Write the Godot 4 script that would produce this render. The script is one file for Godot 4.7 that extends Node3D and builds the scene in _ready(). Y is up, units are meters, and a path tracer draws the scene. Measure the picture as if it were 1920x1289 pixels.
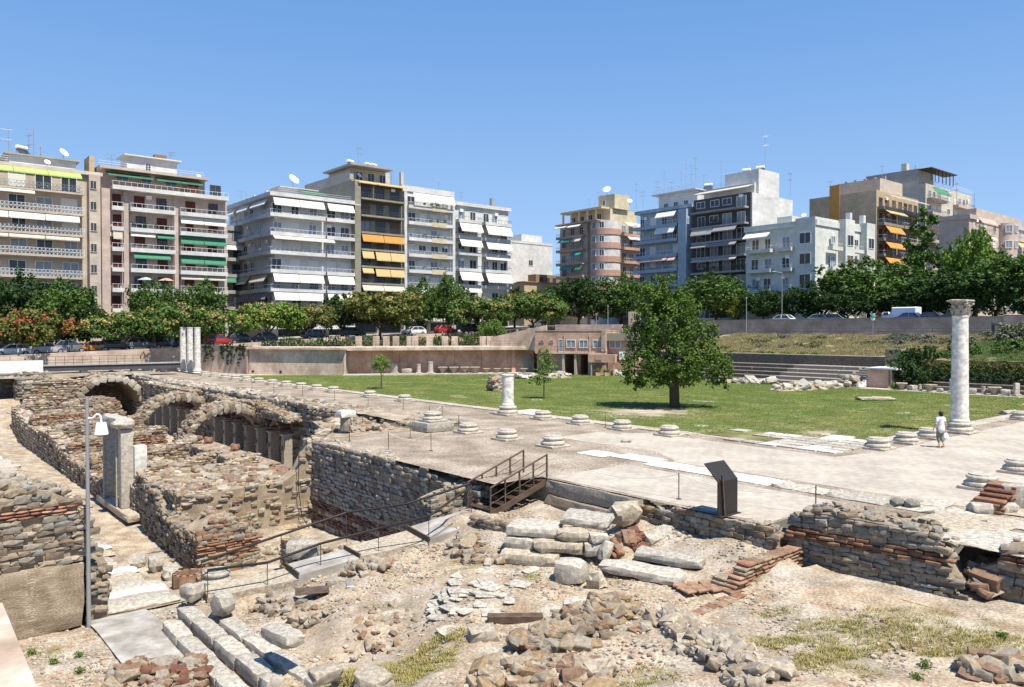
extends Node3D

const FPX := 1464.0
const CAM := Vector3(0, 5.36, 0)
const PITCH := -0.01537
var R := RandomNumberGenerator.new()
var M := {}
var T := {}
var taken := {}
var rocks: Array = []
var slabs: Array = []
var cache := {}
var UB := BoxMesh.new()
var ctrl: Array = []
var nz := FastNoiseLite.new()

func _ready() -> void:
	R.seed = 11
	nz.seed = 4
	nz.frequency = 0.35
	nz.fractal_octaves = 3
	var cam := Camera3D.new()
	cam.name = "camera"
	cam.fov = 47.53
	cam.near = 0.1
	cam.far = 4000.0
	cam.position = CAM
	cam.rotation.x = PITCH
	add_child(cam)
	cam.current = true
	var sky_mat := ProceduralSkyMaterial.new()
	sky_mat.sky_top_color = Color(0.235, 0.43, 0.665)
	sky_mat.sky_horizon_color = Color(0.59, 0.705, 0.82)
	sky_mat.sky_curve = 0.185
	sky_mat.ground_bottom_color = Color(0.42, 0.40, 0.36)
	sky_mat.ground_horizon_color = Color(0.56, 0.68, 0.80)
	sky_mat.sun_angle_max = 3.0
	var env := Environment.new()
	env.background_mode = Environment.BG_SKY
	env.sky = Sky.new()
	env.sky.sky_material = sky_mat
	env.background_energy_multiplier = 1.0
	env.tonemap_mode = Environment.TONE_MAPPER_LINEAR
	env.tonemap_exposure = 1.74
	env.sdfgi_enabled = true
	env.ssao_enabled = true
	env.ssil_enabled = true
	var we := WorldEnvironment.new()
	we.name = "environment"
	we.environment = env
	add_child(we)
	var sun := DirectionalLight3D.new()
	sun.name = "sun"
	sun.light_energy = 1.5
	sun.light_color = Color(1.0, 0.965, 0.90)
	sun.light_angular_distance = 0.5
	sun.shadow_enabled = true
	add_child(sun)
	sun.look_at_from_position(Vector3(0.66, 1.95, 0.75) * 50.0, Vector3.ZERO, Vector3.UP)
	make_basics()
	build_setting()
	build_city()
	build_trees()
	build_court()
	build_ruins()
	build_foreground()

# ---------------------------------------------------------------- geometry of the place
func ray(px: float, py: float) -> Vector3:
	return Basis(Vector3.RIGHT, PITCH) * Vector3((px - 960.0) / FPX, (644.5 - py) / FPX, -1.0)

func g(px: float, py: float, h := 0.0) -> Vector3:      # where the line of sight meets the level h
	var r := ray(px, py)
	return CAM + r * ((h - CAM.y) / r.y)

func atd(px: float, py: float, d: float) -> Vector3:
	var r := ray(px, py)
	return CAM + r * (d / -r.z)

func F(u: float, v: float, y := 0.0) -> Vector3:         # the forum's own axes: u along the stoa, v across the court
	return Vector3(14.1 - 0.639 * u + 0.769 * v, y, -(34.3 + 0.769 * u + 0.639 * v))

func uv_of(p: Vector3) -> Vector2:
	var rx := p.x - 14.1
	var rd := -p.z - 34.3
	return Vector2(-0.639 * rx + 0.769 * rd, 0.769 * rx + 0.639 * rd)

const UDIR := Vector3(-0.639, 0, -0.769)
const VDIR := Vector3(0.769, 0, -0.639)
const ROT_V := 0.6933      # turns +x onto v (and +z onto -u)
const ROT_U := 0.6933 + PI / 2.0

func rf(a: float, b: float) -> float:
	return R.randf_range(a, b)

# ---------------------------------------------------------------- nodes
func numbered(n: String) -> String:
	var k: int = taken.get(n, -1) + 1
	taken[n] = k
	return n if k == 0 else "%s_%03d" % [n, k]

func meta(o: Node, label: String, category: String, group := "", kind := "") -> void:
	if label: o.set_meta("label", label)
	if category: o.set_meta("category", category)
	if group: o.set_meta("group", group)
	if kind: o.set_meta("kind", kind)

func thing(n: String, label: String, category: String, at := Vector3.ZERO, turn := 0.0, group := "") -> Node3D:
	var o := Node3D.new()
	o.name = numbered(n)
	add_child(o)
	o.position = at
	o.rotation.y = turn
	meta(o, label, category, group, "thing")
	return o

func part(parent: Node, n: String, mesh: Mesh, m: Material, at := Vector3.ZERO, sc := Vector3.ONE, b := Basis.IDENTITY) -> MeshInstance3D:
	var o := MeshInstance3D.new()
	o.name = n
	o.mesh = mesh
	o.material_override = m
	o.transform = Transform3D(b * Basis.from_scale(sc), at)
	parent.add_child(o, true)
	return o

func solo(n: String, label: String, category: String, mesh: Mesh, m: Material, at := Vector3.ZERO, sc := Vector3.ONE, b := Basis.IDENTITY, group := "") -> MeshInstance3D:
	var o := part(self, numbered(n), mesh, m, at, sc, b)
	meta(o, label, category, group, "thing")
	return o

func struct(n: String, mesh: Mesh, m: Material) -> MeshInstance3D:
	var o := part(self, numbered(n), mesh, m)
	o.set_meta("kind", "structure")
	return o

func box(parent: Node, n: String, m: Material, c: Vector3, size: Vector3, ry := 0.0) -> MeshInstance3D:
	return part(parent, n, UB, m, c, size, Basis(Vector3.UP, ry))

func copy(o: Node3D, at: Vector3, turn := 0.0, label := "") -> Node3D:
	var base := String(o.name)
	var c: Node3D = o.duplicate()
	c.name = numbered(base)
	add_child(c)
	c.position = at
	c.rotation.y = turn
	if label: c.set_meta("label", label)
	return c

# ---------------------------------------------------------------- mesh building
class MB:
	var v := PackedVector3Array()
	var n := PackedVector3Array()
	var c := PackedColorArray()
	var tint := Color(0, 0, 0, 0)
	func tri(a: Vector3, b: Vector3, d: Vector3) -> void:       # counter-clockwise seen from outside
		var nn := (b - a).cross(d - a).normalized()
		v.append(a); v.append(d); v.append(b)
		n.append(nn); n.append(nn); n.append(nn)
		if tint.a > 0.0:
			c.append(tint); c.append(tint); c.append(tint)
	func quad(a: Vector3, b: Vector3, d: Vector3, e: Vector3) -> void:
		tri(a, b, d)
		tri(a, d, e)
	func box(o: Vector3, s: Vector3, b := Basis.IDENTITY, ch := 0.0) -> void:
		var h := s * 0.5
		if ch <= 0.0:
			var p := []
			for i in 8:
				p.append(o + b * Vector3(h.x if i & 1 else -h.x, h.y if i & 2 else -h.y, h.z if i & 4 else -h.z))
			quad(p[4], p[5], p[7], p[6]); quad(p[1], p[0], p[2], p[3]); quad(p[5], p[1], p[3], p[7])
			quad(p[0], p[4], p[6], p[2]); quad(p[6], p[7], p[3], p[2]); quad(p[0], p[1], p[5], p[4])
			return
		var k: Vector3 = h - Vector3(ch, ch, ch)
		for ax in 3:
			var i1 := (ax + 1) % 3
			var i2 := (ax + 2) % 3
			for sg in [-1.0, 1.0]:
				var q := []
				for t in [[-1, -1], [1, -1], [1, 1], [-1, 1]]:
					var w := Vector3.ZERO
					w[ax] = sg * h[ax]; w[i1] = t[0] * k[i1]; w[i2] = t[1] * k[i2]
					q.append(o + b * w)
				if sg > 0: quad(q[0], q[1], q[2], q[3])
				else: quad(q[3], q[2], q[1], q[0])
				for s2 in [-1.0, 1.0]:          # edge between +-ax and +-i1
					var e := []
					for t in [[0, -1], [0, 1], [1, 1], [1, -1]]:
						var w := Vector3.ZERO
						w[ax] = sg * (h[ax] if t[0] == 0 else k[ax])
						w[i1] = s2 * (k[i1] if t[0] == 0 else h[i1])
						w[i2] = t[1] * k[i2]
						e.append(o + b * w)
					if sg * s2 < 0: quad(e[0], e[1], e[2], e[3])
					else: quad(e[3], e[2], e[1], e[0])
		for i in 8:
			var sx := 1.0 if i & 1 else -1.0
			var sy := 1.0 if i & 2 else -1.0
			var sz := 1.0 if i & 4 else -1.0
			var a := o + b * Vector3(sx * h.x, sy * k.y, sz * k.z)
			var d := o + b * Vector3(sx * k.x, sy * h.y, sz * k.z)
			var e := o + b * Vector3(sx * k.x, sy * k.y, sz * h.z)
			if sx * sy * sz > 0: tri(a, d, e)
			else: tri(a, e, d)
	func tube(a: Vector3, b: Vector3, r0: float, r1 := -1.0, k := 6, caps := true) -> void:
		if r1 < 0.0: r1 = r0
		var d := (b - a).normalized()
		var x := d.cross(Vector3(0.31, 0.9, 0.27) if absf(d.y) < 0.9 else Vector3.RIGHT).normalized()
		var y := d.cross(x)
		for i in k:
			var t0 := TAU * i / k
			var t1 := TAU * (i + 1) / k
			var e0 := x * cos(t0) + y * sin(t0)
			var e1 := x * cos(t1) + y * sin(t1)
			var p := [a + e0 * r0, a + e1 * r0, b + e1 * r1, b + e0 * r1]
			for w in [[0, e0], [2, e1], [1, e1], [0, e0], [3, e0], [2, e1]]:
				v.append(p[w[0]]); n.append(w[1])
				if tint.a > 0.0: c.append(tint)
			if caps:
				tri(a, p[1], p[0]); tri(b, p[3], p[2])
	func chain(pts: Array, r: float, k := 5) -> void:
		for i in pts.size() - 1:
			tube(pts[i], pts[i + 1], r, r, k, i == 0 or i == pts.size() - 2)
	func lathe(pr: Array, k: int, o := Vector3.ZERO) -> void:       # pr: [radius, y] from bottom to top
		for j in pr.size() - 1:
			var r0: float = pr[j][0]
			var r1: float = pr[j + 1][0]
			var y0: float = pr[j][1]
			var y1: float = pr[j + 1][1]
			var sl := Vector2(y1 - y0, r0 - r1).normalized()
			for i in k:
				var t0 := TAU * i / k
				var t1 := TAU * (i + 1) / k
				var e0 := Vector3(cos(t0), 0, -sin(t0))
				var e1 := Vector3(cos(t1), 0, -sin(t1))
				var p := [o + e0 * r0 + Vector3.UP * y0, o + e1 * r0 + Vector3.UP * y0, o + e1 * r1 + Vector3.UP * y1, o + e0 * r1 + Vector3.UP * y1]
				var n0 := e0 * sl.x + Vector3.UP * sl.y
				var n1 := e1 * sl.x + Vector3.UP * sl.y
				for w in [[0, n0], [2, n1], [1, n1], [0, n0], [3, n0], [2, n1]]:
					v.append(p[w[0]]); n.append(w[1])
					if tint.a > 0.0: c.append(tint)
	func prism(poly: Array, dirn: Vector3) -> void:                  # poly counter-clockwise seen against dirn
		var pts := PackedVector2Array()
		var ux: Vector3 = (poly[1] - poly[0]).normalized()
		var uy: Vector3 = dirn.normalized().cross(ux).normalized()
		for p in poly: pts.append(Vector2((p - poly[0]).dot(ux), (p - poly[0]).dot(uy)))
		var ix := Geometry2D.triangulate_polygon(pts)
		for i in range(0, ix.size(), 3):
			var a: Vector3 = poly[ix[i]]
			var b: Vector3 = poly[ix[i + 1]]
			var d: Vector3 = poly[ix[i + 2]]
			if (b - a).cross(d - a).dot(dirn) < 0.0:
				var s := b
				b = d
				d = s
			tri(a + dirn, b + dirn, d + dirn)
			tri(a, d, b)
		for i in poly.size():
			var a: Vector3 = poly[i]
			var b: Vector3 = poly[(i + 1) % poly.size()]
			quad(a, b, b + dirn, a + dirn)
	func mesh() -> ArrayMesh:
		var m := ArrayMesh.new()
		var ar := []
		ar.resize(Mesh.ARRAY_MAX)
		ar[Mesh.ARRAY_VERTEX] = v
		ar[Mesh.ARRAY_NORMAL] = n
		if c.size() == v.size() and v.size() > 0: ar[Mesh.ARRAY_COLOR] = c
		m.add_surface_from_arrays(Mesh.PRIMITIVE_TRIANGLES, ar)
		return m

func cbox(size: Vector3, ch := 0.02) -> ArrayMesh:
	var key := "%.2f_%.2f_%.2f_%.3f" % [size.x, size.y, size.z, ch]
	if not cache.has(key):
		var b := MB.new()
		b.box(Vector3.ZERO, size, Basis.IDENTITY, ch)
		cache[key] = b.mesh()
	return cache[key]

func rock_mesh(sd: int, cube: float, jit: float, nseg := 2) -> ArrayMesh:
	var r := RandomNumberGenerator.new()
	r.seed = sd
	var pos := {}
	var b := MB.new()
	for ax in 3:
		for sg in [-1, 1]:
			for i in nseg:
				for j in nseg:
					var q := []
					for t in [[0, 0], [1, 0], [1, 1], [0, 1]]:
						var w := Vector3.ZERO
						w[ax] = sg
						w[(ax + 1) % 3] = -1.0 + 2.0 * (i + t[0]) / nseg
						w[(ax + 2) % 3] = -1.0 + 2.0 * (j + t[1]) / nseg
						var key := Vector3i((w * 12.0).round())
						if not pos.has(key):
							var s: Vector3 = w.normalized()
							pos[key] = (w * cube + s * (1.0 - cube) * 1.1 + Vector3(r.randf_range(-jit, jit), r.randf_range(-jit, jit), r.randf_range(-jit, jit))) * 0.5
						q.append(pos[key])
					if sg > 0: b.quad(q[0], q[1], q[2], q[3])
					else: b.quad(q[3], q[2], q[1], q[0])
	worn_normals(b, 0.28)
	return b.mesh()

func worn_normals(b: MB, k: float) -> void:      # rounds the look of edges: normals lean to the mean of the faces that meet
	var sum := {}
	for i in b.v.size():
		var q := Vector3i((b.v[i] * 500.0).round())
		sum[q] = sum.get(q, Vector3.ZERO) + b.n[i]
	for i in b.v.size():
		b.n[i] = b.n[i].lerp(sum[Vector3i((b.v[i] * 500.0).round())].normalized(), k).normalized()

func worn_block(size: Vector3, sd: int, jit := 0.03, seg := 0.35) -> ArrayMesh:   # a cut block with worn, uneven edges
	var r := RandomNumberGenerator.new()
	r.seed = sd
	var b := MB.new()
	var pos := {}
	var cnt := Vector3i(maxi(2, int(size.x / seg)), maxi(2, int(size.y / seg)), maxi(2, int(size.z / seg)))
	cnt = cnt.clamp(Vector3i(2, 2, 2), Vector3i(7, 4, 7))
	for ax in 3:
		var a1 := (ax + 1) % 3
		var a2 := (ax + 2) % 3
		for sg in [0, 1]:
			for i in cnt[a1]:
				for j in cnt[a2]:
					var q := []
					for t in [[0, 0], [1, 0], [1, 1], [0, 1]]:
						var k := Vector3i.ZERO
						k[ax] = cnt[ax] * sg
						k[a1] = i + t[0]
						k[a2] = j + t[1]
						if not pos.has(k):
							var p := Vector3(float(k.x) / cnt.x - 0.5, float(k.y) / cnt.y - 0.5, float(k.z) / cnt.z - 0.5) * size
							var ends := int(k.x == 0 or k.x == cnt.x) + int(k.y == 0 or k.y == cnt.y) + int(k.z == 0 or k.z == cnt.z)
							var inn := jit * (0.25 if ends == 1 else (0.9 if ends == 2 else 1.8))
							p -= p.sign() * Vector3(r.randf(), r.randf(), r.randf()) * inn
							pos[k] = p
						q.append(pos[k])
					if sg > 0: b.quad(q[0], q[1], q[2], q[3])
					else: b.quad(q[3], q[2], q[1], q[0])
	worn_normals(b, 0.25)
	return b.mesh()

func many(parent: Node, n: String, mesh: Mesh, m: Material, xf: Array, cols: Array, label := "", category := "") -> MultiMeshInstance3D:
	var mm := MultiMesh.new()
	mm.transform_format = MultiMesh.TRANSFORM_3D
	mm.use_colors = cols.size() > 0
	mm.mesh = mesh
	mm.instance_count = xf.size()
	for i in xf.size():
		mm.set_instance_transform(i, xf[i])
		if cols.size() > 0: mm.set_instance_color(i, cols[i])
	var o := MultiMeshInstance3D.new()
	o.name = n if parent != self else numbered(n)
	o.multimesh = mm
	o.material_override = m
	parent.add_child(o, true)
	meta(o, label, category, "", "stuff")
	return o

# ---------------------------------------------------------------- materials
func noise_tex(sd: int, freq: float, oct: int, lo: float, hi: float, kind := FastNoiseLite.TYPE_SIMPLEX_SMOOTH, a := Color.WHITE, b := Color.WHITE) -> NoiseTexture2D:
	var f := FastNoiseLite.new()
	f.noise_type = kind
	f.seed = sd
	f.frequency = freq
	f.fractal_octaves = oct
	f.fractal_gain = 0.6
	var t := NoiseTexture2D.new()
	t.width = 512
	t.height = 512
	t.seamless = true
	t.noise = f
	var gr := Gradient.new()
	gr.offsets = PackedFloat32Array([0.15, 0.85])
	gr.colors = PackedColorArray([Color(lo, lo, lo) * a, Color(hi, hi, hi) * b])
	t.color_ramp = gr
	return t

func lin(r: float, gg: float, b: float) -> Color:
	return Color(r, gg, b).linear_to_srgb()

func mat(key: String, c: Color, rough := 0.9, t1 := "mott", s1 := 0.4, t2 := "", s2 := 0.05, bump := 0.0) -> StandardMaterial3D:
	var m := StandardMaterial3D.new()
	m.resource_name = key
	m.albedo_color = c
	m.roughness = rough
	m.metallic_specular = 0.35
	if t1:
		m.albedo_texture = T[t1]
		m.uv1_triplanar = true
		m.uv1_world_triplanar = true
		m.uv1_scale = Vector3(s1, s1, s1)
	if t2:
		m.detail_enabled = true
		m.detail_blend_mode = BaseMaterial3D.BLEND_MODE_MUL
		m.detail_albedo = T[t2]
		m.detail_uv_layer = BaseMaterial3D.DETAIL_UV_2
		m.uv2_triplanar = true
		m.uv2_world_triplanar = true
		m.uv2_scale = Vector3(s2, s2, s2)
	if bump > 0.0:
		m.heightmap_enabled = true
		m.heightmap_texture = T[t1]
		m.heightmap_scale = bump
	M[key] = m
	return m

func glassy(key: String, c: Color, rough: float, metal := 0.0) -> StandardMaterial3D:
	var m := StandardMaterial3D.new()
	m.resource_name = key
	m.albedo_color = c
	m.roughness = rough
	m.metallic = metal
	M[key] = m
	return m

func leafy(key: String, c: Color) -> StandardMaterial3D:
	var m := StandardMaterial3D.new()
	m.resource_name = key
	m.albedo_color = c
	m.roughness = 0.65
	m.metallic_specular = 0.3
	m.vertex_color_use_as_albedo = true
	m.backlight_enabled = true
	m.backlight = Color(0.55, 0.6, 0.3)
	M[key] = m
	return m

func make_basics() -> void:
	T.grain = noise_tex(1, 0.09, 4, 0.74, 1.0)
	T.mott = noise_tex(2, 0.014, 6, 0.88, 1.0)
	T.cell = noise_tex(3, 0.045, 3, 0.66, 1.0, FastNoiseLite.TYPE_CELLULAR)
	T.vein = noise_tex(5, 0.022, 6, 0.74, 1.0, FastNoiseLite.TYPE_SIMPLEX, Color(0.97, 0.96, 0.95), Color(1.0, 0.985, 0.95))
	T.patch = noise_tex(7, 0.010, 6, 0.80, 1.0, FastNoiseLite.TYPE_SIMPLEX, Color(0.95, 0.92, 0.88), Color.WHITE)
	T.dirt = noise_tex(8, 0.05, 5, 0.74, 1.0, FastNoiseLite.TYPE_SIMPLEX, Color(0.98, 0.94, 0.88), Color.WHITE)
	var vc := mat("soil", Color.WHITE, 0.97, "dirt", 0.31, "patch", 0.13, 0.9)
	vc.vertex_color_use_as_albedo = true
	vc = mat("soil_far", Color.WHITE, 0.97, "dirt", 0.3, "patch", 0.035, 0.0)
	vc.vertex_color_use_as_albedo = true
	vc = mat("stone_mix", Color.WHITE, 0.9, "grain", 0.8)
	vc.vertex_color_use_as_albedo = true
	vc = mat("lawn", Color.WHITE, 0.95, "dirt", 0.45, "patch", 0.05)
	vc.vertex_color_use_as_albedo = true
	# rubble stone tones
	var tones := {"grey": [0.46, 0.42, 0.365], "bluegrey": [0.35, 0.345, 0.325], "tan": [0.50, 0.42, 0.325], "ochre": [0.47, 0.345, 0.215], "rust": [0.38, 0.25, 0.18], "cream": [0.60, 0.54, 0.46], "brown": [0.33, 0.265, 0.21], "green": [0.33, 0.33, 0.28]}
	for k in tones:
		mat("st_" + k, lin(tones[k][0], tones[k][1], tones[k][2]), 0.92, "grain", 0.9, "vein", 0.5, 1.2)
	mat("brick", lin(0.43, 0.235, 0.15), 0.93, "grain", 1.1, "patch", 0.5, 0.8)
	mat("brick_pale", lin(0.50, 0.32, 0.22), 0.93, "grain", 1.1, "patch", 0.5, 0.8)
	mat("brick_dark", lin(0.27, 0.13, 0.09), 0.93, "grain", 1.1, "patch", 0.5, 0.8)
	mat("mortar", lin(0.55, 0.47, 0.375), 0.97, "dirt", 0.7, "patch", 0.23, 3.0)
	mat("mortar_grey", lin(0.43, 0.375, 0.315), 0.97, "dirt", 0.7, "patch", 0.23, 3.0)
	mat("step_stone", lin(0.285, 0.255, 0.22), 0.95, "dirt", 0.7, "patch", 0.4, 2.0)
	mat("marble", lin(0.81, 0.79, 0.75), 0.65, "vein", 0.35, "dirt", 0.9, 0.5)
	mat("marble_grey", lin(0.66, 0.65, 0.63), 0.75, "vein", 0.4, "dirt", 0.8, 1.0)
	mat("marble_warm", lin(0.72, 0.665, 0.57), 0.75, "vein", 0.4, "dirt", 0.8, 1.0)
	mat("marble_white", lin(0.86, 0.85, 0.83), 0.5, "vein", 0.2)
	mat("paving", lin(0.50, 0.445, 0.385), 0.95, "dirt", 0.23, "patch", 0.061)
	mat("sand", lin(0.52, 0.465, 0.395), 0.97, "mott", 0.33, "mott", 0.051)
	mat("gravel", lin(0.58, 0.56, 0.53), 0.97, "grain", 1.6, "patch", 0.15, 1.5)
	mat("concrete", lin(0.46, 0.42, 0.37), 0.93, "mott", 0.5, "dirt", 0.3)
	mat("asphalt", lin(0.07, 0.07, 0.072), 0.93, "grain", 0.5)
	mat("kerb", lin(0.48, 0.46, 0.43), 0.9, "grain", 0.4)
	mat("tooled", lin(0.57, 0.47, 0.355), 0.97, "cell", 0.9, "patch", 0.3, 3.0)
	mat("pinkplaster", lin(0.76, 0.50, 0.385), 0.9, "mott", 0.25, "patch", 0.06)
	mat("pinkpale", lin(0.72, 0.585, 0.49), 0.9, "mott", 0.25, "patch", 0.06)
	mat("greyplaster", lin(0.47, 0.42, 0.375), 0.9, "mott", 0.25, "patch", 0.05)
	mat("whitewash", lin(0.78, 0.77, 0.75), 0.9, "mott", 0.3)
	mat("rust_metal", lin(0.17, 0.12, 0.09), 0.7, "grain", 0.6, "patch", 0.4)
	mat("dark_metal", lin(0.05, 0.045, 0.042), 0.5, "grain", 0.6).metallic = 0.3
	mat("galva", lin(0.36, 0.37, 0.39), 0.45, "").metallic = 0.5
	mat("white_paint", lin(0.82, 0.82, 0.82), 0.4, "")
	mat("bark", lin(0.12, 0.09, 0.065), 0.95, "grain", 1.5, "", 0.0, 2.0)
	mat("wood_dark", lin(0.085, 0.055, 0.04), 0.7, "grain", 1.0)
	mat("rope", lin(0.62, 0.60, 0.55), 0.9, "")
	mat("black", lin(0.012, 0.012, 0.012), 0.6, "")
	mat("cable", lin(0.03, 0.03, 0.032), 0.5, "")
	# city
	var wl := {"white": [0.74, 0.74, 0.73], "cream": [0.68, 0.63, 0.52], "beige": [0.60, 0.52, 0.44], "pink": [0.62, 0.50, 0.44], "grey": [0.42, 0.41, 0.39], "blue": [0.42, 0.53, 0.64], "darkbrown": [0.15, 0.12, 0.10], "tan": [0.58, 0.45, 0.30], "terracotta": [0.60, 0.38, 0.29], "yellow": [0.70, 0.62, 0.42], "mint": [0.76, 0.78, 0.73], "charcoal": [0.10, 0.10, 0.11], "olive": [0.33, 0.31, 0.25]}
	for k in wl:
		mat("w_" + k, lin(wl[k][0], wl[k][1], wl[k][2]), 0.9, "mott", 0.12, "mott", 0.03)
	var aw := {"white": [0.78, 0.76, 0.70], "lime": [0.42, 0.60, 0.16], "green": [0.07, 0.24, 0.15], "orange": [0.62, 0.30, 0.08], "sand": [0.60, 0.44, 0.22], "beige": [0.58, 0.53, 0.44], "stripe": [0.45, 0.44, 0.43], "grey": [0.30, 0.29, 0.30], "pinkish": [0.55, 0.40, 0.34], "teal": [0.05, 0.27, 0.24]}
	for k in aw:
		var am := mat("a_" + k, lin(aw[k][0], aw[k][1], aw[k][2]), 0.85, "mott", 0.3)
		am.backlight_enabled = true
		am.backlight = Color(0.3, 0.3, 0.3)
	glassy("pane", lin(0.035, 0.045, 0.055), 0.08)
	glassy("pane_pale", lin(0.22, 0.25, 0.28), 0.12)
	mat("shutter_red", lin(0.10, 0.028, 0.022), 0.7, "")
	mat("shutter_brown", lin(0.14, 0.10, 0.075), 0.7, "")
	mat("shutter_white", lin(0.62, 0.62, 0.60), 0.7, "")
	mat("rail_white", lin(0.66, 0.67, 0.68), 0.5, "")
	mat("rail_dark", lin(0.08, 0.08, 0.085), 0.5, "")
	mat("rail_blue", lin(0.50, 0.58, 0.68), 0.5, "")
	# foliage
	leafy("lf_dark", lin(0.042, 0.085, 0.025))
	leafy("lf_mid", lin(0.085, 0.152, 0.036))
	leafy("lf_court", lin(0.092, 0.158, 0.030))
	leafy("lf_light", lin(0.145, 0.245, 0.045))
	leafy("lf_yellow", lin(0.24, 0.27, 0.04))
	leafy("lf_olive", lin(0.13, 0.155, 0.042))
	leafy("lf_blue", lin(0.165, 0.18, 0.165))
	leafy("lf_silver", lin(0.19, 0.205, 0.15))
	leafy("lf_straw", lin(0.40, 0.345, 0.215))
	leafy("fl_red", lin(0.33, 0.12, 0.055))
	leafy("fl_pink", lin(0.30, 0.245, 0.10))
	leafy("fl_cream", lin(0.46, 0.36, 0.14))
	leafy("grass_blade", lin(0.17, 0.235, 0.06))
	leafy("weed_blade", lin(0.235, 0.235, 0.10))
	mat("skin", lin(0.50, 0.30, 0.21), 0.6, "")
	mat("blouse", lin(0.74, 0.74, 0.78), 0.85, "mott", 3.0)
	mat("trousers", lin(0.20, 0.20, 0.17), 0.85, "mott", 2.0)
	mat("hair", lin(0.012, 0.010, 0.009), 0.5, "")
	for i in 10: rocks.append(rock_mesh(100 + i, 0.62, 0.22))
	for i in 6: slabs.append(rock_mesh(200 + i, 0.88, 0.09))

# ---------------------------------------------------------------- ground levels
func pw(t: float, pts: Array) -> float:      # piecewise linear
	if t <= pts[0][0]: return pts[0][1]
	for i in pts.size() - 1:
		if t <= pts[i + 1][0]:
			return lerpf(pts[i][1], pts[i + 1][1], (t - pts[i][0]) / (pts[i + 1][0] - pts[i][0]))
	return pts[-1][1]

func street_y(v: float) -> float:
	return pw(v, [[-45, 1.6], [-20, 2.3], [0, 3.0], [25, 4.35], [53, 5.1], [76, 6.5]])

func bench_y(p: Vector3) -> float:           # level of the excavated terrace in front
	var s := 0.0
	var w := 0.0
	for c in ctrl:
		var dx: float = p.x - c.x
		var dz: float = p.z - c.z
		var q := dx * dx + dz * dz + 0.3
		var k := 1.0 / (q * q)
		s += k * c.y
		w += k
	return s / w

func deep_y(u: float, v: float) -> float:    # floor of the lower street and of the vaulted corridor
	var y := -4.2
	if u < 16.0: y = lerpf(-3.5, -4.2, clampf((u - 8.0) / 8.0, 0, 1))
	if u > 18.4 and v > -21.8 and v < -15.9:
		y = -1.95 if u < 25.0 else (-2.9 + 0.5 * nz.get_noise_2d(u * 0.7, v * 0.7))
	if u > 12.0 and v < -28.6:
		y = lerpf(-4.0, -3.0, clampf((-28.6 - v) / 6.0, 0, 1)) + 0.8 * clampf((u - 40.0) / 25.0, 0, 1)
	if u > 62.0 and v < -17.0:
		y = maxf(y, lerpf(-4.0, -1.6, clampf((u - 62.0) / 14.0, 0, 1)))
	return y

func ground_at(u: float, v: float) -> float:
	var p := F(u, v)
	if u >= 8.6 or v <= -25.7: return deep_y(u, v)
	if v > -16.4 and u < 6.0: return bench_y(p)
	var back := 26.2 if p.x < -3.0 else (26.2 + (p.x + 3.0) * 0.9)
	var k := minf(clampf((v + 25.7) / 1.0, 0, 1), clampf((back + p.z) / 0.7 + 0.5, 0, 1))
	k = minf(k, clampf((8.6 - u) / 1.0, 0, 1))
	if k <= 0.0: return deep_y(u, v)
	return lerpf(deep_y(u, v), bench_y(p), k)

func ground_tint(u: float, v: float, p: Vector3) -> Color:
	var n1 := nz.get_noise_2d(p.x * 0.9, p.z * 0.9)
	var n2 := nz.get_noise_2d(p.x * 2.7 + 40.0, p.z * 2.7)
	var soil := Color(0.65, 0.56, 0.45)
	var gravel := Color(0.60, 0.565, 0.51)
	var rusty := Color(0.54, 0.40, 0.275)
	var c := soil.lerp(gravel, clampf(n1 * 2.2 + 0.45, 0, 1))
	c = c.lerp(rusty, clampf(n2 * 1.6 - 0.15, 0, 0.55))
	var gg := grassy(p)
	if gg > 0.0: c = c.lerp(Color(0.33, 0.32, 0.14), gg * 0.85)
	return c

var grass_spots: Array = []
func grassy(p: Vector3) -> float:
	var s := 0.0
	for w in grass_spots:
		var dx: float = (p.x - w[0].x) / w[1]
		var dz: float = (p.z - w[0].z) / w[2]
		var q := dx * dx + dz * dz
		if q < 1.6: s = maxf(s, clampf(1.25 - q + 0.9 * nz.get_noise_2d(p.x * 4.0, p.z * 4.0), 0, 1) * w[3])
	return s

func grid(u0: float, u1: float, nu: int, v0: float, v1: float, nv: int, h: Callable, col: Callable) -> ArrayMesh:
	var st := SurfaceTool.new()
	st.begin(Mesh.PRIMITIVE_TRIANGLES)
	for j in nv + 1:
		for i in nu + 1:
			var u := lerpf(u0, u1, float(i) / nu)
			var v := lerpf(v0, v1, float(j) / nv)
			var p: Vector3 = F(u, v, h.call(u, v))
			st.set_color(col.call(u, v, p))
			st.add_vertex(p)
	for j in nv:
		for i in nu:
			var a := j * (nu + 1) + i
			for k in [a, a + nu + 1, a + 1, a + 1, a + nu + 1, a + nu + 2]: st.add_index(k)
	st.generate_normals()
	return st.commit()

func flat(poly: Array, y: float) -> ArrayMesh:   # sheet over points given in (u, v)
	var pts := PackedVector2Array()
	for q in poly: pts.append(Vector2(q[0], q[1]))
	var b := MB.new()
	var ix := Geometry2D.triangulate_polygon(pts)
	for i in range(0, ix.size(), 3):
		var a := F(pts[ix[i]].x, pts[ix[i]].y, y)
		var c := F(pts[ix[i + 1]].x, pts[ix[i + 1]].y, y)
		var d := F(pts[ix[i + 2]].x, pts[ix[i + 2]].y, y)
		if (c - a).cross(d - a).y < 0.0: b.tri(a, d, c)
		else: b.tri(a, c, d)
	return b.mesh()

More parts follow.
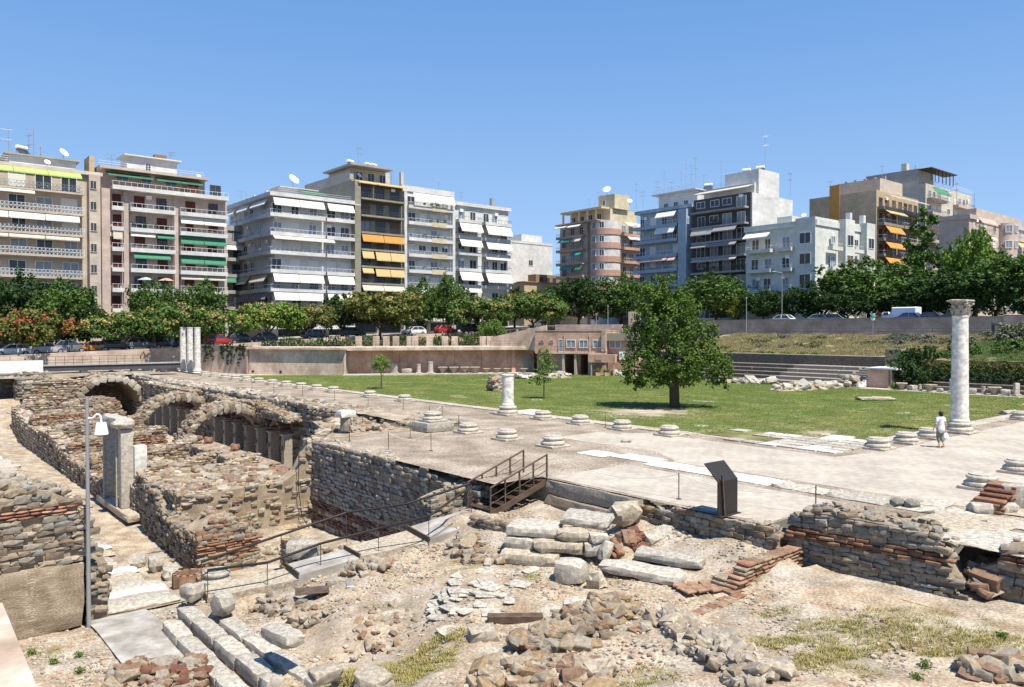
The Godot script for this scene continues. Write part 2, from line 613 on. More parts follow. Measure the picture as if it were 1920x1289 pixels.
func rects(list: Array, y: float) -> ArrayMesh:
	var b := MB.new()
	for q in list: b.quad(F(q[0], q[2], y), F(q[0], q[3], y), F(q[1], q[3], y), F(q[1], q[2], y))
	return b.mesh()

func wallmesh(a: Vector3, b: Vector3, bot: float, ya: float, yb: float, th: float) -> ArrayMesh:
	# upright wall from a to b, top sloping from ya to yb, thickness to the left of a->b
	var m := MB.new()
	var nrm := (b - a).cross(Vector3.UP)
	nrm.y = 0
	nrm = nrm.normalized() * th
	var p := [Vector3(a.x, bot, a.z), Vector3(b.x, bot, b.z), Vector3(b.x, yb, b.z), Vector3(a.x, ya, a.z)]
	m.prism([p[0], p[1], p[2], p[3]], -nrm)
	return m.mesh()

func build_setting() -> void:
	for c in [[890, 968, -0.93], [960, 985, -1.0], [804, 1022, -1.50], [709, 1045, -1.9], [601, 1074, -2.28], [501, 1111, -2.72], [400, 1125, -3.0], [1050, 930, -0.85], [1100, 1000, -1.2], [1000, 1080, -1.35], [1300, 1000, -1.05], [1450, 1010, -1.0], [1570, 1075, -1.1], [1780, 1110, -1.1], [1900, 1250, -1.2], [1600, 1280, -1.25], [1250, 1100, -1.3], [1300, 1280, -1.5], [950, 1180, -1.7], [950, 1289, -1.8], [700, 1150, -2.2], [650, 1270, -2.25], [450, 1150, -3.02], [600, 1289, -2.95], [520, 1230, -2.95], [1290, 978, -0.5], [1400, 1004, -0.5], [1480, 1014, -0.55], [1210, 965, -0.6], [993, 1078, -1.42], [1071, 1100, -1.42], [1205, 1094, -1.27], [1256, 1066, -1.12], [1091, 1145, -1.55], [1330, 1012, -1.05], [1160, 1140, -1.45], [1060, 1190, -1.65], [1140, 1275, -1.65], [1250, 1175, -1.42], [1380, 1240, -1.4], [760, 1060, -1.8], [1900, 1140, -1.1]]:
		ctrl.append(g(c[0], c[1], c[2]))
	for w in [[750, 1245, -2.0, 1.5, 0.9, 1.0], [830, 1200, -1.9, 0.7, 0.4, 0.8], [730, 1133, -2.1, 0.8, 0.3, 0.6], [1660, 1190, -1.2, 1.6, 0.6, 0.5], [1450, 1195, -1.25, 0.7, 0.35, 0.9], [1560, 1170, -1.2, 1.0, 0.5, 0.5], [1700, 1160, -1.2, 1.2, 0.5, 0.45], [1580, 1225, -1.25, 0.8, 0.4, 0.7], [1840, 1200, -1.2, 1.0, 0.5, 0.6], [1460, 1145, -1.2, 0.6, 0.3, 0.7], [1700, 1100, -1.15, 0.5, 0.2, 0.8], [1780, 1225, -1.2, 0.7, 0.3, 0.6], [1600, 1260, -1.3, 1.0, 0.35, 0.5], [1400, 1090, -1.15, 0.7, 0.35, 0.7], [880, 1070, -1.6, 0.7, 0.35, 0.6], [1000, 1085, -1.4, 0.5, 0.25, 0.6], [860, 1050, -1.5, 0.8, 0.3, 0.4], [1225, 1275, -1.5, 0.7, 0.25, 0.7], [1200, 1255, -1.5, 0.6, 0.3, 0.6], [950, 1265, -1.8, 0.5, 0.25, 0.7], [70, 1225, -3.5, 0.9, 0.4, 0.5], [1340, 1130, -1.3, 0.8, 0.3, 0.3], [1750, 1190, -1.2, 2.0, 1.1, 0.36], [1600, 1200, -1.2, 1.6, 0.9, 0.4], [1880, 1230, -1.2, 1.4, 0.8, 0.5], [1500, 1240, -1.3, 1.0, 0.5, 0.6], [640, 1230, -2.2, 0.8, 0.5, 0.7], [690, 1275, -2.2, 1.2, 0.6, 0.9]]:
		grass_spots.append([g(w[0], w[1], w[2]), w[3], w[4], w[5]])
	# the excavation
	struct("excavation_ground", grid(-30.0, 18.4, 194, -44.0, -13.6, 122, func(u, v):
		var y: float = ground_at(u, v)
		return y + 0.05 * nz.get_noise_2d(u * 3.0, v * 3.0) + 0.07 * nz.get_noise_2d(u, v + 30.0), ground_tint), M.soil)
	struct("yard_edge_ground", grid(-30.0, -6.4, 60, -13.6, -9.5, 12, func(u, v):
		return lerpf(bench_y(F(u, -13.6)), -0.02, clampf((v + 11.6) / 2.0, 0, 1)) if u < -8.9 else bench_y(F(u, v)), ground_tint), M.soil)
	struct("lower_ground", grid(18.4, 92.0, 150, -60.0, -9.7, 100, func(u, v):
		return deep_y(u, v) + 0.12 * nz.get_noise_2d(u * 2.0, v * 2.0), ground_tint), M.soil)
	struct("rubble_bank", grid(18.4, 92.0, 190, -9.7, -6.1, 14, func(u, v):
		var k := clampf((-6.1 - v) / 0.7, 0, 1)
		return 0.004 + k * (0.12 + 0.22 * absf(nz.get_noise_2d(u * 1.6, v * 1.6)) + 0.25 * clampf(1.0 - absf(u - 24.0) / 6.0, 0, 1)), func(u, v, _p):
		return Color(0.52, 0.45, 0.37).lerp(Color(0.63, 0.57, 0.49), clampf(0.5 + 1.4 * nz.get_noise_2d(u * 2.5, v * 2.5), 0, 1))), M.soil)
	# paved floor of the stoa, the sanded walk and the grass court
	struct("stoa_pavement", rects([[4.0, 18.4, -15.8, -6.1], [0.5, 4.0, -13.6, -6.1], [0.5, 92.0, -6.1, 0.5], [-5.3, 0.5, -13.6, -9.5], [-9.0, -5.3, -12.1, -9.5], [-30.0, 0.5, -9.5, 62.0]], 0.0), M.paving)
	struct("sand_path", flat([[-1.2, 60], [-1.2, 2.0], [-0.6, -0.9], [9.6, -0.9], [10.6, -2.2], [3.2, -6.9], [3.0, -7.2], [-8.2, -6.9], [-8.8, -4.0], [-29, -3.6], [-29, 60]], 0.004), M.sand)
	struct("court_ground", flat([[0.5, 0.5], [92, 0.5], [92, 60], [0.5, 60]], -0.012), M.sand)
	struct("lawn", lawn_mesh(), M.lawn)
	# court-side tufts of grass
	var tm := MB.new()
	for k in 5:
		var a := TAU * k / 5.0 + 0.3
		var d := Vector3(cos(a), 0, sin(a))
		var s := d.cross(Vector3.UP) * 0.012
		var o := d * 0.035
		tm.tint = Color(1, 1, 1) * (0.8 + 0.1 * k)
		tm.tri(o - s, o + s, o + d * 0.06 + Vector3.UP * (0.09 + 0.02 * (k % 3)))
	cache.tuft = tm.mesh()
	var xf := []
	var co := []
	while xf.size() < 62000:
		var v := rf(0.9, 39.2)
		var u := rf(0.9, lawn_end(v))
		if lawn_bare(u, v) > 0.55: continue
		if (u < 7.2 and v < 4.4): continue
		var s := rf(0.45, 0.95)
		xf.append(Transform3D(Basis(Vector3.UP, rf(0, TAU)).scaled(Vector3(s * 1.5, s, s * 1.5)), F(u, v, 0.0)))
		var n := nz.get_noise_2d(u * 0.6, v * 0.6)
		co.append(Color(1, 1, 1).lerp(Color(1.35, 1.15, 0.95), clampf(0.3 + 1.2 * n + rf(-0.2, 0.2), 0, 1)))
	many(self, "lawn_grass", cache.tuft, M.grass_blade, xf, co, "short mown green grass covering the court", "grass")
	# dry weeds in the excavation
	xf = []
	co = []
	for w in grass_spots:
		var nb := int(1500.0 * w[1] * w[2] * w[3])
		for i in nb:
			var q := Vector2(rf(-1.2, 1.2), rf(-1.2, 1.2))
			var p: Vector3 = w[0] + Vector3(q.x * w[1], 0, q.y * w[2])
			if grassy(p) < rf(0.15, 0.9): continue
			var c := uv_of(p)
			p.y = ground_at(c.x, c.y) + 0.01
			var s := rf(0.35, 0.8)
			xf.append(Transform3D(Basis(Vector3.UP, rf(0, TAU)).scaled(Vector3(s * 1.4, s, s * 1.4)), p))
			co.append(Color(1, 1, 1).lerp(Color(1.9, 1.5, 1.3), rf(0, 1)))
	many(self, "weeds", cache.tuft, M.weed_blade, xf, co, "low dry yellowish weeds on the gravel of the excavation", "weeds")
	# pebbles and chips lying on the excavation
	xf = []
	co = []
	var tn := [Color(0.47, 0.39, 0.30), Color(0.42, 0.37, 0.31), Color(0.54, 0.47, 0.38), Color(0.41, 0.295, 0.205), Color(0.35, 0.32, 0.28)]
	while xf.size() < 30000:
		var u := rf(-16, 9)
		var v := rf(-34, -13.8)
		if u < -6.0 and v > -15.0: continue
		var p := F(u, v)
		if -p.z < 13.0: continue
		p.y = ground_at(u, v)
		var s := 0.018 + 0.085 * pow(R.randf(), 5.0)
		xf.append(Transform3D(Basis.from_euler(Vector3(rf(-0.4, 0.4), rf(0, TAU), rf(-0.4, 0.4))).scaled(Vector3(s * 1.3, s * 0.8, s)), p))
		co.append(tn[R.randi() % 5] * rf(0.8, 1.25))
	many(self, "loose_pebbles", rocks[2], M.stone_mix, xf, co, "small loose pebbles and stone chips strewn over the excavation", "pebbles")
	build_far_setting()

func lawn_end(v: float) -> float:
	return pw(v, [[0.9, 77.5], [34, 57.8], [39.4, 40.0]])

func lawn_bare(u: float, v: float) -> float:
	var c := uv_of(g(1215, 773))
	var q := Vector2((u - c.x) / 3.0, (v - c.y) / 3.6).length()
	var s := clampf(1.35 - q + 0.5 * nz.get_noise_2d(u * 2.0, v * 2.0), 0, 1)
	var c2 := uv_of(g(1540, 812))
	s = maxf(s, clampf(1.2 - Vector2((u - c2.x) / 1.0, (v - c2.y) / 1.6).length(), 0, 1))
	return s

func lawn_mesh() -> ArrayMesh:
	var st := SurfaceTool.new()
	st.begin(Mesh.PRIMITIVE_TRIANGLES)
	var nu := 200
	var nv := 100
	for j in nv + 1:
		var v := lerpf(0.95, 39.4, float(j) / nv)
		for i in nu + 1:
			var u := lerpf(0.95, lawn_end(v), float(i) / nu)
			var n := nz.get_noise_2d(u * 0.5, v * 0.5)
			var n2 := nz.get_noise_2d(u * 2.2 + 9.0, v * 2.2)
			var c := Color(0.165, 0.24, 0.07).lerp(Color(0.29, 0.305, 0.115), clampf(0.32 + 1.2 * n + 0.6 * n2, 0, 1))
			var near := clampf(1.2 - u / 9.0, 0, 0.7) + clampf(0.6 - v / 9.0, 0, 0.4)
			c = c.lerp(Color(0.37, 0.33, 0.16), clampf(near * (0.6 + 1.5 * n2), 0, 0.8))
			c = c.lerp(Color(0.64, 0.575, 0.48), lawn_bare(u, v))
			st.set_color(c)
			st.add_vertex(F(u, v, 0.02 * n + 0.0))
	for j in nv:
		for i in nu:
			var a := j * (nu + 1) + i
			for k in [a, a + nu + 1, a + 1, a + 1, a + nu + 1, a + nu + 2]: st.add_index(k)
	st.generate_normals()
	return st.commit()

func build_far_setting() -> void:
	# far ground reaching the horizon around the site
	var b := MB.new()
	var o := 2500.0
	for q in [[[-o, -o], [o, -o], [o, -75], [-o, -75]], [[-o, 112], [o, 112], [o, o], [-o, o]], [[-o, -75], [-62, -75], [-62, 112], [-o, 112]], [[128, -75], [o, -75], [o, 112], [128, 112]]]:
		var p := []
		for w in q: p.append(F(w[0], w[1], 1.4))
		b.quad(p[0], p[1], p[2], p[3])
	struct("ground", b.mesh(), M.concrete)
	# near ground left and behind the viewer
	struct("terrace_ground", rects([[-62.0, -30.0, -75.0, -44.0], [-30.0, 18.4, -75.0, -44.0], [18.4, 128.0, -75.0, -60.0]], -1.6), M.sand)
	struct("walk_ground", rects([[-62.0, -30.0, -44.0, 62.0]], -0.02), M.paving)
	# far street (rising to the right) and upper street
	var far_v := [-60.0, -45.0, -20.0, 0.0, 25.0, 53.0, 76.0, 110.0]
	b = MB.new()
	var kb := MB.new()
	for i in far_v.size() - 1:
		var a: float = far_v[i]
		var c: float = far_v[i + 1]
		b.quad(F(94, a, street_y(a)), F(106, a, street_y(a)), F(106, c, street_y(c)), F(94, c, street_y(c)))
		for e in [[106.0, 114.0]]:
			kb.quad(F(e[0], a, street_y(a) + 0.14), F(e[1], a, street_y(a) + 0.14), F(e[1], c, street_y(c) + 0.14), F(e[0], c, street_y(c) + 0.14))
			kb.quad(F(e[0], a, street_y(a) - 0.2), F(e[0], a, street_y(a) + 0.14), F(e[0], c, street_y(c) + 0.14), F(e[0], c, street_y(c) - 0.2))
	struct("far_street", b.mesh(), M.asphalt)
	struct("far_pavement", kb.mesh(), M.kerb)
	struct("upper_street", flat([[-62, 77], [93.9, 77], [93.9, 89], [-62, 89]], 6.5), M.asphalt)
	b = MB.new()
	b.box(F(16, 93.5, 6.54), Vector3(156, 0.2, 9), Basis(Vector3.UP, ROT_U))
	b.box(F(120, 102, 6.44), Vector3(13, 0.2, 16), Basis(Vector3.UP, ROT_U))
	struct("upper_pavement", b.mesh(), M.kerb)
	# slope up to the upper street
	struct("hillside", grid(-62.0, 56.0, 130, 47.6, 76.4, 30, func(u, v):
		return pw(v, [[47.6, 2.6], [71.0, 4.75], [73.0, 4.9], [76.4, 4.9]]) + 0.14 * nz.get_noise_2d(u * 1.2, v * 1.2), func(u, v, _p):
		var n := nz.get_noise_2d(u, v)
		var right := clampf((17.0 - u) / 4.0, 0, 1)
		var c := Color(0.52, 0.44, 0.30).lerp(Color(0.42, 0.37, 0.22), clampf(0.5 + n * 2.0, 0, 1))
		return c.lerp(Color(0.16, 0.18, 0.07), right * 0.8)), M.soil_far)
	struct("bank_behind_gallery", grid(56.0, 94.0, 76, 10.0, 76.4, 60, func(u, v):
		if u < (75.8 - (v - 3.0) * 0.58 + 3.0 if v < 36.0 else 60.0): return -0.7
		return lerpf(3.0, street_y(v) - 0.4, clampf((u - 82.0) / 9.0, 0, 1)), func(_u, _v, _p): return Color(0.36, 0.29, 0.17)), M.soil_far)
	# walls that hold the streets
	var w := thing("street_retaining_wall", "grey rendered retaining wall of the upper street above the dry slope", "retaining wall")
	part(w, "wall", wallmesh(F(64, 76.4), F(18.2, 76.4), 3.0, 7.15, 7.15, 0.6), M.greyplaster)
	part(w, "coping", wallmesh(F(64, 76.35), F(18.2, 76.35), 7.153, 7.28, 7.28, 0.75), M.concrete)
	part(w, "ledge", wallmesh(F(64, 73.0), F(-40, 73.0), 4.2, 5.02, 5.02, 3.3), M.concrete)
	w = thing("pink_retaining_wall", "pale pink retaining wall of the upper street behind the tall capital column", "retaining wall")
	part(w, "wall", wallmesh(F(18.2, 76.2), F(-40, 76.2), 3.0, 7.3, 7.3, 0.8), M.pinkpale)
	part(w, "coping", wallmesh(F(18.2, 76.15), F(-40, 76.15), 7.303, 7.42, 7.42, 0.9), M.concrete)
	rail("dark thin railing along the ledge under the upper street wall", F(60, 73.3, 5.02), F(-30, 73.3, 5.02), 26, 0.75, M.rail_dark, 2, 0.025)
	w = thing("far_street_wall", "long pale wall under the far street behind the steel footbridge", "retaining wall")
	for i in 3:
		var vs := [[-45.0, -20.0], [-20.0, 0.0], [0.0, 9.0]]
		part(w, "wall_panel", wallmesh(F(93.9, vs[i][0]), F(93.9, vs[i][1]), -3.0, street_y(vs[i][0]) + 0.2, street_y(vs[i][1]) + 0.2, -0.5), M.pinkpale)
	w = thing("curved_street_wall", "pale pink parapet wall of the far street above the ivy planters", "retaining wall")
	for i in 3:
		var vs := [[9.0, 25.0], [25.0, 53.0], [53.0, 73.0]]
		part(w, "wall_panel", wallmesh(F(93.9, vs[i][0]), F(93.9, vs[i][1]), 1.0, street_y(vs[i][0]) + 0.2, street_y(vs[i][1]) + 0.2, -0.5), M.pinkpale)

func rail(label: String, a: Vector3, b: Vector3, nposts: int, h: float, m: Material, bars := 2, r := 0.02, cat := "railing", gap := 0.0) -> Node3D:
	var t := thing("railing", label, cat, a)
	var d := b - a
	for i in nposts + 1:
		var p := d * (float(i) / nposts)
		var mb := MB.new()
		mb.tube(p - Vector3.UP * 0.1, p + Vector3.UP * h, r, r, 5)
		part(t, "post", mb.mesh(), m)
	for k in bars:
		var y := h * (k + 1.0) / bars
		var mb := MB.new()
		mb.tube(Vector3.UP * (y - gap), d + Vector3.UP * (y - gap), r * 0.9, r * 0.9, 5)
		part(t, "rail", mb.mesh(), m)
	return t

# ---------------------------------------------------------------- city
func window(parent: Node, xf: Transform3D, w: float, h: float, fm: Material, pm: Material, cross := true) -> void:
	var key := "win%.2f_%.2f_%s" % [w, h, cross]
	if not cache.has(key):
		var b := MB.new()
		var t := 0.09
		b.box(Vector3(0, h - t * 0.5, 0.03), Vector3(w, t, 0.10))
		b.box(Vector3(0, t * 0.5, 0.03), Vector3(w, t, 0.12))
		for s in [-1, 1]: b.box(Vector3(s * (w - t) * 0.5, h * 0.5, 0.03), Vector3(t, h - 2 * t, 0.10))
		if cross: b.box(Vector3(0, h * 0.5, 0.025), Vector3(t * 0.8, h - 2 * t, 0.08))
		cache[key] = b.mesh()
		var p := MB.new()
		p.box(Vector3(0, h * 0.5, 0.012), Vector3(w - 2 * t, h - 2 * t, 0.02))
		cache[key + "p"] = p.mesh()
	var o := part(parent, "window", cache[key], fm)
	o.transform = xf
	part(o, "pane", cache[key + "p"], pm)

func awning_mesh(w: float, drop: float, out: float) -> ArrayMesh:
	var key := "aw%.2f_%.2f_%.2f" % [w, drop, out]
	if not cache.has(key):
		var b := MB.new()
		var nn := 6
		for i in nn:
			var x0 := -w * 0.5 + w * i / nn
			var x1 := -w * 0.5 + w * (i + 1) / nn
			var s0 := 0.03 * sin(PI * i / nn) 
			var s1 := 0.03 * sin(PI * (i + 1) / nn)
			var a := Vector3(x0, 0, 0)
			var c := Vector3(x1, 0, 0)
			var m0 := Vector3(x0, -drop * 0.5 - s0, out * 0.5)
			var m1 := Vector3(x1, -drop * 0.5 - s1, out * 0.5)
			var e0 := Vector3(x0, -drop, out)
			var e1 := Vector3(x1, -drop, out)
			b.quad(m0, m1, c, a)
			b.quad(e0, e1, m1, m0)
			b.quad(e0 + Vector3(0, -0.18, 0.01), e1 + Vector3(0, -0.18, 0.01), e1, e0)
		for s in [-1, 1]: b.tube(Vector3(s * w * 0.47, -0.3, 0.02), Vector3(s * w * 0.47, -drop, out), 0.03, 0.03, 4)
		cache[key] = b.mesh()
	return cache[key]

func facade(root: Node3D, xf: Transform3D, c: Dictionary) -> void:
	var fh: float = c.fh
	for k in c.n:
		var y: float = c.s0 + k * fh
		for bi in c.bays.size():
			var bay: Array = c.bays[bi]
			var a: float = bay[0]
			var w: float = bay[1] - a
			var pj: float = bay[2]
			var sty: String = bay[3]
			if pj > 0.0:
				var m := MB.new()
				m.box(Vector3(a + w * 0.5, y - 0.09, pj * 0.5), Vector3(w, 0.2, pj))
				var ph := 0.0
				if sty == "solid": ph = 0.85
				elif sty == "half": ph = 0.42
				elif sty == "lip": ph = 0.14
				if ph > 0.0:
					m.box(Vector3(a + w * 0.5, y + ph * 0.5 - 0.1, pj + 0.003), Vector3(w + 0.01, ph + 0.2, 0.1))
					for e in [a + 0.05, a + w - 0.05]: m.box(Vector3(e, y + ph * 0.5, pj * 0.5 - 0.03), Vector3(0.1, ph, pj - 0.06))
				var bal := part(root, "balcony", m.mesh(), c.slab)
				bal.transform = xf
				var rm := MB.new()
				if sty != "solid":
					var top := 1.02
					for q in ([top] if sty == "half" else [top, 0.6]):
						rm.box(Vector3(a + w * 0.5, y + q, pj - 0.04), Vector3(w, 0.05, 0.04))
						for e in [a + 0.03, a + w - 0.03]: rm.box(Vector3(e, y + q, pj * 0.5), Vector3(0.04, 0.05, pj - 0.1))
					var np := int(w / (0.5 if sty == "lip" else 0.9)) + 1
					for i in np + 1: rm.box(Vector3(a + 0.05 + (w - 0.1) * i / np, y + (ph + top) * 0.5, pj - 0.04), Vector3(0.035, top - ph, 0.035))
					if c.get("xrail", false):
						for i in np:
							var x0 := a + 0.05 + (w - 0.1) * i / np
							var x1 := a + 0.05 + (w - 0.1) * (i + 1) / np
							rm.tube(Vector3(x0, y + 0.15, pj - 0.04), Vector3(x1, y + 0.95, pj - 0.04), 0.02, 0.02, 3, false)
							rm.tube(Vector3(x1, y + 0.15, pj - 0.04), Vector3(x0, y + 0.95, pj - 0.04), 0.02, 0.02, 3, false)
				else:
					rm.box(Vector3(a + w * 0.5, y + 1.0, pj), Vector3(w, 0.05, 0.05))
					for i in int(w / 1.4) + 1: rm.box(Vector3(a + 0.1 + (w - 0.2) * i / maxf(1, int(w / 1.4)), y + 0.92, pj), Vector3(0.04, 0.16, 0.04))
				part(bal, "railing", rm.mesh(), c.rail)
			# openings
			var nw := maxi(1, int(round(w / c.get("wstep", 2.6))))
			for i in nw:
				var ww: float = minf(c.get("ww", 1.5), w / nw - 0.3) * (1.0 if R.randf() < 0.8 else 0.8)
				var door := pj > 0.0 and R.randf() < 0.8
				var wh := (2.3 if door else 1.35) * minf(1.0, fh / 3.0)
				var px := a + w * (i + 0.5) / nw + rf(-0.15, 0.15)
				var pms: Array = c.panes
				window(root, xf * Transform3D(Basis.IDENTITY, Vector3(px, y + (0.05 if door else 0.95), 0.0)), snappedf(ww, 0.3), wh, c.frame, pms[R.randi() % pms.size()])
			if R.randf() < 0.3 and pj > 0.0:
				part(root, "air_conditioner", cbox(Vector3(0.8, 0.55, 0.3), 0.03), M.white_paint).transform = xf * Transform3D(Basis.IDENTITY, Vector3(a + w * rf(0.1, 0.9), y + 2.3, 0.2))
			if c.get("plants", 0.1) > R.randf() and pj > 0.0:
				for i in int(w / 1.6):
					if R.randf() < 0.6: part(root, "balcony_plant", crown_of("bush"), M.lf_mid).transform = xf * Transform3D(Basis(Vector3.UP, rf(0, 6)).scaled(Vector3.ONE * rf(0.35, 0.6)), Vector3(a + 0.5 + 1.6 * i, y + 0.75, pj - 0.25))
		if c.has("pier"):
			for q in c.pier: box_in(root, "pier", c.pierm, xf, Vector3(q[0], y + fh * 0.5 - 0.1, q[2] * 0.5), Vector3(q[1], fh, q[2]))
	for a in c.get("awn", []):       # [floor, from, to, cloth, drop, out]
		var bay_pj: float = c.bays[0][2]
		var w: float = a[2] - a[1]
		var np := maxi(1, int(round(w / 4.2)))
		for i in np:
			var ww := w / np
			part(root, "awning", awning_mesh(snappedf(ww - 0.08, 0.05), a[4], a[5]), M["a_" + a[3]]).transform = xf * Transform3D(Basis.IDENTITY, Vector3(a[1] + ww * (i + 0.5), c.s0 + (a[0] + 1) * fh - 0.22, maxf(bay_pj - 0.1, 0.05)))

func box_in(root: Node3D, n: String, m: Material, xf: Transform3D, at: Vector3, size: Vector3) -> MeshInstance3D:
	var o := part(root, n, UB, m)
	o.transform = xf * Transform3D(Basis.from_scale(size), at)
	return o

func antenna(root: Node3D, at: Vector3, h: float) -> void:
	var b := MB.new()
	b.tube(Vector3.ZERO, Vector3(0, h, 0), 0.045, 0.03, 4)
	var d := Basis(Vector3.UP, rf(0, 6)) * Vector3(1, 0, 0)
	for i in 2:
		var y := h * (0.72 + 0.24 * i)
		b.tube(Vector3(0, y, 0) - d * 0.5, Vector3(0, y, 0) + d * 0.9, 0.025, 0.025, 3)
		for j in 5: b.tube(Vector3(0, y, 0) + d * (0.28 * j - 0.4) - d.cross(Vector3.UP) * 0.35, Vector3(0, y, 0) + d * (0.28 * j - 0.4) + d.cross(Vector3.UP) * 0.35, 0.018, 0.018, 3)
	part(root, "antenna", b.mesh(), M.galva, at)

func dish(root: Node3D, at: Vector3, r: float, turn: float) -> void:
	var b := MB.new()
	b.tube(Vector3.ZERO, Vector3(0, r * 1.3, 0), 0.05, 0.05, 5)
	part(root, "dish_mast", b.mesh(), M.galva, at)
	b = MB.new()
	r *= 0.72
	b.lathe([[0.02, 0.0], [r * 0.5, r * 0.08], [r * 0.85, r * 0.24], [r, r * 0.36], [r * 0.97, r * 0.37], [r * 0.5, r * 0.11], [0.02, 0.03]], 14)
	b.tube(Vector3(0, 0, 0), Vector3(0, r * 0.8, 0), 0.03, 0.03, 4)
	part(root, "satellite_dish", b.mesh(), M.white_paint, at + Vector3.UP * r * 1.5, Vector3.ONE, Basis(Vector3.UP, turn) * Basis(Vector3.RIGHT, 0.95))

func heater(root: Node3D, at: Vector3, turn: float) -> void:
	var b := MB.new()
	b.box(Vector3(0, 0.6, 0.2), Vector3(1.9, 0.06, 1.5), Basis(Vector3.RIGHT, 0.75))
	for s in [-1, 1]:
		b.tube(Vector3(s * 0.8, 0, -0.35), Vector3(s * 0.8, 1.2, -0.35), 0.03, 0.03, 4)
	part(root, "solar_panel", b.mesh(), M.pane, at, Vector3.ONE, Basis(Vector3.UP, turn))
	b = MB.new()
	b.tube(Vector3(-0.8, 1.4, -0.35), Vector3(0.8, 1.4, -0.35), 0.3, 0.3, 10)
	part(root, "water_tank", b.mesh(), M.white_paint, at, Vector3.ONE, Basis(Vector3.UP, turn))

func shell(root: Node3D, wm: Material, W: float, D: float, y0: float, y1: float, name := "wall", at := Vector3.ZERO) -> void:
	box(root, name, wm, at + Vector3(W * 0.5, (y0 + y1) * 0.5, -D * 0.5), Vector3(W, y1 - y0, D))

func roof_edge(root: Node3D, m: Material, W: float, D: float, y: float, h := 0.7, over := 0.25) -> void:
	var b := MB.new()
	b.box(Vector3(W * 0.5, y + 0.09, -D * 0.5 + over * 0.5), Vector3(W + over * 2, 0.18, D + over))
	b.box(Vector3(W * 0.5, y + 0.18 + h * 0.5, over - 0.1), Vector3(W + over * 2, h, 0.14))
	for s in [0.07 - over, W + over - 0.07]: b.box(Vector3(s, y + 0.18 + h * 0.5, -D * 0.5 + over * 0.5 - 0.12), Vector3(0.14, h, D + over - 0.24))
	part(root, "roof", b.mesh(), m)

func shopfront(root: Node3D, W: float, y0: float, h: float, m: Material) -> void:
	var k := int(W / 4.0)
	for i in k:
		var x := W * (i + 0.5) / k
		window(root, Transform3D(Basis.IDENTITY, Vector3(x, y0 + 0.15, 0.0)), snappedf(W / k - 0.8, 0.3), snappedf(h - 0.5, 0.1), M.rail_dark, M.pane)
	for i in k + 1: box(root, "pier", m, Vector3(clampf(W * i / k, 0.25, W - 0.25), y0 + h * 0.5, 0.1), Vector3(0.45, h, 0.2))

func bldg(label: String, u: float, v: float, facing_v: bool, n := "apartment_building") -> Node3D:
	return thing(n, label, "building", F(u, v, 0), ROT_V - (PI / 2 if facing_v else 0.0), "apartment blocks round the excavation")

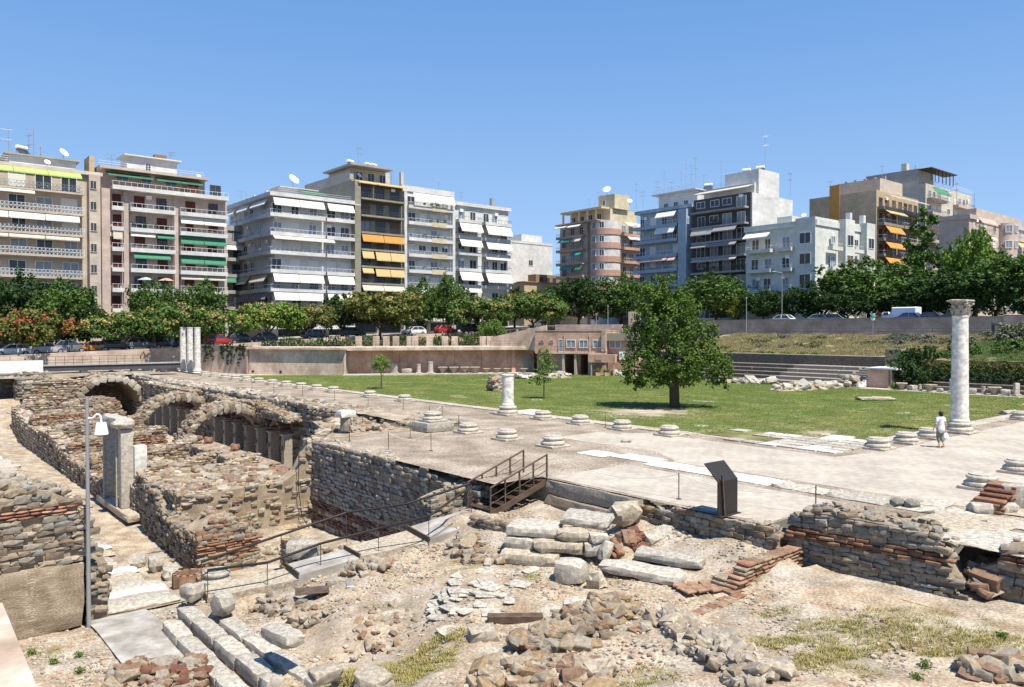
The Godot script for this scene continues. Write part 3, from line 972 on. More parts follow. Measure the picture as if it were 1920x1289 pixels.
func build_city() -> void:
	var dark := [M.pane, M.pane, M.pane_pale, M.shutter_white]
	var t: Node3D
	# long block with full-width balconies
	t = bldg("long grey-cream block with full-width white railings and lime awnings on top", 112, -34, false)
	shell(t, M.w_beige, 28.4, 14, -4, 28.5)
	roof_edge(t, M.w_cream, 28.4, 14, 28.5, 0.35, 0.5)
	facade(t, Transform3D.IDENTITY, {"s0": 3.9, "n": 8, "fh": 3.08, "slab": M.w_beige, "rail": M.rail_white, "frame": M.rail_white, "panes": [M.pane, M.pane_pale, M.shutter_white, M.pane], "bays": [[0.2, 26.2, 1.5, "lip"]], "xrail": true, "wstep": 3.2, "ww": 2.1,
		"pier": [[27.6, 1.5, 1.5]], "pierm": M.w_beige, "awn": [[7, 0.5, 25.8, "lime", 0.75, 1.1], [5, 8, 25.6, "white", 0.85, 0.5], [4, 8, 25.6, "beige", 0.45, 0.4], [6, 11, 20, "white", 0.35, 0.5], [1, 15, 25.6, "beige", 0.9, 0.5], [2, 3, 9, "white", 0.6, 0.5]]})
	for k in 8: window(t, Transform3D(Basis.IDENTITY, Vector3(27.4, 4.7 + 3.08 * k, 1.51)), 0.9, 1.3, M.w_beige, M.pane)
	shopfront(t, 28.4, 1.9, 1.9, M.w_grey)
	shell(t, M.w_white, 8.5, 6, 28.68, 30.8, "penthouse", Vector3(17.5, 0, -3))
	box(t, "penthouse_roof", M.w_grey, Vector3(21.7, 30.9, -6), Vector3(9.6, 0.2, 7))
	box(t, "chimney_wall", M.w_tan, Vector3(28.0, 30.2, -4), Vector3(0.7, 3.4, 3.5))
	dish(t, Vector3(24.5, 31.0, -4), 1.0, 0.6)
	dish(t, Vector3(22.0, 29.3, -1.5), 0.6, 0.2)
	heater(t, Vector3(19.5, 31.0, -5), 0.5)
	for p in [[14.5, 5.5], [17.5, 6.0], [20.0, 5.5], [21.5, 4.0], [20.6, 6.5]]: antenna(t, Vector3(p[0], 28.6, -3.5), p[1])
	for i in 3: box(t, "roof_railing", M.rail_white, Vector3(8.5, 29.35 + 0.3 * i, 0.2), Vector3(17, 0.04, 0.04))
	# pink block with red shutters
	t = bldg("pinkish block with dark red shutters, white parapets and green awnings", 112, -5.3, false)
	shell(t, M.w_pink, 18.8, 14, -4, 26.9)
	shell(t, M.w_pink, 15.8, 10, 26.92, 29.9, "top_storey", Vector3(0, 0, -1.6))
	roof_edge(t, M.w_beige, 15.8, 11.6, 29.9, 0.25, 0.1)
	facade(t, Transform3D.IDENTITY, {"s0": 5.35, "n": 7, "fh": 3.08, "slab": M.w_white, "rail": M.rail_white, "frame": M.shutter_red, "panes": [M.shutter_red, M.shutter_red, M.pane], "bays": [[1.3, 2.9, 1.0, "half"], [3.8, 10.3, 1.35, "half"], [11.0, 18.4, 1.5, "half"]], "wstep": 3.1, "ww": 1.6, "pier": [[0.55, 1.1, 0.5], [3.35, 0.7, 0.6], [10.65, 0.6, 0.6]], "pierm": M.w_pink,
		"awn": [[5, 11.1, 18.3, "white", 1.0, 0.5], [4, 11.1, 18.3, "green", 1.15, 0.5], [3, 11.1, 18.3, "green", 1.2, 0.6], [3, 4.2, 9.6, "green", 0.8, 0.6], [4, 7.6, 10.3, "green", 0.6, 0.5], [4, 3.8, 7.4, "white", 0.5, 0.4], [2, 11.1, 18.3, "beige", 0.6, 0.5], [4, 1.4, 2.8, "beige", 1.1, 0.2], [1, 3.8, 10.2, "beige", 0.3, 0.3]]})
	facade(t, Transform3D.IDENTITY, {"s0": 26.9, "n": 1, "fh": 3.0, "slab": M.w_white, "rail": M.rail_white, "frame": M.shutter_brown, "panes": [M.pane, M.shutter_red], "bays": [[1.3, 18.6, 1.5, "half"]], "wstep": 3.3, "ww": 1.8})
	for q in [[1.0, 7.4, -1.3], [8.0, 11.5, -1.3], [11.6, 15.0, -1.3]]:
		part(t, "awning", awning_mesh(q[1] - q[0], 0.7, 1.8), M.a_green, Vector3((q[0] + q[1]) * 0.5, 29.75, q[2] - 0.3))
	shopfront(t, 18.8, 2.9, 2.3, M.w_grey)
	shell(t, M.w_white, 7.5, 4, 30.1, 32.9, "roof_room", Vector3(4.5, 0, -3.5))
	box(t, "roof_room_slab", M.w_white, Vector3(8.3, 33.0, -5.4), Vector3(8.6, 0.2, 5))
	box(t, "chimney", M.brick, Vector3(9.8, 33.5, -5), Vector3(1.8, 0.9, 1.0))
	window(t, Transform3D(Basis.IDENTITY, Vector3(7.6, 30.9, -3.5)), 0.9, 1.2, M.rail_white, M.pane)
	dish(t, Vector3(15.0, 30.2, -2.2), 0.55, 0.3)
	antenna(t, Vector3(11.5, 33.1, -5), 1.6)
	antenna(t, Vector3(2.2, 30.1, -3), 2.6)
	for i in 3: box(t, "roof_railing", M.rail_white, Vector3(7.9, 30.6 + 0.35 * i, -1.6), Vector3(15.6, 0.04, 0.04))
	for q in [[6.0, "blue"], [9.0, "terracotta"]]:
		var um := MB.new()
		um.tube(Vector3.ZERO, Vector3(0, 2.1, 0), 0.03, 0.03, 5)
		um.lathe([[1.25, 1.75], [0.6, 2.1], [0.02, 2.25]], 10)
		part(t, "balcony_parasol", um.mesh(), M["w_" + q[1]], Vector3(q[0], 11.5, 0.85))
	# narrow grey building in the gap
	t = bldg("narrow grey building deep in the gap beside the white corner block", 127, 13.5, false)
	shell(t, M.w_grey, 9, 10, -4, 24)
	facade(t, Transform3D.IDENTITY, {"s0": 6.5, "n": 6, "fh": 3.0, "slab": M.w_grey, "rail": M.rail_dark, "frame": M.rail_dark, "panes": dark, "bays": [[0.5, 8.5, 1.2, "half"]], "awn": [[4, 1, 8, "white", 0.8, 0.5], [2, 1, 8, "green", 0.8, 0.5]]})
	roof_edge(t, M.w_grey, 9, 10, 24)
	# white corner block
	t = bldg("white corner block with wrap-round white balconies and cream awnings", 112, 21.7, false)
	shell(t, M.w_white, 14.6, 21.5, -4, 28.5)
	roof_edge(t, M.w_white, 14.6, 21.5, 28.5, 0.5, 1.3)
	var wa := {"s0": 6.0, "n": 7, "fh": 3.2, "slab": M.w_white, "rail": M.rail_white, "frame": M.rail_white, "panes": [M.shutter_white, M.shutter_white, M.pane, M.pane_pale], "bays": [[-1.3, 8.8, 1.35, "half"], [9.1, 14.6, 1.35, "half"]], "wstep": 3.0, "ww": 1.9, "plants": 0.12,
		"awn": [[6, -0.8, 8.6, "white", 1.15, 0.6], [6, 9.2, 14.4, "white", 1.2, 0.7], [4, -0.9, 10.4, "white", 0.5, 0.8], [2, -0.9, 8.4, "white", 1.4, 0.7], [2, 9.2, 14.4, "white", 1.4, 0.7], [1, -0.8, 8.2, "white", 1.3, 0.7], [1, 9.2, 14.2, "white", 1.2, 0.6]]}
	facade(t, Transform3D.IDENTITY, wa)
	wa = wa.duplicate()
	wa.bays = [[0.2, 6.4, 1.0, "half"], [7.0, 13.0, 1.0, "half"], [13.8, 21.4, 1.25, "half"]]
	wa.awn = [[6, 1, 6, "white", 0.9, 0.6], [6, 7.4, 12.6, "white", 0.9, 0.6], [6, 14, 20.8, "white", 0.9, 0.6], [2, 1, 6, "beige", 1.3, 0.8], [2, 7.4, 12.6, "beige", 1.3, 0.8], [2, 14, 20.8, "beige", 1.3, 0.8], [1, 1, 6, "grey", 1.2, 0.6], [1, 7.4, 12.6, "grey", 1.2, 0.6], [1, 14, 20.8, "grey", 1.2, 0.6]]
	facade(t, Transform3D(Basis(Vector3.UP, -PI / 2), Vector3(0, 0, -21.5)), wa)
	shopfront(t, 14.6, 4.4, 1.8, M.w_grey)
	shell(t, M.w_white, 6.5, 5, 28.7, 31.0, "roof_room", Vector3(3.0, 0, -4))
	box(t, "roof_room_slab", M.w_cream, Vector3(6.2, 31.1, -6.4), Vector3(7.4, 0.2, 5.8))
	dish(t, Vector3(5.6, 31.2, -5), 1.45, 0.35)
	part(t, "awning", awning_mesh(4.4, 0.6, 2.4), M.a_green, Vector3(8.2, 30.8, -3.8))
	for p in [[-0.3, -6.0], [-0.2, -12.0]]: box(t, "chimney", M.w_white, Vector3(p[0] + 1.5, 29.6, p[1]), Vector3(0.6, 1.8, 0.6))
	for p in [[1.0, -18.0, 3.5], [0.8, -15.0, 3.0], [12.5, -9.0, 3.0]]: antenna(t, Vector3(p[0], 28.7, p[1]), p[2])
	for i in 3: box(t, "roof_railing", M.rail_blue, Vector3(7.3, 29.3 + 0.3 * i, 0.6), Vector3(14, 0.04, 0.04))
	# brown block with orange awnings
	t = bldg("tall dark brown block with orange awnings between two white blocks", 112, 36.4, false)
	shell(t, M.w_olive, 10.8, 20, -4, 33.0)
	roof_edge(t, M.w_olive, 10.8, 20, 33.0, 0.2, 0.05)
	facade(t, Transform3D.IDENTITY, {"s0": 8.0, "n": 8, "fh": 3.13, "slab": M.w_olive, "rail": M.rail_dark, "frame": M.shutter_brown, "panes": [M.pane, M.pane_pale, M.shutter_brown, M.pane], "bays": [[1.3, 10.6, 1.3, "lip"]], "wstep": 2.9, "ww": 2.0, "pier": [[0.6, 1.2, 1.3]], "pierm": M.w_olive,
		"awn": [[4, 1.4, 10.5, "orange", 1.35, 0.5], [3, 1.4, 3.9, "sand", 1.3, 0.5], [3, 4.2, 10.6, "sand", 1.6, 0.6], [2, 1.4, 3.8, "sand", 0.9, 0.5], [2, 4.2, 10.5, "sand", 1.4, 0.5], [1, 1.4, 10.4, "beige", 1.0, 0.6]]})
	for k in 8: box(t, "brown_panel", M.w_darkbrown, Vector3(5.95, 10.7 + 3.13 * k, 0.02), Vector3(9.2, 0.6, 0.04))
	for q in [[0.6, 4.6], [4.7, 10.9]]: part(t, "awning", awning_mesh(q[1] - q[0], 0.55, 1.6), M.a_sand, Vector3((q[0] + q[1]) * 0.5, 33.3, 0.0))
	shell(t, M.w_cream, 8.4, 9, 33.2, 36.0, "top_storey", Vector3(1.2, 0, -2.6))
	roof_edge(t, M.w_grey, 8.4, 11, 36.0, 0.1, 0.3)
	shell(t, M.w_grey, 0.8, 19, 33.2, 35.0, "side_parapet", Vector3(-0.1, 0, -0.5))
	for i in 3: window(t, Transform3D(Basis.IDENTITY, Vector3(3.0 + 2.5 * i, 33.4, -2.6)), 1.5, 2.1, M.rail_white, M.pane)
	for p in [[2.2, 0.4], [6.0, 0.5], [7.2, 0.4]]: heater(t, Vector3(p[0], 36.2, -4), p[1])
	dish(t, Vector3(2.2, 33.6, -1.2), 0.75, 0.3)
	antenna(t, Vector3(3.6, 36.2, -4), 4.2)
	antenna(t, Vector3(10.2, 33.3, -3), 3.2)
	shopfront(t, 10.8, 4.9, 3.0, M.w_grey)
	# white block with planted balconies
	t = bldg("white and cream block with planted balconies next to the brown block", 112, 47.3, false)
	shell(t, M.w_white, 11.9, 18, -4, 32.5)
	roof_edge(t, M.w_white, 11.9, 18, 32.5, 0.9, 0.2)
	facade(t, Transform3D.IDENTITY, {"s0": 7.6, "n": 8, "fh": 3.1, "slab": M.w_white, "rail": M.rail_white, "frame": M.rail_white, "panes": [M.pane_pale, M.shutter_white, M.pane], "bays": [[0.6, 11.3, 1.35, "half"]], "wstep": 2.7, "ww": 1.9, "plants": 0.75, "pier": [[0.3, 0.6, 0.7], [11.6, 0.5, 0.7]], "pierm": M.w_white,
		"awn": [[7, 1.6, 11.2, "white", 1.5, 0.7], [1, 1, 5.2, "white", 0.9, 0.6], [1, 5.6, 11, "white", 0.9, 0.6]]})
	for k in 7: box(t, "cream_panel", M.w_yellow, Vector3(7.6, 10.85 + 3.1 * k, 1.42), Vector3(3.4, 0.9, 0.06))
	box(t, "chimney", M.w_cream, Vector3(0.4, 34.6, -1.0), Vector3(0.6, 3.2, 0.6))
	antenna(t, Vector3(10.5, 33.4, -3), 3.0)
	antenna(t, Vector3(4.0, 33.4, -5), 2.0)
	shopfront(t, 11.9, 5.1, 2.4, M.w_grey)
	# white block with paired bays of white awnings
	t = bldg("white block with two columns of big white awnings and dark glass rails", 112, 59.3, false)
	shell(t, M.w_mint, 14.4, 18, -4, 31.0)
	roof_edge(t, M.w_white, 14.4, 18, 31.0, 0.55, 0.5)
	facade(t, Transform3D.IDENTITY, {"s0": 7.9, "n": 7, "fh": 3.3, "slab": M.w_white, "rail": M.rail_dark, "frame": M.rail_white, "panes": dark, "bays": [[0.5, 6.2, 1.3, "half"], [7.2, 14.2, 1.3, "half"]], "wstep": 2.6, "ww": 1.8, "plants": 0.15,
		"awn": [[5, 0.6, 6.2, "white", 1.7, 0.9], [5, 7.3, 14, "white", 1.9, 1.0], [4, 0.6, 6.2, "white", 1.4, 0.8], [4, 7.3, 14, "white", 1.6, 0.9], [2, 0.6, 6.2, "white", 1.7, 0.9], [2, 7.3, 14, "white", 1.9, 1.0], [1, 0.8, 6.0, "white", 0.8, 0.7], [3, 7.3, 14, "white", 0.4, 0.4]]})
	box(t, "chimney", M.w_grey, Vector3(11.5, 32.6, -2.0), Vector3(0.7, 2.4, 0.7))
	dish(t, Vector3(5.8, 31.3, -3), 0.5, 0.4)
	antenna(t, Vector3(6.2, 31.2, -6), 4.0)
	shopfront(t, 14.4, 5.6, 2.2, M.w_grey)
	# distant white building and old house
	t = bldg("plain white distant building with a blank wall and one small window", 132, 84, false)
	shell(t, M.w_white, 21, 14, -4, 27.5)
	roof_edge(t, M.w_white, 21, 14, 27.5, 0.4, 0.1)
	shell(t, M.w_white, 7, 6, 27.7, 30.3, "roof_room", Vector3(13, 0, -3))
	window(t, Transform3D(Basis.IDENTITY, Vector3(13.5, 22.0, 0)), 1.5, 1.5, M.rail_white, M.pane)
	facade(t, Transform3D.IDENTITY, {"s0": 8.0, "n": 6, "fh": 3.1, "slab": M.w_white, "rail": M.rail_dark, "frame": M.rail_white, "panes": dark, "bays": [[0.2, 5.6, 1.2, "half"]], "awn": [[3, 0.4, 5.4, "white", 0.7, 0.6]]})
	for p in [[4.0, 3.0], [8.0, 3.2], [16, 2.5]]: antenna(t, Vector3(p[0], 27.6, -4), p[1])
	heater(t, Vector3(7.0, 27.8, -4), 0.4)
	t = bldg("old low house of peeling ochre plaster below the blank white wall", 124, 88.5, false, "old_house")
	shell(t, M.w_tan, 13.5, 7, -4, 17.2)
	shell(t, M.st_ochre, 8.0, 3, 17.2, 19.4, "broken_gable", Vector3(5.5, 0, -2))
	for i in 3: window(t, Transform3D(Basis.IDENTITY, Vector3(7.2 + 2.2 * i, 17.5 - (0.0 if i else 0.0), -2.0)), 1.2, 1.2, M.shutter_brown, M.pane)
	part(t, "roof", wallmesh(Vector3(-0.3, 0, 0.4), Vector3(13.8, 0, 0.4), 17.15, 17.35, 17.35, 3.0), M.brick_pale)
	box(t, "ground_floor", M.w_grey, Vector3(6.7, 12.4, 0.6), Vector3(13.6, 3.4, 1.2))
	# round-cornered block
	t = bldg("cream and terracotta block with a rounded corner of curved bands", 105.5, 95, true, "apartment_building")
	shell(t, M.w_cream, 9.0, 12, -4, 30.3, "wall", Vector3(-13, 0, 0))
	shell(t, M.w_cream, 6.1, 14, -4, 30.3, "wall", Vector3(-4.0, 0, -3.0))
	var kk := MB.new()
	var w2 := {"s0": 8.6, "n": 7, "fh": 3.1, "slab": M.w_terracotta, "rail": M.rail_dark, "frame": M.rail_white, "panes": [M.pane, M.pane_pale, M.shutter_brown], "bays": [[-13, -4.2, 1.3, "half"]], "wstep": 2.7, "ww": 1.6, "plants": 0.2, "awn": [[5, -11.5, -7.5, "teal", 0.8, 1.2], [5, -7.2, -4.3, "beige", 0.9, 0.9], [4, -7.5, -4.3, "teal", 1.0, 0.9], [3, -11, -7, "teal", 0.9, 1.0], [3, -6.6, -4.2, "green", 1.2, 0.7], [6, -12.8, -8.8, "white", 0.5, 1.1], [6, -8.6, -4.4, "white", 0.6, 0.9]]}
	facade(t, Transform3D.IDENTITY, w2)
	for k in 8:      # curved bands of the corner
		for half in 2:
			kk = MB.new()
			var rr := 3.6 if half == 0 else 3.45
			var y0 := 5.5 + 3.1 * k + (0.0 if half == 0 else 1.35)
			var pr := [[0.02, y0], [rr, y0], [rr, y0 + (1.35 if half == 0 else 1.75)], [0.02, y0 + (1.35 if half == 0 else 1.75)]]
			kk.lathe(pr, 28)
			part(t, "corner_band", kk.mesh(), M.w_terracotta if half == 0 else M.w_white, Vector3(-1.0, 0, -3.0))
		if k > 0:
			for a in [-0.55, -0.1, 0.5]:
				window(t, Transform3D(Basis(Vector3.UP, a), Vector3(-1.0, 5.5 + 3.1 * k + 1.4, -3.0) + Basis(Vector3.UP, a) * Vector3(0, 0, 3.44)), 1.2, 1.5, M.rail_white, M.pane)
	var w3 := w2.duplicate()
	w3.bays = [[0.0, 9.5, 1.2, "half"]]
	w3.awn = [[6, 0.3, 8.5, "white", 0.7, 0.9], [5, 1.0, 9, "white", 0.6, 0.7]]
	w3.rail = M.rail_white
	facade(t, Transform3D(Basis(Vector3.UP, PI / 2), Vector3(2.1, 0, -4.6)), w3)
	box(t, "cornice", M.w_terracotta, Vector3(-6.3, 30.4, -4.5), Vector3(13.6, 0.3, 12))
	shell(t, M.w_yellow, 13, 9, 30.5, 33.2, "top_storey", Vector3(-12.2, 0, -2.6))
	for i in 5: box(t, "pergola_post", M.w_yellow, Vector3(-12.5 + 2.7 * i, 31.9, -0.6), Vector3(0.35, 2.8, 0.35))
	box(t, "pergola_beam", M.w_yellow, Vector3(-6.5, 33.4, -1.6), Vector3(13.5, 0.4, 2.6))
	for i in 4: window(t, Transform3D(Basis.IDENTITY, Vector3(-11.0 + 2.8 * i, 30.7, -2.6)), 1.5, 1.8, M.rail_white, M.pane)
	shell(t, M.w_yellow, 5, 5, 33.3, 36.6, "roof_room", Vector3(-3.6, 0, -3.4))
	window(t, Transform3D(Basis.IDENTITY, Vector3(-1.8, 34.3, -3.4)), 0.9, 1.2, M.rail_white, M.pane)
	dish(t, Vector3(-2.4, 36.7, -5), 1.3, 0.5)
	dish(t, Vector3(3.6, 34.0, -6), 0.8, 0.9)
	for p in [[-13, 5], [-10.5, 3.5], [-8.8, 6], [-7.2, 5], [-5.4, 6], [4.4, 6], [6.0, 4]]: antenna(t, Vector3(p[0], 33.0, -6 - absf(p[0]) * 0.3), p[1])
	# light blue block
	t = bldg("light blue block with horizontal blue rails facing the upper street", 93.5, 95, true)
	shell(t, M.w_blue, 13.2, 16, -4, 30.2)
	roof_edge(t, M.w_blue, 13.2, 16, 30.2, 0.5, 0.9)
	facade(t, Transform3D.IDENTITY, {"s0": 8.65, "n": 7, "fh": 3.05, "slab": M.w_blue, "rail": M.rail_blue, "frame": M.rail_white, "panes": [M.pane, M.pane_pale, M.shutter_white], "bays": [[-0.8, 10.8, 1.4, "half"]], "wstep": 2.8, "ww": 1.5, "plants": 0.15, "pier": [[12.2, 2.0, 1.5]], "pierm": M.w_blue, "awn": [[6, 5.5, 10.6, "white", 1.0, 0.7], [5, 5.3, 10.4, "white", 1.2, 0.7], [3, 1.0, 8.6, "pinkish", 0.7, 0.9], [3, 8.7, 10.7, "pinkish", 0.8, 0.8]]})
	shell(t, M.w_white, 10, 9, 30.4, 34.2, "top_storey", Vector3(2.5, 0, -3))
	for i in 3: window(t, Transform3D(Basis.IDENTITY, Vector3(4.5 + 2.6 * i, 31.0, -3)), 1.2, 1.5, M.rail_white, M.pane)
	box(t, "roof", M.w_white, Vector3(7.2, 34.3, -7), Vector3(11.5, 0.2, 10.5))
	for i in 3: box(t, "roof_railing", M.rail_white, Vector3(7.2, 34.7 + 0.3 * i, -2.0), Vector3(11, 0.05, 0.05))
	for p in [[0.5, 5.0], [2.0, 7.0], [3.6, 4.5], [6, 6.5], [7, 8.5], [8.2, 7.5], [9.2, 9], [11.0, 5]]: antenna(t, Vector3(p[0], 33.0, -5 - p[0] * 0.2), p[1])
	heater(t, Vector3(11.5, 34.6, -8), 0.4)
	# dark block
	t = bldg("dark charcoal block with shaded balconies beside the light blue one", 79.6, 95, true)
	shell(t, M.w_charcoal, 13.0, 0.4, -4, 31.5)
	shell(t, M.w_white, 13.1, 14, -4, 31.4, "wall", Vector3(0, 0, -0.4))
	facade(t, Transform3D.IDENTITY, {"s0": 7.84, "n": 8, "fh": 2.98, "slab": M.w_grey, "rail": M.rail_dark, "frame": M.rail_white, "panes": [M.pane, M.pane, M.pane_pale], "bays": [[0.3, 12.6, 1.3, "lip"]], "wstep": 2.9, "ww": 2.2, "plants": 0.12, "awn": [[5, 0.4, 5.4, "stripe", 1.2, 0.5], [5, 5.6, 11, "grey", 0.9, 0.8], [4, 0.6, 11, "grey", 0.7, 0.8], [3, 0.6, 11, "stripe", 0.45, 0.7], [1, 5.5, 12, "beige", 0.6, 0.6]]})
	part(t, "awning", awning_mesh(12.6, 0.7, 2.0), M.a_beige, Vector3(6.4, 33.2, -1.6))
	shell(t, M.w_white, 11.5, 8, 31.5, 33.6, "top_storey", Vector3(1.0, 0, -2))
	shell(t, M.w_white, 7.3, 6, 33.6, 36.4, "top_room", Vector3(4.5, 0, -4))
	box(t, "side_tower", M.w_white, Vector3(12.4, 33.3, -6), Vector3(1.4, 5.6, 7))
	for i in 2: heater(t, Vector3(6.0 + 3.2 * i, 36.5, -9), 0.3)
	for i in 3: box(t, "roof_railing", M.rail_blue, Vector3(6.5, 33.9 + 0.3 * i, -2.2), Vector3(11, 0.05, 0.05))
	antenna(t, Vector3(12.2, 36.1, -6), 7.0)
	antenna(t, Vector3(14.0, 31.4, -12), 5.0)
	antenna(t, Vector3(2.2, 34.0, -6), 6.0)
	box(t, "orange_towel", M.a_orange, Vector3(3.6, 11.3, 1.36), Vector3(2.2, 0.9, 0.05))
	# villa
	t = bldg("pale mint four-storey villa with white mouldings at the street corner", 64.2, 90, true, "villa")
	shell(t, M.w_mint, 13.4, 20, -4, 23.2)
	roof_edge(t, M.w_mint, 13.4, 20, 23.2, 0.8, 0.3)
	shell(t, M.w_mint, 3.6, 20.4, 6, 24.6, "corner_tower", Vector3(9.9, 0, 0.35))
	var vw := {"s0": 8.9, "n": 4, "fh": 3.5, "slab": M.w_mint, "rail": M.rail_white, "frame": M.rail_white, "panes": [M.shutter_brown, M.pane, M.pane_pale], "bays": [[0.8, 5.6, 1.2, "half"], [6.4, 9.4, 0.9, "half"]], "wstep": 2.4, "ww": 1.5, "awn": [[3, 0.6, 5.6, "white", 0.8, 1.1]]}
	facade(t, Transform3D.IDENTITY, vw)
	for k in 4: window(t, Transform3D(Basis.IDENTITY, Vector3(11.7, 9.7 + 3.5 * k, 0.36)), 2.1, 1.9, M.rail_white, M.pane if k != 2 else M.shutter_brown)
	vw = vw.duplicate()
	vw.bays = [[3.5, 7.0, 0.9, "half"], [10.5, 14.5, 0.9, "half"]]
	vw.awn = []
	facade(t, Transform3D(Basis(Vector3.UP, PI / 2), Vector3(13.8, 0, 0.35)), vw)
	for q in [7.4, 15.0]:
		box(t, "bay", M.w_mint, Vector3(14.2, 16.0, -q - 1.6), Vector3(1.2, 17.5, 3.2))
		for k in 4: window(t, Transform3D(Basis(Vector3.UP, PI / 2), Vector3(14.8, 9.7 + 3.5 * k, -q - 1.6)), 2.1, 1.9, M.rail_white, M.pane if k % 2 else M.shutter_brown)
	box(t, "tile_roof", M.brick_pale, Vector3(6, 24.5, -9), Vector3(9, 0.5, 6))
	shell(t, M.w_mint, 3, 3, 23.4, 26.2, "roof_room", Vector3(2.5, 0, -6))
	dish(t, Vector3(10.2, 24.7, -2), 0.6, 0.2)
	for p in [[15, -12], [15, -17]]: box(t, "chimney", M.w_mint, Vector3(p[0] - 2, 25.2, p[1]), Vector3(0.8, 2.4, 0.8))
	# tan block
	t = bldg("tan block with a bare side wall and faded orange awnings behind the villa", 69.8, 121.6, true)
	shell(t, M.w_tan, 14.2, 19, -4, 33.4)
	shell(t, M.w_beige, 9, 10, 33.4, 36.2, "top_storey", Vector3(4.5, 0, -3))
	box(t, "ochre_shaft", M.a_orange, Vector3(5.6, 29.0, 0.06), Vector3(2.2, 13, 0.12))
	facade(t, Transform3D(Basis(Vector3.UP, PI / 2), Vector3(14.2, 0, 0)), {"s0": 8.0, "n": 8, "fh": 3.1, "slab": M.w_olive, "rail": M.rail_white, "frame": M.shutter_brown, "panes": [M.pane, M.shutter_brown], "bays": [[0.3, 9.0, 1.4, "half"], [9.3, 18.6, 1.4, "half"]], "awn": [[6, 0.6, 9, "sand", 0.7, 1.0], [5, 1, 8, "orange", 1.4, 1.0], [4, 1, 8, "orange", 1.3, 1.0], [3, 1, 8, "orange", 1.2, 0.9], [7, 0.5, 18, "beige", 0.6, 1.4], [2, 1, 8, "sand", 1.0, 0.8]]})
	antenna(t, Vector3(13, 34.6, -5), 4.5)
	antenna(t, Vector3(2, 33.6, -5), 4.0)
	for i in 5: box(t, "chimney", M.w_grey, Vector3(5.0 + 2.0 * i, 36.6, -6), Vector3(0.5, 0.9, 0.5))
	# tall white block
	t = bldg("tall cream block with green awnings and a dark roof pergola", 58, 150, false)
	shell(t, M.w_cream, 26, 16, -4, 38.5)
	shell(t, M.w_grey, 8, 12, 38.5, 42.2, "roof_room", Vector3(1.0, 0, -2))
	facade(t, Transform3D.IDENTITY, {"s0": 10.0, "n": 9, "fh": 3.1, "slab": M.w_pink, "rail": M.rail_dark, "frame": M.rail_white, "panes": dark, "bays": [[0.5, 8.5, 1.3, "half"], [11, 14, 0.0, "lip"], [15, 25, 1.2, "half"]], "awn": [[8, 0.6, 8.4, "green", 1.5, 1.0], [6, 0.6, 4.5, "green", 1.4, 0.9], [4, 2, 8, "green", 1.4, 0.9], [3, 16, 22, "teal", 1.4, 0.9], [5, 15.5, 18, "green", 1.0, 0.8]]})
	for i in 7: box(t, "pergola_post", M.wood_dark, Vector3(2.0 + 2.0 * i, 40.6, 0.4), Vector3(0.15, 2.6, 0.15))
	box(t, "pergola", M.wood_dark, Vector3(8, 42.0, -0.6), Vector3(14, 0.2, 3.0))
	box(t, "chimney", M.w_cream, Vector3(3.5, 43.2, -6), Vector3(1.4, 2.0, 1.2))
	dish(t, Vector3(1.6, 42.3, -3), 0.7, 0.5)
	dish(t, Vector3(6.0, 42.3, -3), 0.7, 0.5)
	for p in [[10.0, 4.0], [20.0, 3.0], [24.0, 5.0]]: antenna(t, Vector3(p[0], 39.0, -4), p[1])
	for i in 3: box(t, "roof_railing", M.rail_white, Vector3(20, 39.0 + 0.35 * i, 0.2), Vector3(12, 0.05, 0.05))
	# pinkish block at the right edge
	t = bldg("pinkish block with a rounded window bay beyond the tall trees", 38, 119.6, false)
	shell(t, M.w_pink, 34, 5, -4, 25.6)
	roof_edge(t, M.w_pink, 34, 5, 25.6, 0.6, 0.3)
	shell(t, M.w_beige, 24, 3, 25.8, 28.6, "top_storey", Vector3(9, 0, -2))
	facade(t, Transform3D.IDENTITY, {"s0": 8.4, "n": 6, "fh": 2.95, "slab": M.w_pink, "rail": M.rail_white, "frame": M.rail_white, "panes": dark, "bays": [[1, 9, 1.2, "half"], [10.5, 13.5, 0.0, "lip"], [19.5, 27, 1.3, "half"], [28, 33, 1.2, "half"]], "awn": [[5, 1, 9, "pinkish", 1.0, 0.7], [4, 1, 9, "beige", 0.8, 0.7], [4, 20, 26.5, "sand", 1.1, 0.8], [2, 20, 26.5, "white", 1.1, 0.8]]})
	kk = MB.new()
	kk.lathe([[2.2, 4.0], [2.2, 26.0], [0.02, 26.1]], 20)
	part(t, "round_bay", kk.mesh(), M.w_pink, Vector3(16.6, 0, 0.2))
	for k in 6:
		for a in [-0.9, -0.1, 0.7]: window(t, Transform3D(Basis(Vector3.UP, a), Vector3(16.6, 9.4 + 2.95 * k, 0.2) + Basis(Vector3.UP, a) * Vector3(0, 0, 2.2)), 1.2, 1.4, M.rail_white, M.pane_pale)
	for p in [[3.0, 4.0], [9.0, 3.0], [13, 5], [22, 4.0]]: antenna(t, Vector3(p[0], 29.6, -7), p[1])
	dish(t, Vector3(11, 29.7, -6), 0.6, 0.4)

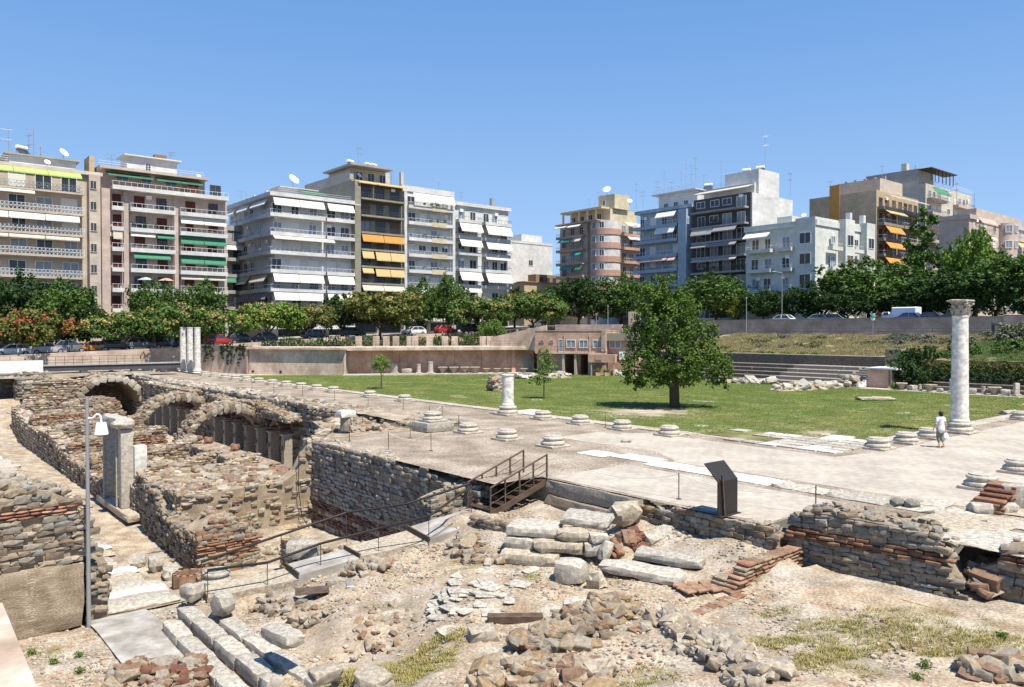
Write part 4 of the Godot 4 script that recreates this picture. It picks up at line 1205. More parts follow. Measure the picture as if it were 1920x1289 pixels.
# ---------------------------------------------------------------- trees
func leaves(sd: int, lobes: Array, n: int, size: float, up := 0.3, shell_in := 0.55, sig := 0.13) -> ArrayMesh:
	# leaf-sized folded faces spread through the lobes [centre, radii]
	var r := RandomNumberGenerator.new()
	r.seed = sd
	var b := MB.new()
	var tot := 0.0
	for l in lobes: tot += l[1].x * l[1].y
	for l in lobes:
		var k := int(n * l[1].x * l[1].y / tot)
		var clumps := []
		for i in maxi(6, k / 26):
			var d := Vector3(r.randfn(), r.randfn(), r.randfn()).normalized()
			clumps.append(d * pow(r.randf_range(shell_in, 1.06), 0.8))
		for i in k:
			var c: Vector3 = clumps[r.randi() % clumps.size()]
			var q := c + Vector3(r.randfn(), r.randfn(), r.randfn()) * sig
			var p: Vector3 = l[0] + q * l[1]
			var nn := (Vector3(r.randfn(), r.randfn(), r.randfn()).normalized() + q.normalized() * 0.55 + Vector3.UP * up).normalized()
			var x := nn.cross(Vector3(r.randfn(), r.randfn(), r.randfn())).normalized()
			var y := nn.cross(x)
			var s := size * r.randf_range(0.6, 1.3)
			var tn := r.randf_range(0.72, 1.2)
			b.tint = Color(tn * r.randf_range(0.92, 1.12), tn, tn * r.randf_range(0.8, 1.1))
			var a := p - x * s * 0.5
			var e := p + x * s * 0.5
			b.tri(a, p - y * s * 0.42 + nn * s * 0.12, e)
			b.tri(a, e, p + y * s * 0.42 + nn * s * 0.12)
	return b.mesh()

func crown_of(kind: String) -> ArrayMesh:
	var nv := {"round": 3, "umbrella": 3, "upright": 2, "bush": 4, "blossom": 3, "weeds": 3, "hedge": 2}
	var i: int = R.randi() % nv[kind]
	var key := kind + str(i)
	if cache.has(key): return cache[key]
	var r := RandomNumberGenerator.new()
	r.seed = 700 + i * 13 + kind.length()
	var lb := []
	var m: ArrayMesh
	match kind:
		"round":
			lb = [[Vector3(0, 0.75, 0), Vector3(0.72, 0.62, 0.72)]]
			for k in 9:
				var a := TAU * k / 9.0 + r.randf() * 0.6
				lb.append([Vector3(cos(a) * 0.6, 0.45 + r.randf() * 0.75, sin(a) * 0.6), Vector3.ONE * r.randf_range(0.28, 0.46)])
			lb.append([Vector3(0.1, 1.35, 0), Vector3.ONE * 0.34])
			m = leaves(r.seed, lb, 7800, 0.078)
		"umbrella", "blossom":
			r.seed = 731 + i * 13
			for k in 13:
				var a := TAU * k / 13.0 * 2.0 + r.randf() * 0.5
				var d := 0.2 + 0.62 * r.randf()
				lb.append([Vector3(cos(a) * d, 0.62 - 0.42 * d * d + r.randf_range(-0.06, 0.06), sin(a) * d), Vector3(0.38, 0.25, 0.38) * r.randf_range(0.8, 1.2)])
			if kind == "umbrella": m = leaves(r.seed, lb, 6800, 0.07, 0.9)
			else:
				for l in lb:
					l[0] += Vector3.UP * 0.07
					l[1] *= Vector3(1.0, 0.75, 1.0)
				m = leaves(r.seed + 5, lb, 1150, 0.055, 0.6, 0.85)
		"upright":
			for k in 16:
				var h := k / 15.0
				var a := k * 2.4
				var d := 0.42 * (1.0 - h * 0.75)
				lb.append([Vector3(cos(a) * d, 0.25 + h * 2.2, sin(a) * d), Vector3(0.42, 0.34, 0.42) * (1.1 - 0.55 * h) * r.randf_range(0.8, 1.2)])
			m = leaves(r.seed, lb, 5600, 0.09)
		"bush":
			for k in 6:
				var a := TAU * k / 6.0
				lb.append([Vector3(cos(a) * 0.5, 0.35 + 0.2 * r.randf(), sin(a) * 0.5), Vector3.ONE * r.randf_range(0.35, 0.5)])
			lb.append([Vector3(0, 0.6, 0), Vector3.ONE * 0.45])
			m = leaves(r.seed, lb, 900, 0.13, 0.5)
		"hedge":
			for k in 24: lb.append([Vector3(-1.0 + 2.0 * k / 23.0, 0.5 + r.randf_range(-0.1, 0.1), r.randf_range(-0.25, 0.25)), Vector3(0.2, 0.5, 0.3)])
			m = leaves(r.seed, lb, 2600, 0.10, 0.4)
		"weeds":
			var b := MB.new()
			for k in 160:
				var o := Vector3(r.randfn() * 0.4, 0, r.randfn() * 0.4)
				var d := Vector3(r.randfn() * 0.2, r.randf_range(0.35, 0.9), r.randfn() * 0.2)
				var s := Vector3(r.randfn(), 0, r.randfn()).normalized() * 0.03
				var tn := r.randf_range(0.6, 1.25)
				b.tint = Color(tn, tn, tn * r.randf_range(0.7, 1.0))
				b.tri(o - s, o + s, o + d)
				b.tri(o + d * 0.7 - s * 1.3, o + d * 0.7 + s * 1.3, o + d * 1.15)
			m = b.mesh()
	cache[key] = m
	return m

func trunk_mesh(h: float, r: float, spread: float, sd: int, n := 5) -> ArrayMesh:
	var q := RandomNumberGenerator.new()
	q.seed = sd
	var b := MB.new()
	var mid := Vector3(q.randf_range(-0.1, 0.1) * h * 0.3, h * 0.55, q.randf_range(-0.1, 0.1) * h * 0.3)
	b.tube(Vector3(0, -0.2, 0), Vector3(0, h * 0.06, 0), r * 1.35, r * 1.02, 9, false)
	b.tube(Vector3(0, h * 0.06, 0), mid, r * 1.02, r * 0.8, 9, false)
	for i in n:
		var a := TAU * i / n + q.randf()
		var e := Vector3(cos(a) * spread, h * q.randf_range(1.05, 1.6), sin(a) * spread)
		var m2 := mid.lerp(e, 0.5) + Vector3(0, h * 0.08, 0)
		b.tube(mid - Vector3(0, r * 0.5, 0), m2, r * 0.55, r * 0.34, 7, false)
		b.tube(m2, e, r * 0.34, r * 0.1, 6, false)
	return b.mesh()

func tree(label: String, at: Vector3, w: float, h: float, clear: float, kind: String, leaf: String, group: String, n := "tree", bloom := "") -> Node3D:
	var t := thing(n, label, "tree", at, rf(0, TAU), group)
	part(t, "trunk", trunk_mesh(clear + (h - clear) * 0.25, 0.05 * h * (0.6 if kind == "upright" else 0.5) + 0.05, w * 0.28, R.randi() % 1000), M.bark)
	var hh := {"round": 1.6, "umbrella": 0.86, "upright": 2.7}
	var sc := Vector3(w * 0.5, (h - clear) / hh[kind], w * 0.5)
	if kind == "upright": sc = Vector3(w * 0.62, (h - clear) / 2.7, w * 0.62)
	var si := R.randi()
	R.seed = si
	part(t, "crown", crown_of(kind), M["lf_" + leaf], Vector3(0, clear, 0), sc)
	R.seed = si
	if bloom: part(t, "blossom", crown_of("blossom"), M["fl_" + bloom], Vector3(0, clear, 0), sc * 1.02)
	if bloom == "red": part(t, "blossom", crown_of("blossom"), M.fl_red, Vector3(0, clear, 0), sc * 1.03, Basis(Vector3.UP, 1.1))
	R.seed = si + 77
	return t

func tree_px(label: String, x: float, ytop: float, w: float, d: float, kind: String, leaf: String, gr: String, n := "street_tree", bloom := "", clear := 2.2) -> void:
	# a street tree: its street gives the base, the photograph its top and width
	var p := atd(x, ytop, d)
	var c := uv_of(p)
	var by := street_y(c.y) if c.x > 86.0 else 6.5
	if c.x < 86.0 and c.y < 76.0: by = 4.9
	tree(label, Vector3(p.x, by, p.z), w * d / FPX * ((1.06 if gr.contains("far") else 1.26) if kind != "upright" else 1.0), p.y - by, clear * 0.5, kind, leaf, gr, n, bloom)

func build_trees() -> void:
	var G1 := "trees along the far street"
	var G2 := "trees along the upper street"
	# along the far street
	tree_px("silk tree covered with rust-red flowers beside the footbridge", 62, 580, 150, 99, "umbrella", "olive", G1, "silk_tree", "red", 1.6)
	tree_px("dark green tree behind the rust-red silk tree", 30, 516, 130, 106, "round", "dark", G1)
	tree_px("dark green tree before the grey-cream block, next to the pink block", 118, 528, 140, 107, "round", "mid", G1)
	tree_px("small dark tree between red and green silk trees", 165, 568, 70, 106, "round", "dark", G1)
	tree_px("green silk tree with a few cream flowers behind the footbridge", 232, 583, 130, 105, "umbrella", "mid", G1, "silk_tree", "cream", 1.8)
	tree_px("silk tree full of pale pink flowers behind the three white columns", 340, 568, 150, 107, "umbrella", "mid", G1, "silk_tree", "pink", 1.8)
	tree_px("leafy green tree in front of the pink block's middle bay", 288, 528, 90, 118, "round", "mid", G1)
	tree_px("leafy green tree before the pink block, next to the narrow gap", 378, 528, 95, 121, "round", "mid", G1)
	tree_px("silk tree with dense cream flowers before the white corner block", 500, 566, 125, 118, "umbrella", "light", G1, "silk_tree", "cream", 2.0)
	tree_px("silk tree with orange-brown flowers beside the cream one", 572, 570, 110, 122, "umbrella", "olive", G1, "silk_tree", "pink", 2.0)
	tree_px("dark round tree before the white corner block, next to the brown block", 640, 553, 80, 128, "round", "dark", G1)
	tree_px("broad silk tree with brown-pink flowers below the brown block", 712, 547, 165, 126, "umbrella", "olive", G1, "silk_tree", "pink", 2.0)
	tree_px("fresh green tree before the planted white block", 786, 530, 75, 140, "round", "mid", G1)
	tree_px("taller green tree before the paired-awning white block", 842, 519, 75, 146, "round", "mid", G1)
	tree_px("silk tree with sparse pink flowers above the white car", 902, 554, 130, 136, "umbrella", "mid", G1, "silk_tree", "pink", 2.0)
	tree_px("green silk tree with pink flower bands above the pink building's stairs", 1000, 548, 120, 140, "umbrella", "mid", G1, "silk_tree", "pink", 2.0)
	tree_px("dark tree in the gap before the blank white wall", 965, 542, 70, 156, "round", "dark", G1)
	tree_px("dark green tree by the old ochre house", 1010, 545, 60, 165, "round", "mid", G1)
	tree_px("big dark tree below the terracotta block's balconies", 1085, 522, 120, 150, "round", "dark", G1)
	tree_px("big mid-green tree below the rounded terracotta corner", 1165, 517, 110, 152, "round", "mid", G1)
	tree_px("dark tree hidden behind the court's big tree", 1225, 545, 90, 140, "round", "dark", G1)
	# along the upper street
	tree_px("dark feathery tree in front of the charcoal block", 1343, 514, 115, 135, "round", "mid", G2)
	tree_px("small yellow-flowering shrub tree by the light pole", 1384, 556, 34, 131, "round", "yellow", G2, "street_tree", "", 1.0)
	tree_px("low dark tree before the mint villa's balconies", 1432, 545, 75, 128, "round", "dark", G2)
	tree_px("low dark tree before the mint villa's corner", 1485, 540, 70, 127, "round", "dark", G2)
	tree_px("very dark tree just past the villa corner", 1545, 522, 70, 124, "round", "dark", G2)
	tree_px("broad green tree before the villa's bright side", 1630, 486, 150, 122, "round", "mid", G2)
	tree_px("tall upright plane tree rising above the upper street row", 1733, 382, 105, 128, "upright", "mid", G2, "plane_tree", "", 3.0)
	tree_px("yellow-green tree catching the sun beside the tall plane tree", 1830, 430, 90, 128, "round", "light", G2)
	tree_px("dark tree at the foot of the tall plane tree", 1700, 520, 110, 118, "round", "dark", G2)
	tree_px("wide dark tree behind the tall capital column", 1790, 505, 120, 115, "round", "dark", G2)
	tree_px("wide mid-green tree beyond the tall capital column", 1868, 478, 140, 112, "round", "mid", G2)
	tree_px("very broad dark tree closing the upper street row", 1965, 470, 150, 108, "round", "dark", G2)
	tree_px("dark low tree behind the upper street parked van", 1590, 545, 90, 118, "round", "dark", G2)
	# young tree in front of the curved wall
	var p := atd(926, 600, 112)
	tree("bright green young tree in front of the curved street wall", Vector3(p.x, 2.2, p.z), 4.6, p.y - 2.2, 1.0, "round", "light", "", "young_tree")
	# the big tree of the court
	p = g(1265, 765)
	var t := thing("mulberry_tree", "big dark green tree standing alone on the lawn", "tree", p)
	var tb := MB.new()
	tb.tube(Vector3(0, -0.2, 0), Vector3(0, 0.3, 0), 0.48, 0.36, 12, false)
	tb.tube(Vector3(0, 0.3, 0), Vector3(-0.05, 2.1, 0), 0.36, 0.34, 12, false)
	var q := RandomNumberGenerator.new()
	q.seed = 5
	for e in [[-2.4, 4.2, 0.6], [2.4, 4.0, 0.3], [-0.9, 7.6, 0.0], [0.6, 5.8, -1.6], [-1.2, 5.0, 1.7], [1.4, 5.2, 1.4], [-3.0, 2.9, -0.4], [3.0, 3.0, -0.5]]:
		var end := Vector3(e[0], e[1], e[2])
		var md := Vector3(-0.05, 2.0, 0).lerp(end, 0.45) + Vector3(0, 0.3, 0)
		tb.tube(Vector3(-0.05, 1.8, 0), md, 0.2, 0.12, 8, false)
		tb.tube(md, end, 0.12, 0.03, 6, false)
	part(t, "trunk", tb.mesh(), M.bark)
	var lb := [[Vector3(0, 3.9, 0), Vector3(3.0, 2.1, 2.8)], [Vector3(-0.9, 6.2, 0), Vector3(2.4, 1.9, 2.2)], [Vector3(-1.0, 8.0, 0), Vector3(1.75, 1.5, 1.6)], [Vector3(-0.8, 8.7, 0), Vector3(1.3, 0.9, 1.2)], [Vector3(2.4, 3.1, 0), Vector3(1.8, 1.5, 1.7)], [Vector3(-2.4, 2.9, 0.3), Vector3(1.7, 1.4, 1.6)], [Vector3(1.3, 5.4, 0.4), Vector3(1.6, 1.5, 1.6)], [Vector3(-2.2, 5.0, 0), Vector3(1.5, 1.5, 1.5)], [Vector3(-0.3, 2.4, 1.6), Vector3(2.0, 0.9, 1.3)], [Vector3(3.3, 2.4, 0.3), Vector3(0.9, 0.9, 0.9)], [Vector3(-3.0, 2.1, 0.4), Vector3(0.9, 0.7, 0.9)], [Vector3(0.4, 2.6, -1.5), Vector3(2.2, 1.1, 1.4)], [Vector3(0.4, 7.0, 0.1), Vector3(1.5, 1.4, 1.5)], [Vector3(-1.6, 7.2, 0.3), Vector3(1.3, 1.4, 1.3)]]
	part(t, "crown", leaves(91, lb, 20000, 0.2, 0.25, 0.5, 0.10), M.lf_court, Vector3.ZERO, Vector3(0.97, 0.97, 0.97))
	# saplings
	for s in [[715, 730, 666, 1.8, "slim young tree with a small round crown on the far lawn"], [1020, 748, 648, 2.5, "young tree with a pointed crown beside the broken column"]]:
		p = g(s[0], s[1])
		var d := -p.z
		var h: float = (s[1] - s[2]) * d / FPX
		t = thing("young_tree", s[4], "tree", p)
		tb = MB.new()
		tb.tube(Vector3(0, -0.1, 0), Vector3(0, h * 0.55, 0), 0.06, 0.035, 7, false)
		for i in 5: tb.tube(Vector3(0, h * (0.35 + 0.05 * i), 0), Vector3(cos(i * 2.2) * s[3] * 0.3, h * (0.6 + 0.05 * i), sin(i * 2.2) * s[3] * 0.3), 0.03, 0.01, 5, false)
		part(t, "trunk", tb.mesh(), M.bark)
		var w: float = s[3] * 0.5
		if h > 3.6: lb = [[Vector3(0, h * 0.42, 0), Vector3(w, h * 0.15, w)], [Vector3(0.1, h * 0.6, 0), Vector3(w * 0.85, h * 0.16, w * 0.85)], [Vector3(0, h * 0.8, 0), Vector3(w * 0.5, h * 0.18, w * 0.5)], [Vector3(-w * 0.6, h * 0.36, 0), Vector3(w * 0.5, h * 0.08, w * 0.5)]]
		else: lb = [[Vector3(0, h * 0.72, 0), Vector3(w, h * 0.24, w)], [Vector3(w * 0.3, h * 0.85, 0), Vector3(w * 0.5, h * 0.14, w * 0.5)], [Vector3(-w * 0.4, h * 0.66, 0), Vector3(w * 0.55, h * 0.12, w * 0.5)]]
		part(t, "crown", leaves(33 + int(h), lb, 1700, 0.13, 0.3, 0.3), M.lf_light)

# ---------------------------------------------------------------- the court and its edges
func base_mesh() -> ArrayMesh:
	if not cache.has("cbase"):
		var b := MB.new()
		b.lathe([[0.60, 0.12], [0.655, 0.16], [0.67, 0.21], [0.655, 0.27], [0.60, 0.31], [0.565, 0.32], [0.53, 0.36], [0.525, 0.40], [0.555, 0.42], [0.585, 0.45], [0.59, 0.50], [0.565, 0.54], [0.52, 0.555], [0.485, 0.57], [0.475, 0.62], [0.0, 0.62]], 26)
		cache.cbase = b.mesh()
	return cache.cbase

func column_base(label: String, at: Vector3, turn := ROT_V, s := 0.84, gr := "marble column bases round the court") -> Node3D:
	var t := thing("column_pedestal", label, "column base", at, turn, gr)
	part(t, "plinth", worn_block(Vector3(1.42, 0.13, 1.42), R.randi() % 50, 0.012), M.marble, Vector3(0, 0.065, 0) * s, Vector3.ONE * s)
	part(t, "moulding", base_mesh(), M.marble, Vector3.ZERO, Vector3.ONE * s, Basis(Vector3.UP, rf(0, 6)))
	return t

func shaft_mesh(r0: float, r1: float, y0: float, y1: float, sd: int, k := 24) -> ArrayMesh:
	var q := RandomNumberGenerator.new()
	q.seed = sd
	var pr := [[r0 * 1.1, y0], [r0 * 1.1, y0 + 0.07], [r0 * 1.02, y0 + 0.12]]
	for i in 9:
		var f := i / 8.0
		pr.append([lerpf(r0, r1, f) * q.randf_range(0.988, 1.008), lerpf(y0 + 0.16, y1 - 0.16, f)])
	pr.append_array([[r1 * 1.02, y1 - 0.12], [r1 * 1.09, y1 - 0.08], [r1 * 1.09, y1 - 0.01], [r1 * 1.0, y1], [0.0, y1]])
	var b := MB.new()
	b.lathe(pr, k)
	return b.mesh()

func capital(t: Node3D, y: float) -> void:
	var b := MB.new()
	b.lathe([[0.36, 0.0], [0.38, 0.05], [0.36, 0.09], [0.37, 0.45], [0.44, 0.62], [0.52, 0.70]], 20)
	part(t, "capital_bell", b.mesh(), M.marble_grey, Vector3(0, y, 0))
	for row in 2:
		for i in 8:
			var a := TAU * (i + 0.5 * row) / 8.0
			var o := Vector3(cos(a), 0, sin(a))
			var s := Vector3(-sin(a), 0, cos(a))
			var lf := MB.new()
			var y0 := 0.06 + 0.18 * row
			var pts := [[0.37, y0, 0.11], [0.41, y0 + 0.14, 0.13], [0.44, y0 + 0.25, 0.11], [0.52, y0 + 0.31, 0.07], [0.53, y0 + 0.25, 0.03]]
			for j in 4:
				for e in [1.0]:
					var p0: Vector3 = o * pts[j][0] + Vector3.UP * pts[j][1]
					var p1: Vector3 = o * pts[j + 1][0] + Vector3.UP * pts[j + 1][1]
					var th := o * 0.03
					lf.quad(p0 - s * pts[j][2] + th, p0 + s * pts[j][2] + th, p1 + s * pts[j + 1][2] + th, p1 - s * pts[j + 1][2] + th)
					lf.quad(p0 + s * pts[j][2], p0 - s * pts[j][2], p1 - s * pts[j + 1][2], p1 + s * pts[j + 1][2])
					lf.quad(p0 + s * pts[j][2] + th, p0 + s * pts[j][2], p1 + s * pts[j + 1][2], p1 + s * pts[j + 1][2] + th)
					lf.quad(p0 - s * pts[j][2], p0 - s * pts[j][2] + th, p1 - s * pts[j + 1][2] + th, p1 - s * pts[j + 1][2])
			part(t, "acanthus_leaf", lf.mesh(), M.marble_grey, Vector3(0, y, 0))
	for i in 4:
		var a := PI / 4 + PI / 2 * i
		var v := MB.new()
		v.tube(Vector3(0.4, 0.5, 0), Vector3(0.6, 0.66, 0), 0.05, 0.06, 7)
		v.lathe([[0.02, 0.56], [0.1, 0.58], [0.1, 0.66], [0.02, 0.68]], 10, Vector3(0.6, 0, 0))
		if i != 1: part(t, "volute", v.mesh(), M.marble_grey, Vector3(0, y, 0), Vector3.ONE, Basis(Vector3.UP, a))
	part(t, "abacus", worn_block(Vector3(1.15, 0.15, 1.05), 9, 0.05, 0.2), M.marble_grey, Vector3(0, y + 0.77, 0))
	part(t, "abacus_corner", worn_block(Vector3(0.55, 0.10, 0.34), 10, 0.04, 0.2), M.marble_grey, Vector3(-0.70, y + 0.79, 0), Vector3.ONE, Basis(Vector3.UP, -ROT_V))

func scale_px(p: Vector3) -> float:
	return FPX / -p.z

func rope_post(p: Vector3, label: String, h := 0.85) -> Node3D:
	var t := thing("rope_post", label, "post", p, 0, "rope barrier posts")
	var b := MB.new()
	b.tube(Vector3(0, -0.05, 0), Vector3(0, h, 0), 0.017, 0.017, 6)
	part(t, "rod", b.mesh(), M.rust_metal)
	b = MB.new()
	b.lathe([[0.09, 0.0], [0.08, 0.03], [0.02, 0.04]], 10)
	part(t, "foot", b.mesh(), M.rust_metal)
	return t

func rope(a: Vector3, b: Vector3, sag: float, label: String) -> void:
	var pts := []
	for i in 11:
		var f := i / 10.0
		pts.append((b - a) * f - Vector3.UP * sag * 4.0 * f * (1.0 - f))
	var m := MB.new()
	m.chain(pts, 0.011, 5)
	solo("barrier_rope", label, "rope", m.mesh(), M.rope, a, Vector3.ONE, Basis.IDENTITY, "barrier ropes")

func frag(kind: int, label: String, at: Vector3, s: float, turn: float, gr: String) -> Node3D:
	var nm: String = ["marble_block", "marble_capital", "marble_stub", "marble_stele"][kind]
	var t := thing(nm, label, "marble fragment", at, turn, gr)
	match kind:
		0:
			part(t, "block", worn_block(Vector3(1.0, 0.55, 0.7), R.randi() % 6, 0.05), M.marble, Vector3(0, 0.27, 0) * s, Vector3.ONE * s)
		1:
			var b := MB.new()
			b.lathe([[0.3, 0.0], [0.27, 0.1], [0.3, 0.3], [0.42, 0.46], [0.5, 0.52], [0.5, 0.62], [0.0, 0.62]], 12)
			part(t, "bell", b.mesh(), M.marble_warm, Vector3.ZERO, Vector3.ONE * s)
			part(t, "abacus", worn_block(Vector3(1.1, 0.13, 1.1), 3, 0.05), M.marble_warm, Vector3(0, 0.66, 0) * s, Vector3.ONE * s)
		2:
			part(t, "shaft", shaft_mesh(0.24, 0.22, 0.0, 1.0, R.randi() % 9, 12), M.marble, Vector3.ZERO, Vector3.ONE * s)
			part(t, "foot", worn_block(Vector3(0.62, 0.14, 0.62), 4, 0.03), M.marble, Vector3(0, 0.05, 0) * s, Vector3.ONE * s)
		3:
			part(t, "stele", worn_block(Vector3(0.75, 1.3, 0.28), 5, 0.05), M.marble, Vector3(0, 0.65, 0) * s, Vector3.ONE * s)
			part(t, "socle", worn_block(Vector3(0.95, 0.2, 0.5), 6, 0.03), M.marble, Vector3(0, 0.1, 0) * s, Vector3.ONE * s)
	return t

func stone_heap(label: String, a: Vector3, b: Vector3, w: float, h: float, n: int, mats: Array, s: float, cat := "stone pile") -> void:
	var t := thing("stone_heap", label, cat, a)
	var d := b - a
	var L := d.length()
	var side := d.cross(Vector3.UP).normalized()
	var snap := func(p: Vector3) -> float:
		var c := uv_of(p)
		return ground_at(c.x, c.y) - a.y if c.y < -13.6 else p.y - a.y
	var core := MB.new()
	for i in 10:
		var f0 := i / 10.0
		var f1 := (i + 1) / 10.0
		for j in 6:
			var q := []
			for e in [[f0, j], [f1, j], [f1, j + 1], [f0, j + 1]]:
				var x: float = -1.0 + e[1] / 3.0
				var hh := h * 0.75 * (1.0 - x * x) * (0.7 + 0.6 * absf(nz.get_noise_2d(e[0] * L * 3.0 + a.x * 5.0, x * 3.0))) * minf(1.0, 6.0 * minf(e[0] + 0.05, 1.05 - e[0]))
				var o: Vector3 = d * e[0] + side * x * w * 0.55
				o.y = snap.call(a + o) + hh - 0.06
				q.append(o)
			core.quad(q[0], q[1], q[2], q[3])
	part(t, "earth_core", core.mesh(), M.mortar)
	var it := []
	for i in n:
		var f := R.randf()
		var q := clampf(R.randfn() * 0.42, -1.1, 1.1)
		var sz := s * rf(0.45, 1.25) * (1.0 if R.randf() < 0.85 else 1.4)
		var o := d * f + side * q * w * 0.55
		o.y = snap.call(a + o) + h * 0.75 * (1.0 - q * q) * rf(0.35, 1.1) - sz * 0.06
		it.append([(slabs if R.randf() < 0.3 else rocks)[R.randi() % 6], mats[R.randi() % mats.size()], o, Vector3(sz * 1.35, sz * 0.62, sz), Basis.from_euler(Vector3(rf(-0.5, 0.5), rf(0, 6), rf(-0.5, 0.5)))])
	pieces(t, it, 290)

func car_proto() -> Dictionary:
	var d := {}
	var body := MB.new()
	var w := 0.84
	var low := [Vector2(-2.05, 0.28), Vector2(2.02, 0.28), Vector2(2.08, 0.55), Vector2(1.95, 0.78), Vector2(1.0, 0.92), Vector2(-1.95, 0.95), Vector2(-2.08, 0.7)]
	for i in low.size():
		var p: Vector2 = low[i]
		var q: Vector2 = low[(i + 1) % low.size()]
		var wp := w * (0.93 if absf(p.x) > 1.9 else 1.0)
		var wq := w * (0.93 if absf(q.x) > 1.9 else 1.0)
		body.quad(Vector3(p.x, p.y, wp), Vector3(p.x, p.y, -wp), Vector3(q.x, q.y, -wq), Vector3(q.x, q.y, wq))
		body.tri(Vector3(p.x, p.y, wp), Vector3(q.x, q.y, wq), Vector3(0, 0.6, w))
		body.tri(Vector3(q.x, q.y, -wq), Vector3(p.x, p.y, -wp), Vector3(0, 0.6, -w))
	var roof := [[-1.2, 1.44], [0.25, 1.46]]
	for i in 1:
		body.box(Vector3(-0.48, 1.45, 0), Vector3(1.6, 0.06, 1.22), Basis.IDENTITY, 0.025)
	for s in [-1, 1]:
		body.tube(Vector3(0.3, 1.43, s * 0.6), Vector3(1.05, 0.9, s * 0.74), 0.04, 0.04, 5)
		body.tube(Vector3(-1.25, 1.43, s * 0.6), Vector3(-1.9, 0.94, s * 0.72), 0.06, 0.06, 5)
		body.tube(Vector3(-0.4, 1.43, s * 0.6), Vector3(-0.4, 0.9, s * 0.76), 0.04, 0.04, 5)
	d.body = body.mesh()
	var gl := MB.new()
	var lo := [Vector3(1.02, 0.9, 0.73), Vector3(-1.86, 0.93, 0.71), Vector3(-1.22, 1.425, 0.585), Vector3(0.28, 1.425, 0.585)]
	var mi := []
	for p in lo: mi.append(Vector3(p.x, p.y, -p.z))
	gl.quad(lo[1], lo[0], lo[3], lo[2])
	gl.quad(mi[0], mi[1], mi[2], mi[3])
	gl.quad(lo[0], mi[0], mi[3], lo[3])
	gl.quad(mi[1], lo[1], lo[2], mi[2])
	d.glass = gl.mesh()
	var wh := MB.new()
	wh.tube(Vector3(0, 0, -0.1), Vector3(0, 0, 0.1), 0.31, 0.31, 14)
	d.tyre = wh.mesh()
	wh = MB.new()
	wh.tube(Vector3(0, 0, -0.105), Vector3(0, 0, 0.105), 0.19, 0.19, 10)
	d.rim = wh.mesh()
	return d

func car(label: String, at: Vector3, turn: float, paint: Material, gr: String, s := Vector3.ONE) -> void:
	if not cache.has("car"): cache.car = car_proto()
	var k: Dictionary = cache.car
	var t := thing("parked_car", label, "car", at, turn, gr)
	part(t, "body", k.body, paint, Vector3.ZERO, s)
	part(t, "windows", k.glass, M.pane, Vector3.ZERO, s)
	for p in [[1.28, 0.76], [1.28, -0.76], [-1.3, 0.76], [-1.3, -0.76]]:
		var w := part(t, "wheel", k.tyre, M.black, Vector3(p[0] * s.x, 0.31, p[1] * s.z))
		part(w, "rim", k.rim, M.galva)
	for z in [-0.6, 0.6]:
		part(t, "headlight", cbox(Vector3(0.1, 0.14, 0.3), 0.03), M.rail_white, Vector3(2.0 * s.x, 0.66 * s.y, z))
		part(t, "tail_light", cbox(Vector3(0.1, 0.16, 0.24), 0.03), M.shutter_red, Vector3(-2.03 * s.x, 0.72 * s.y, z))

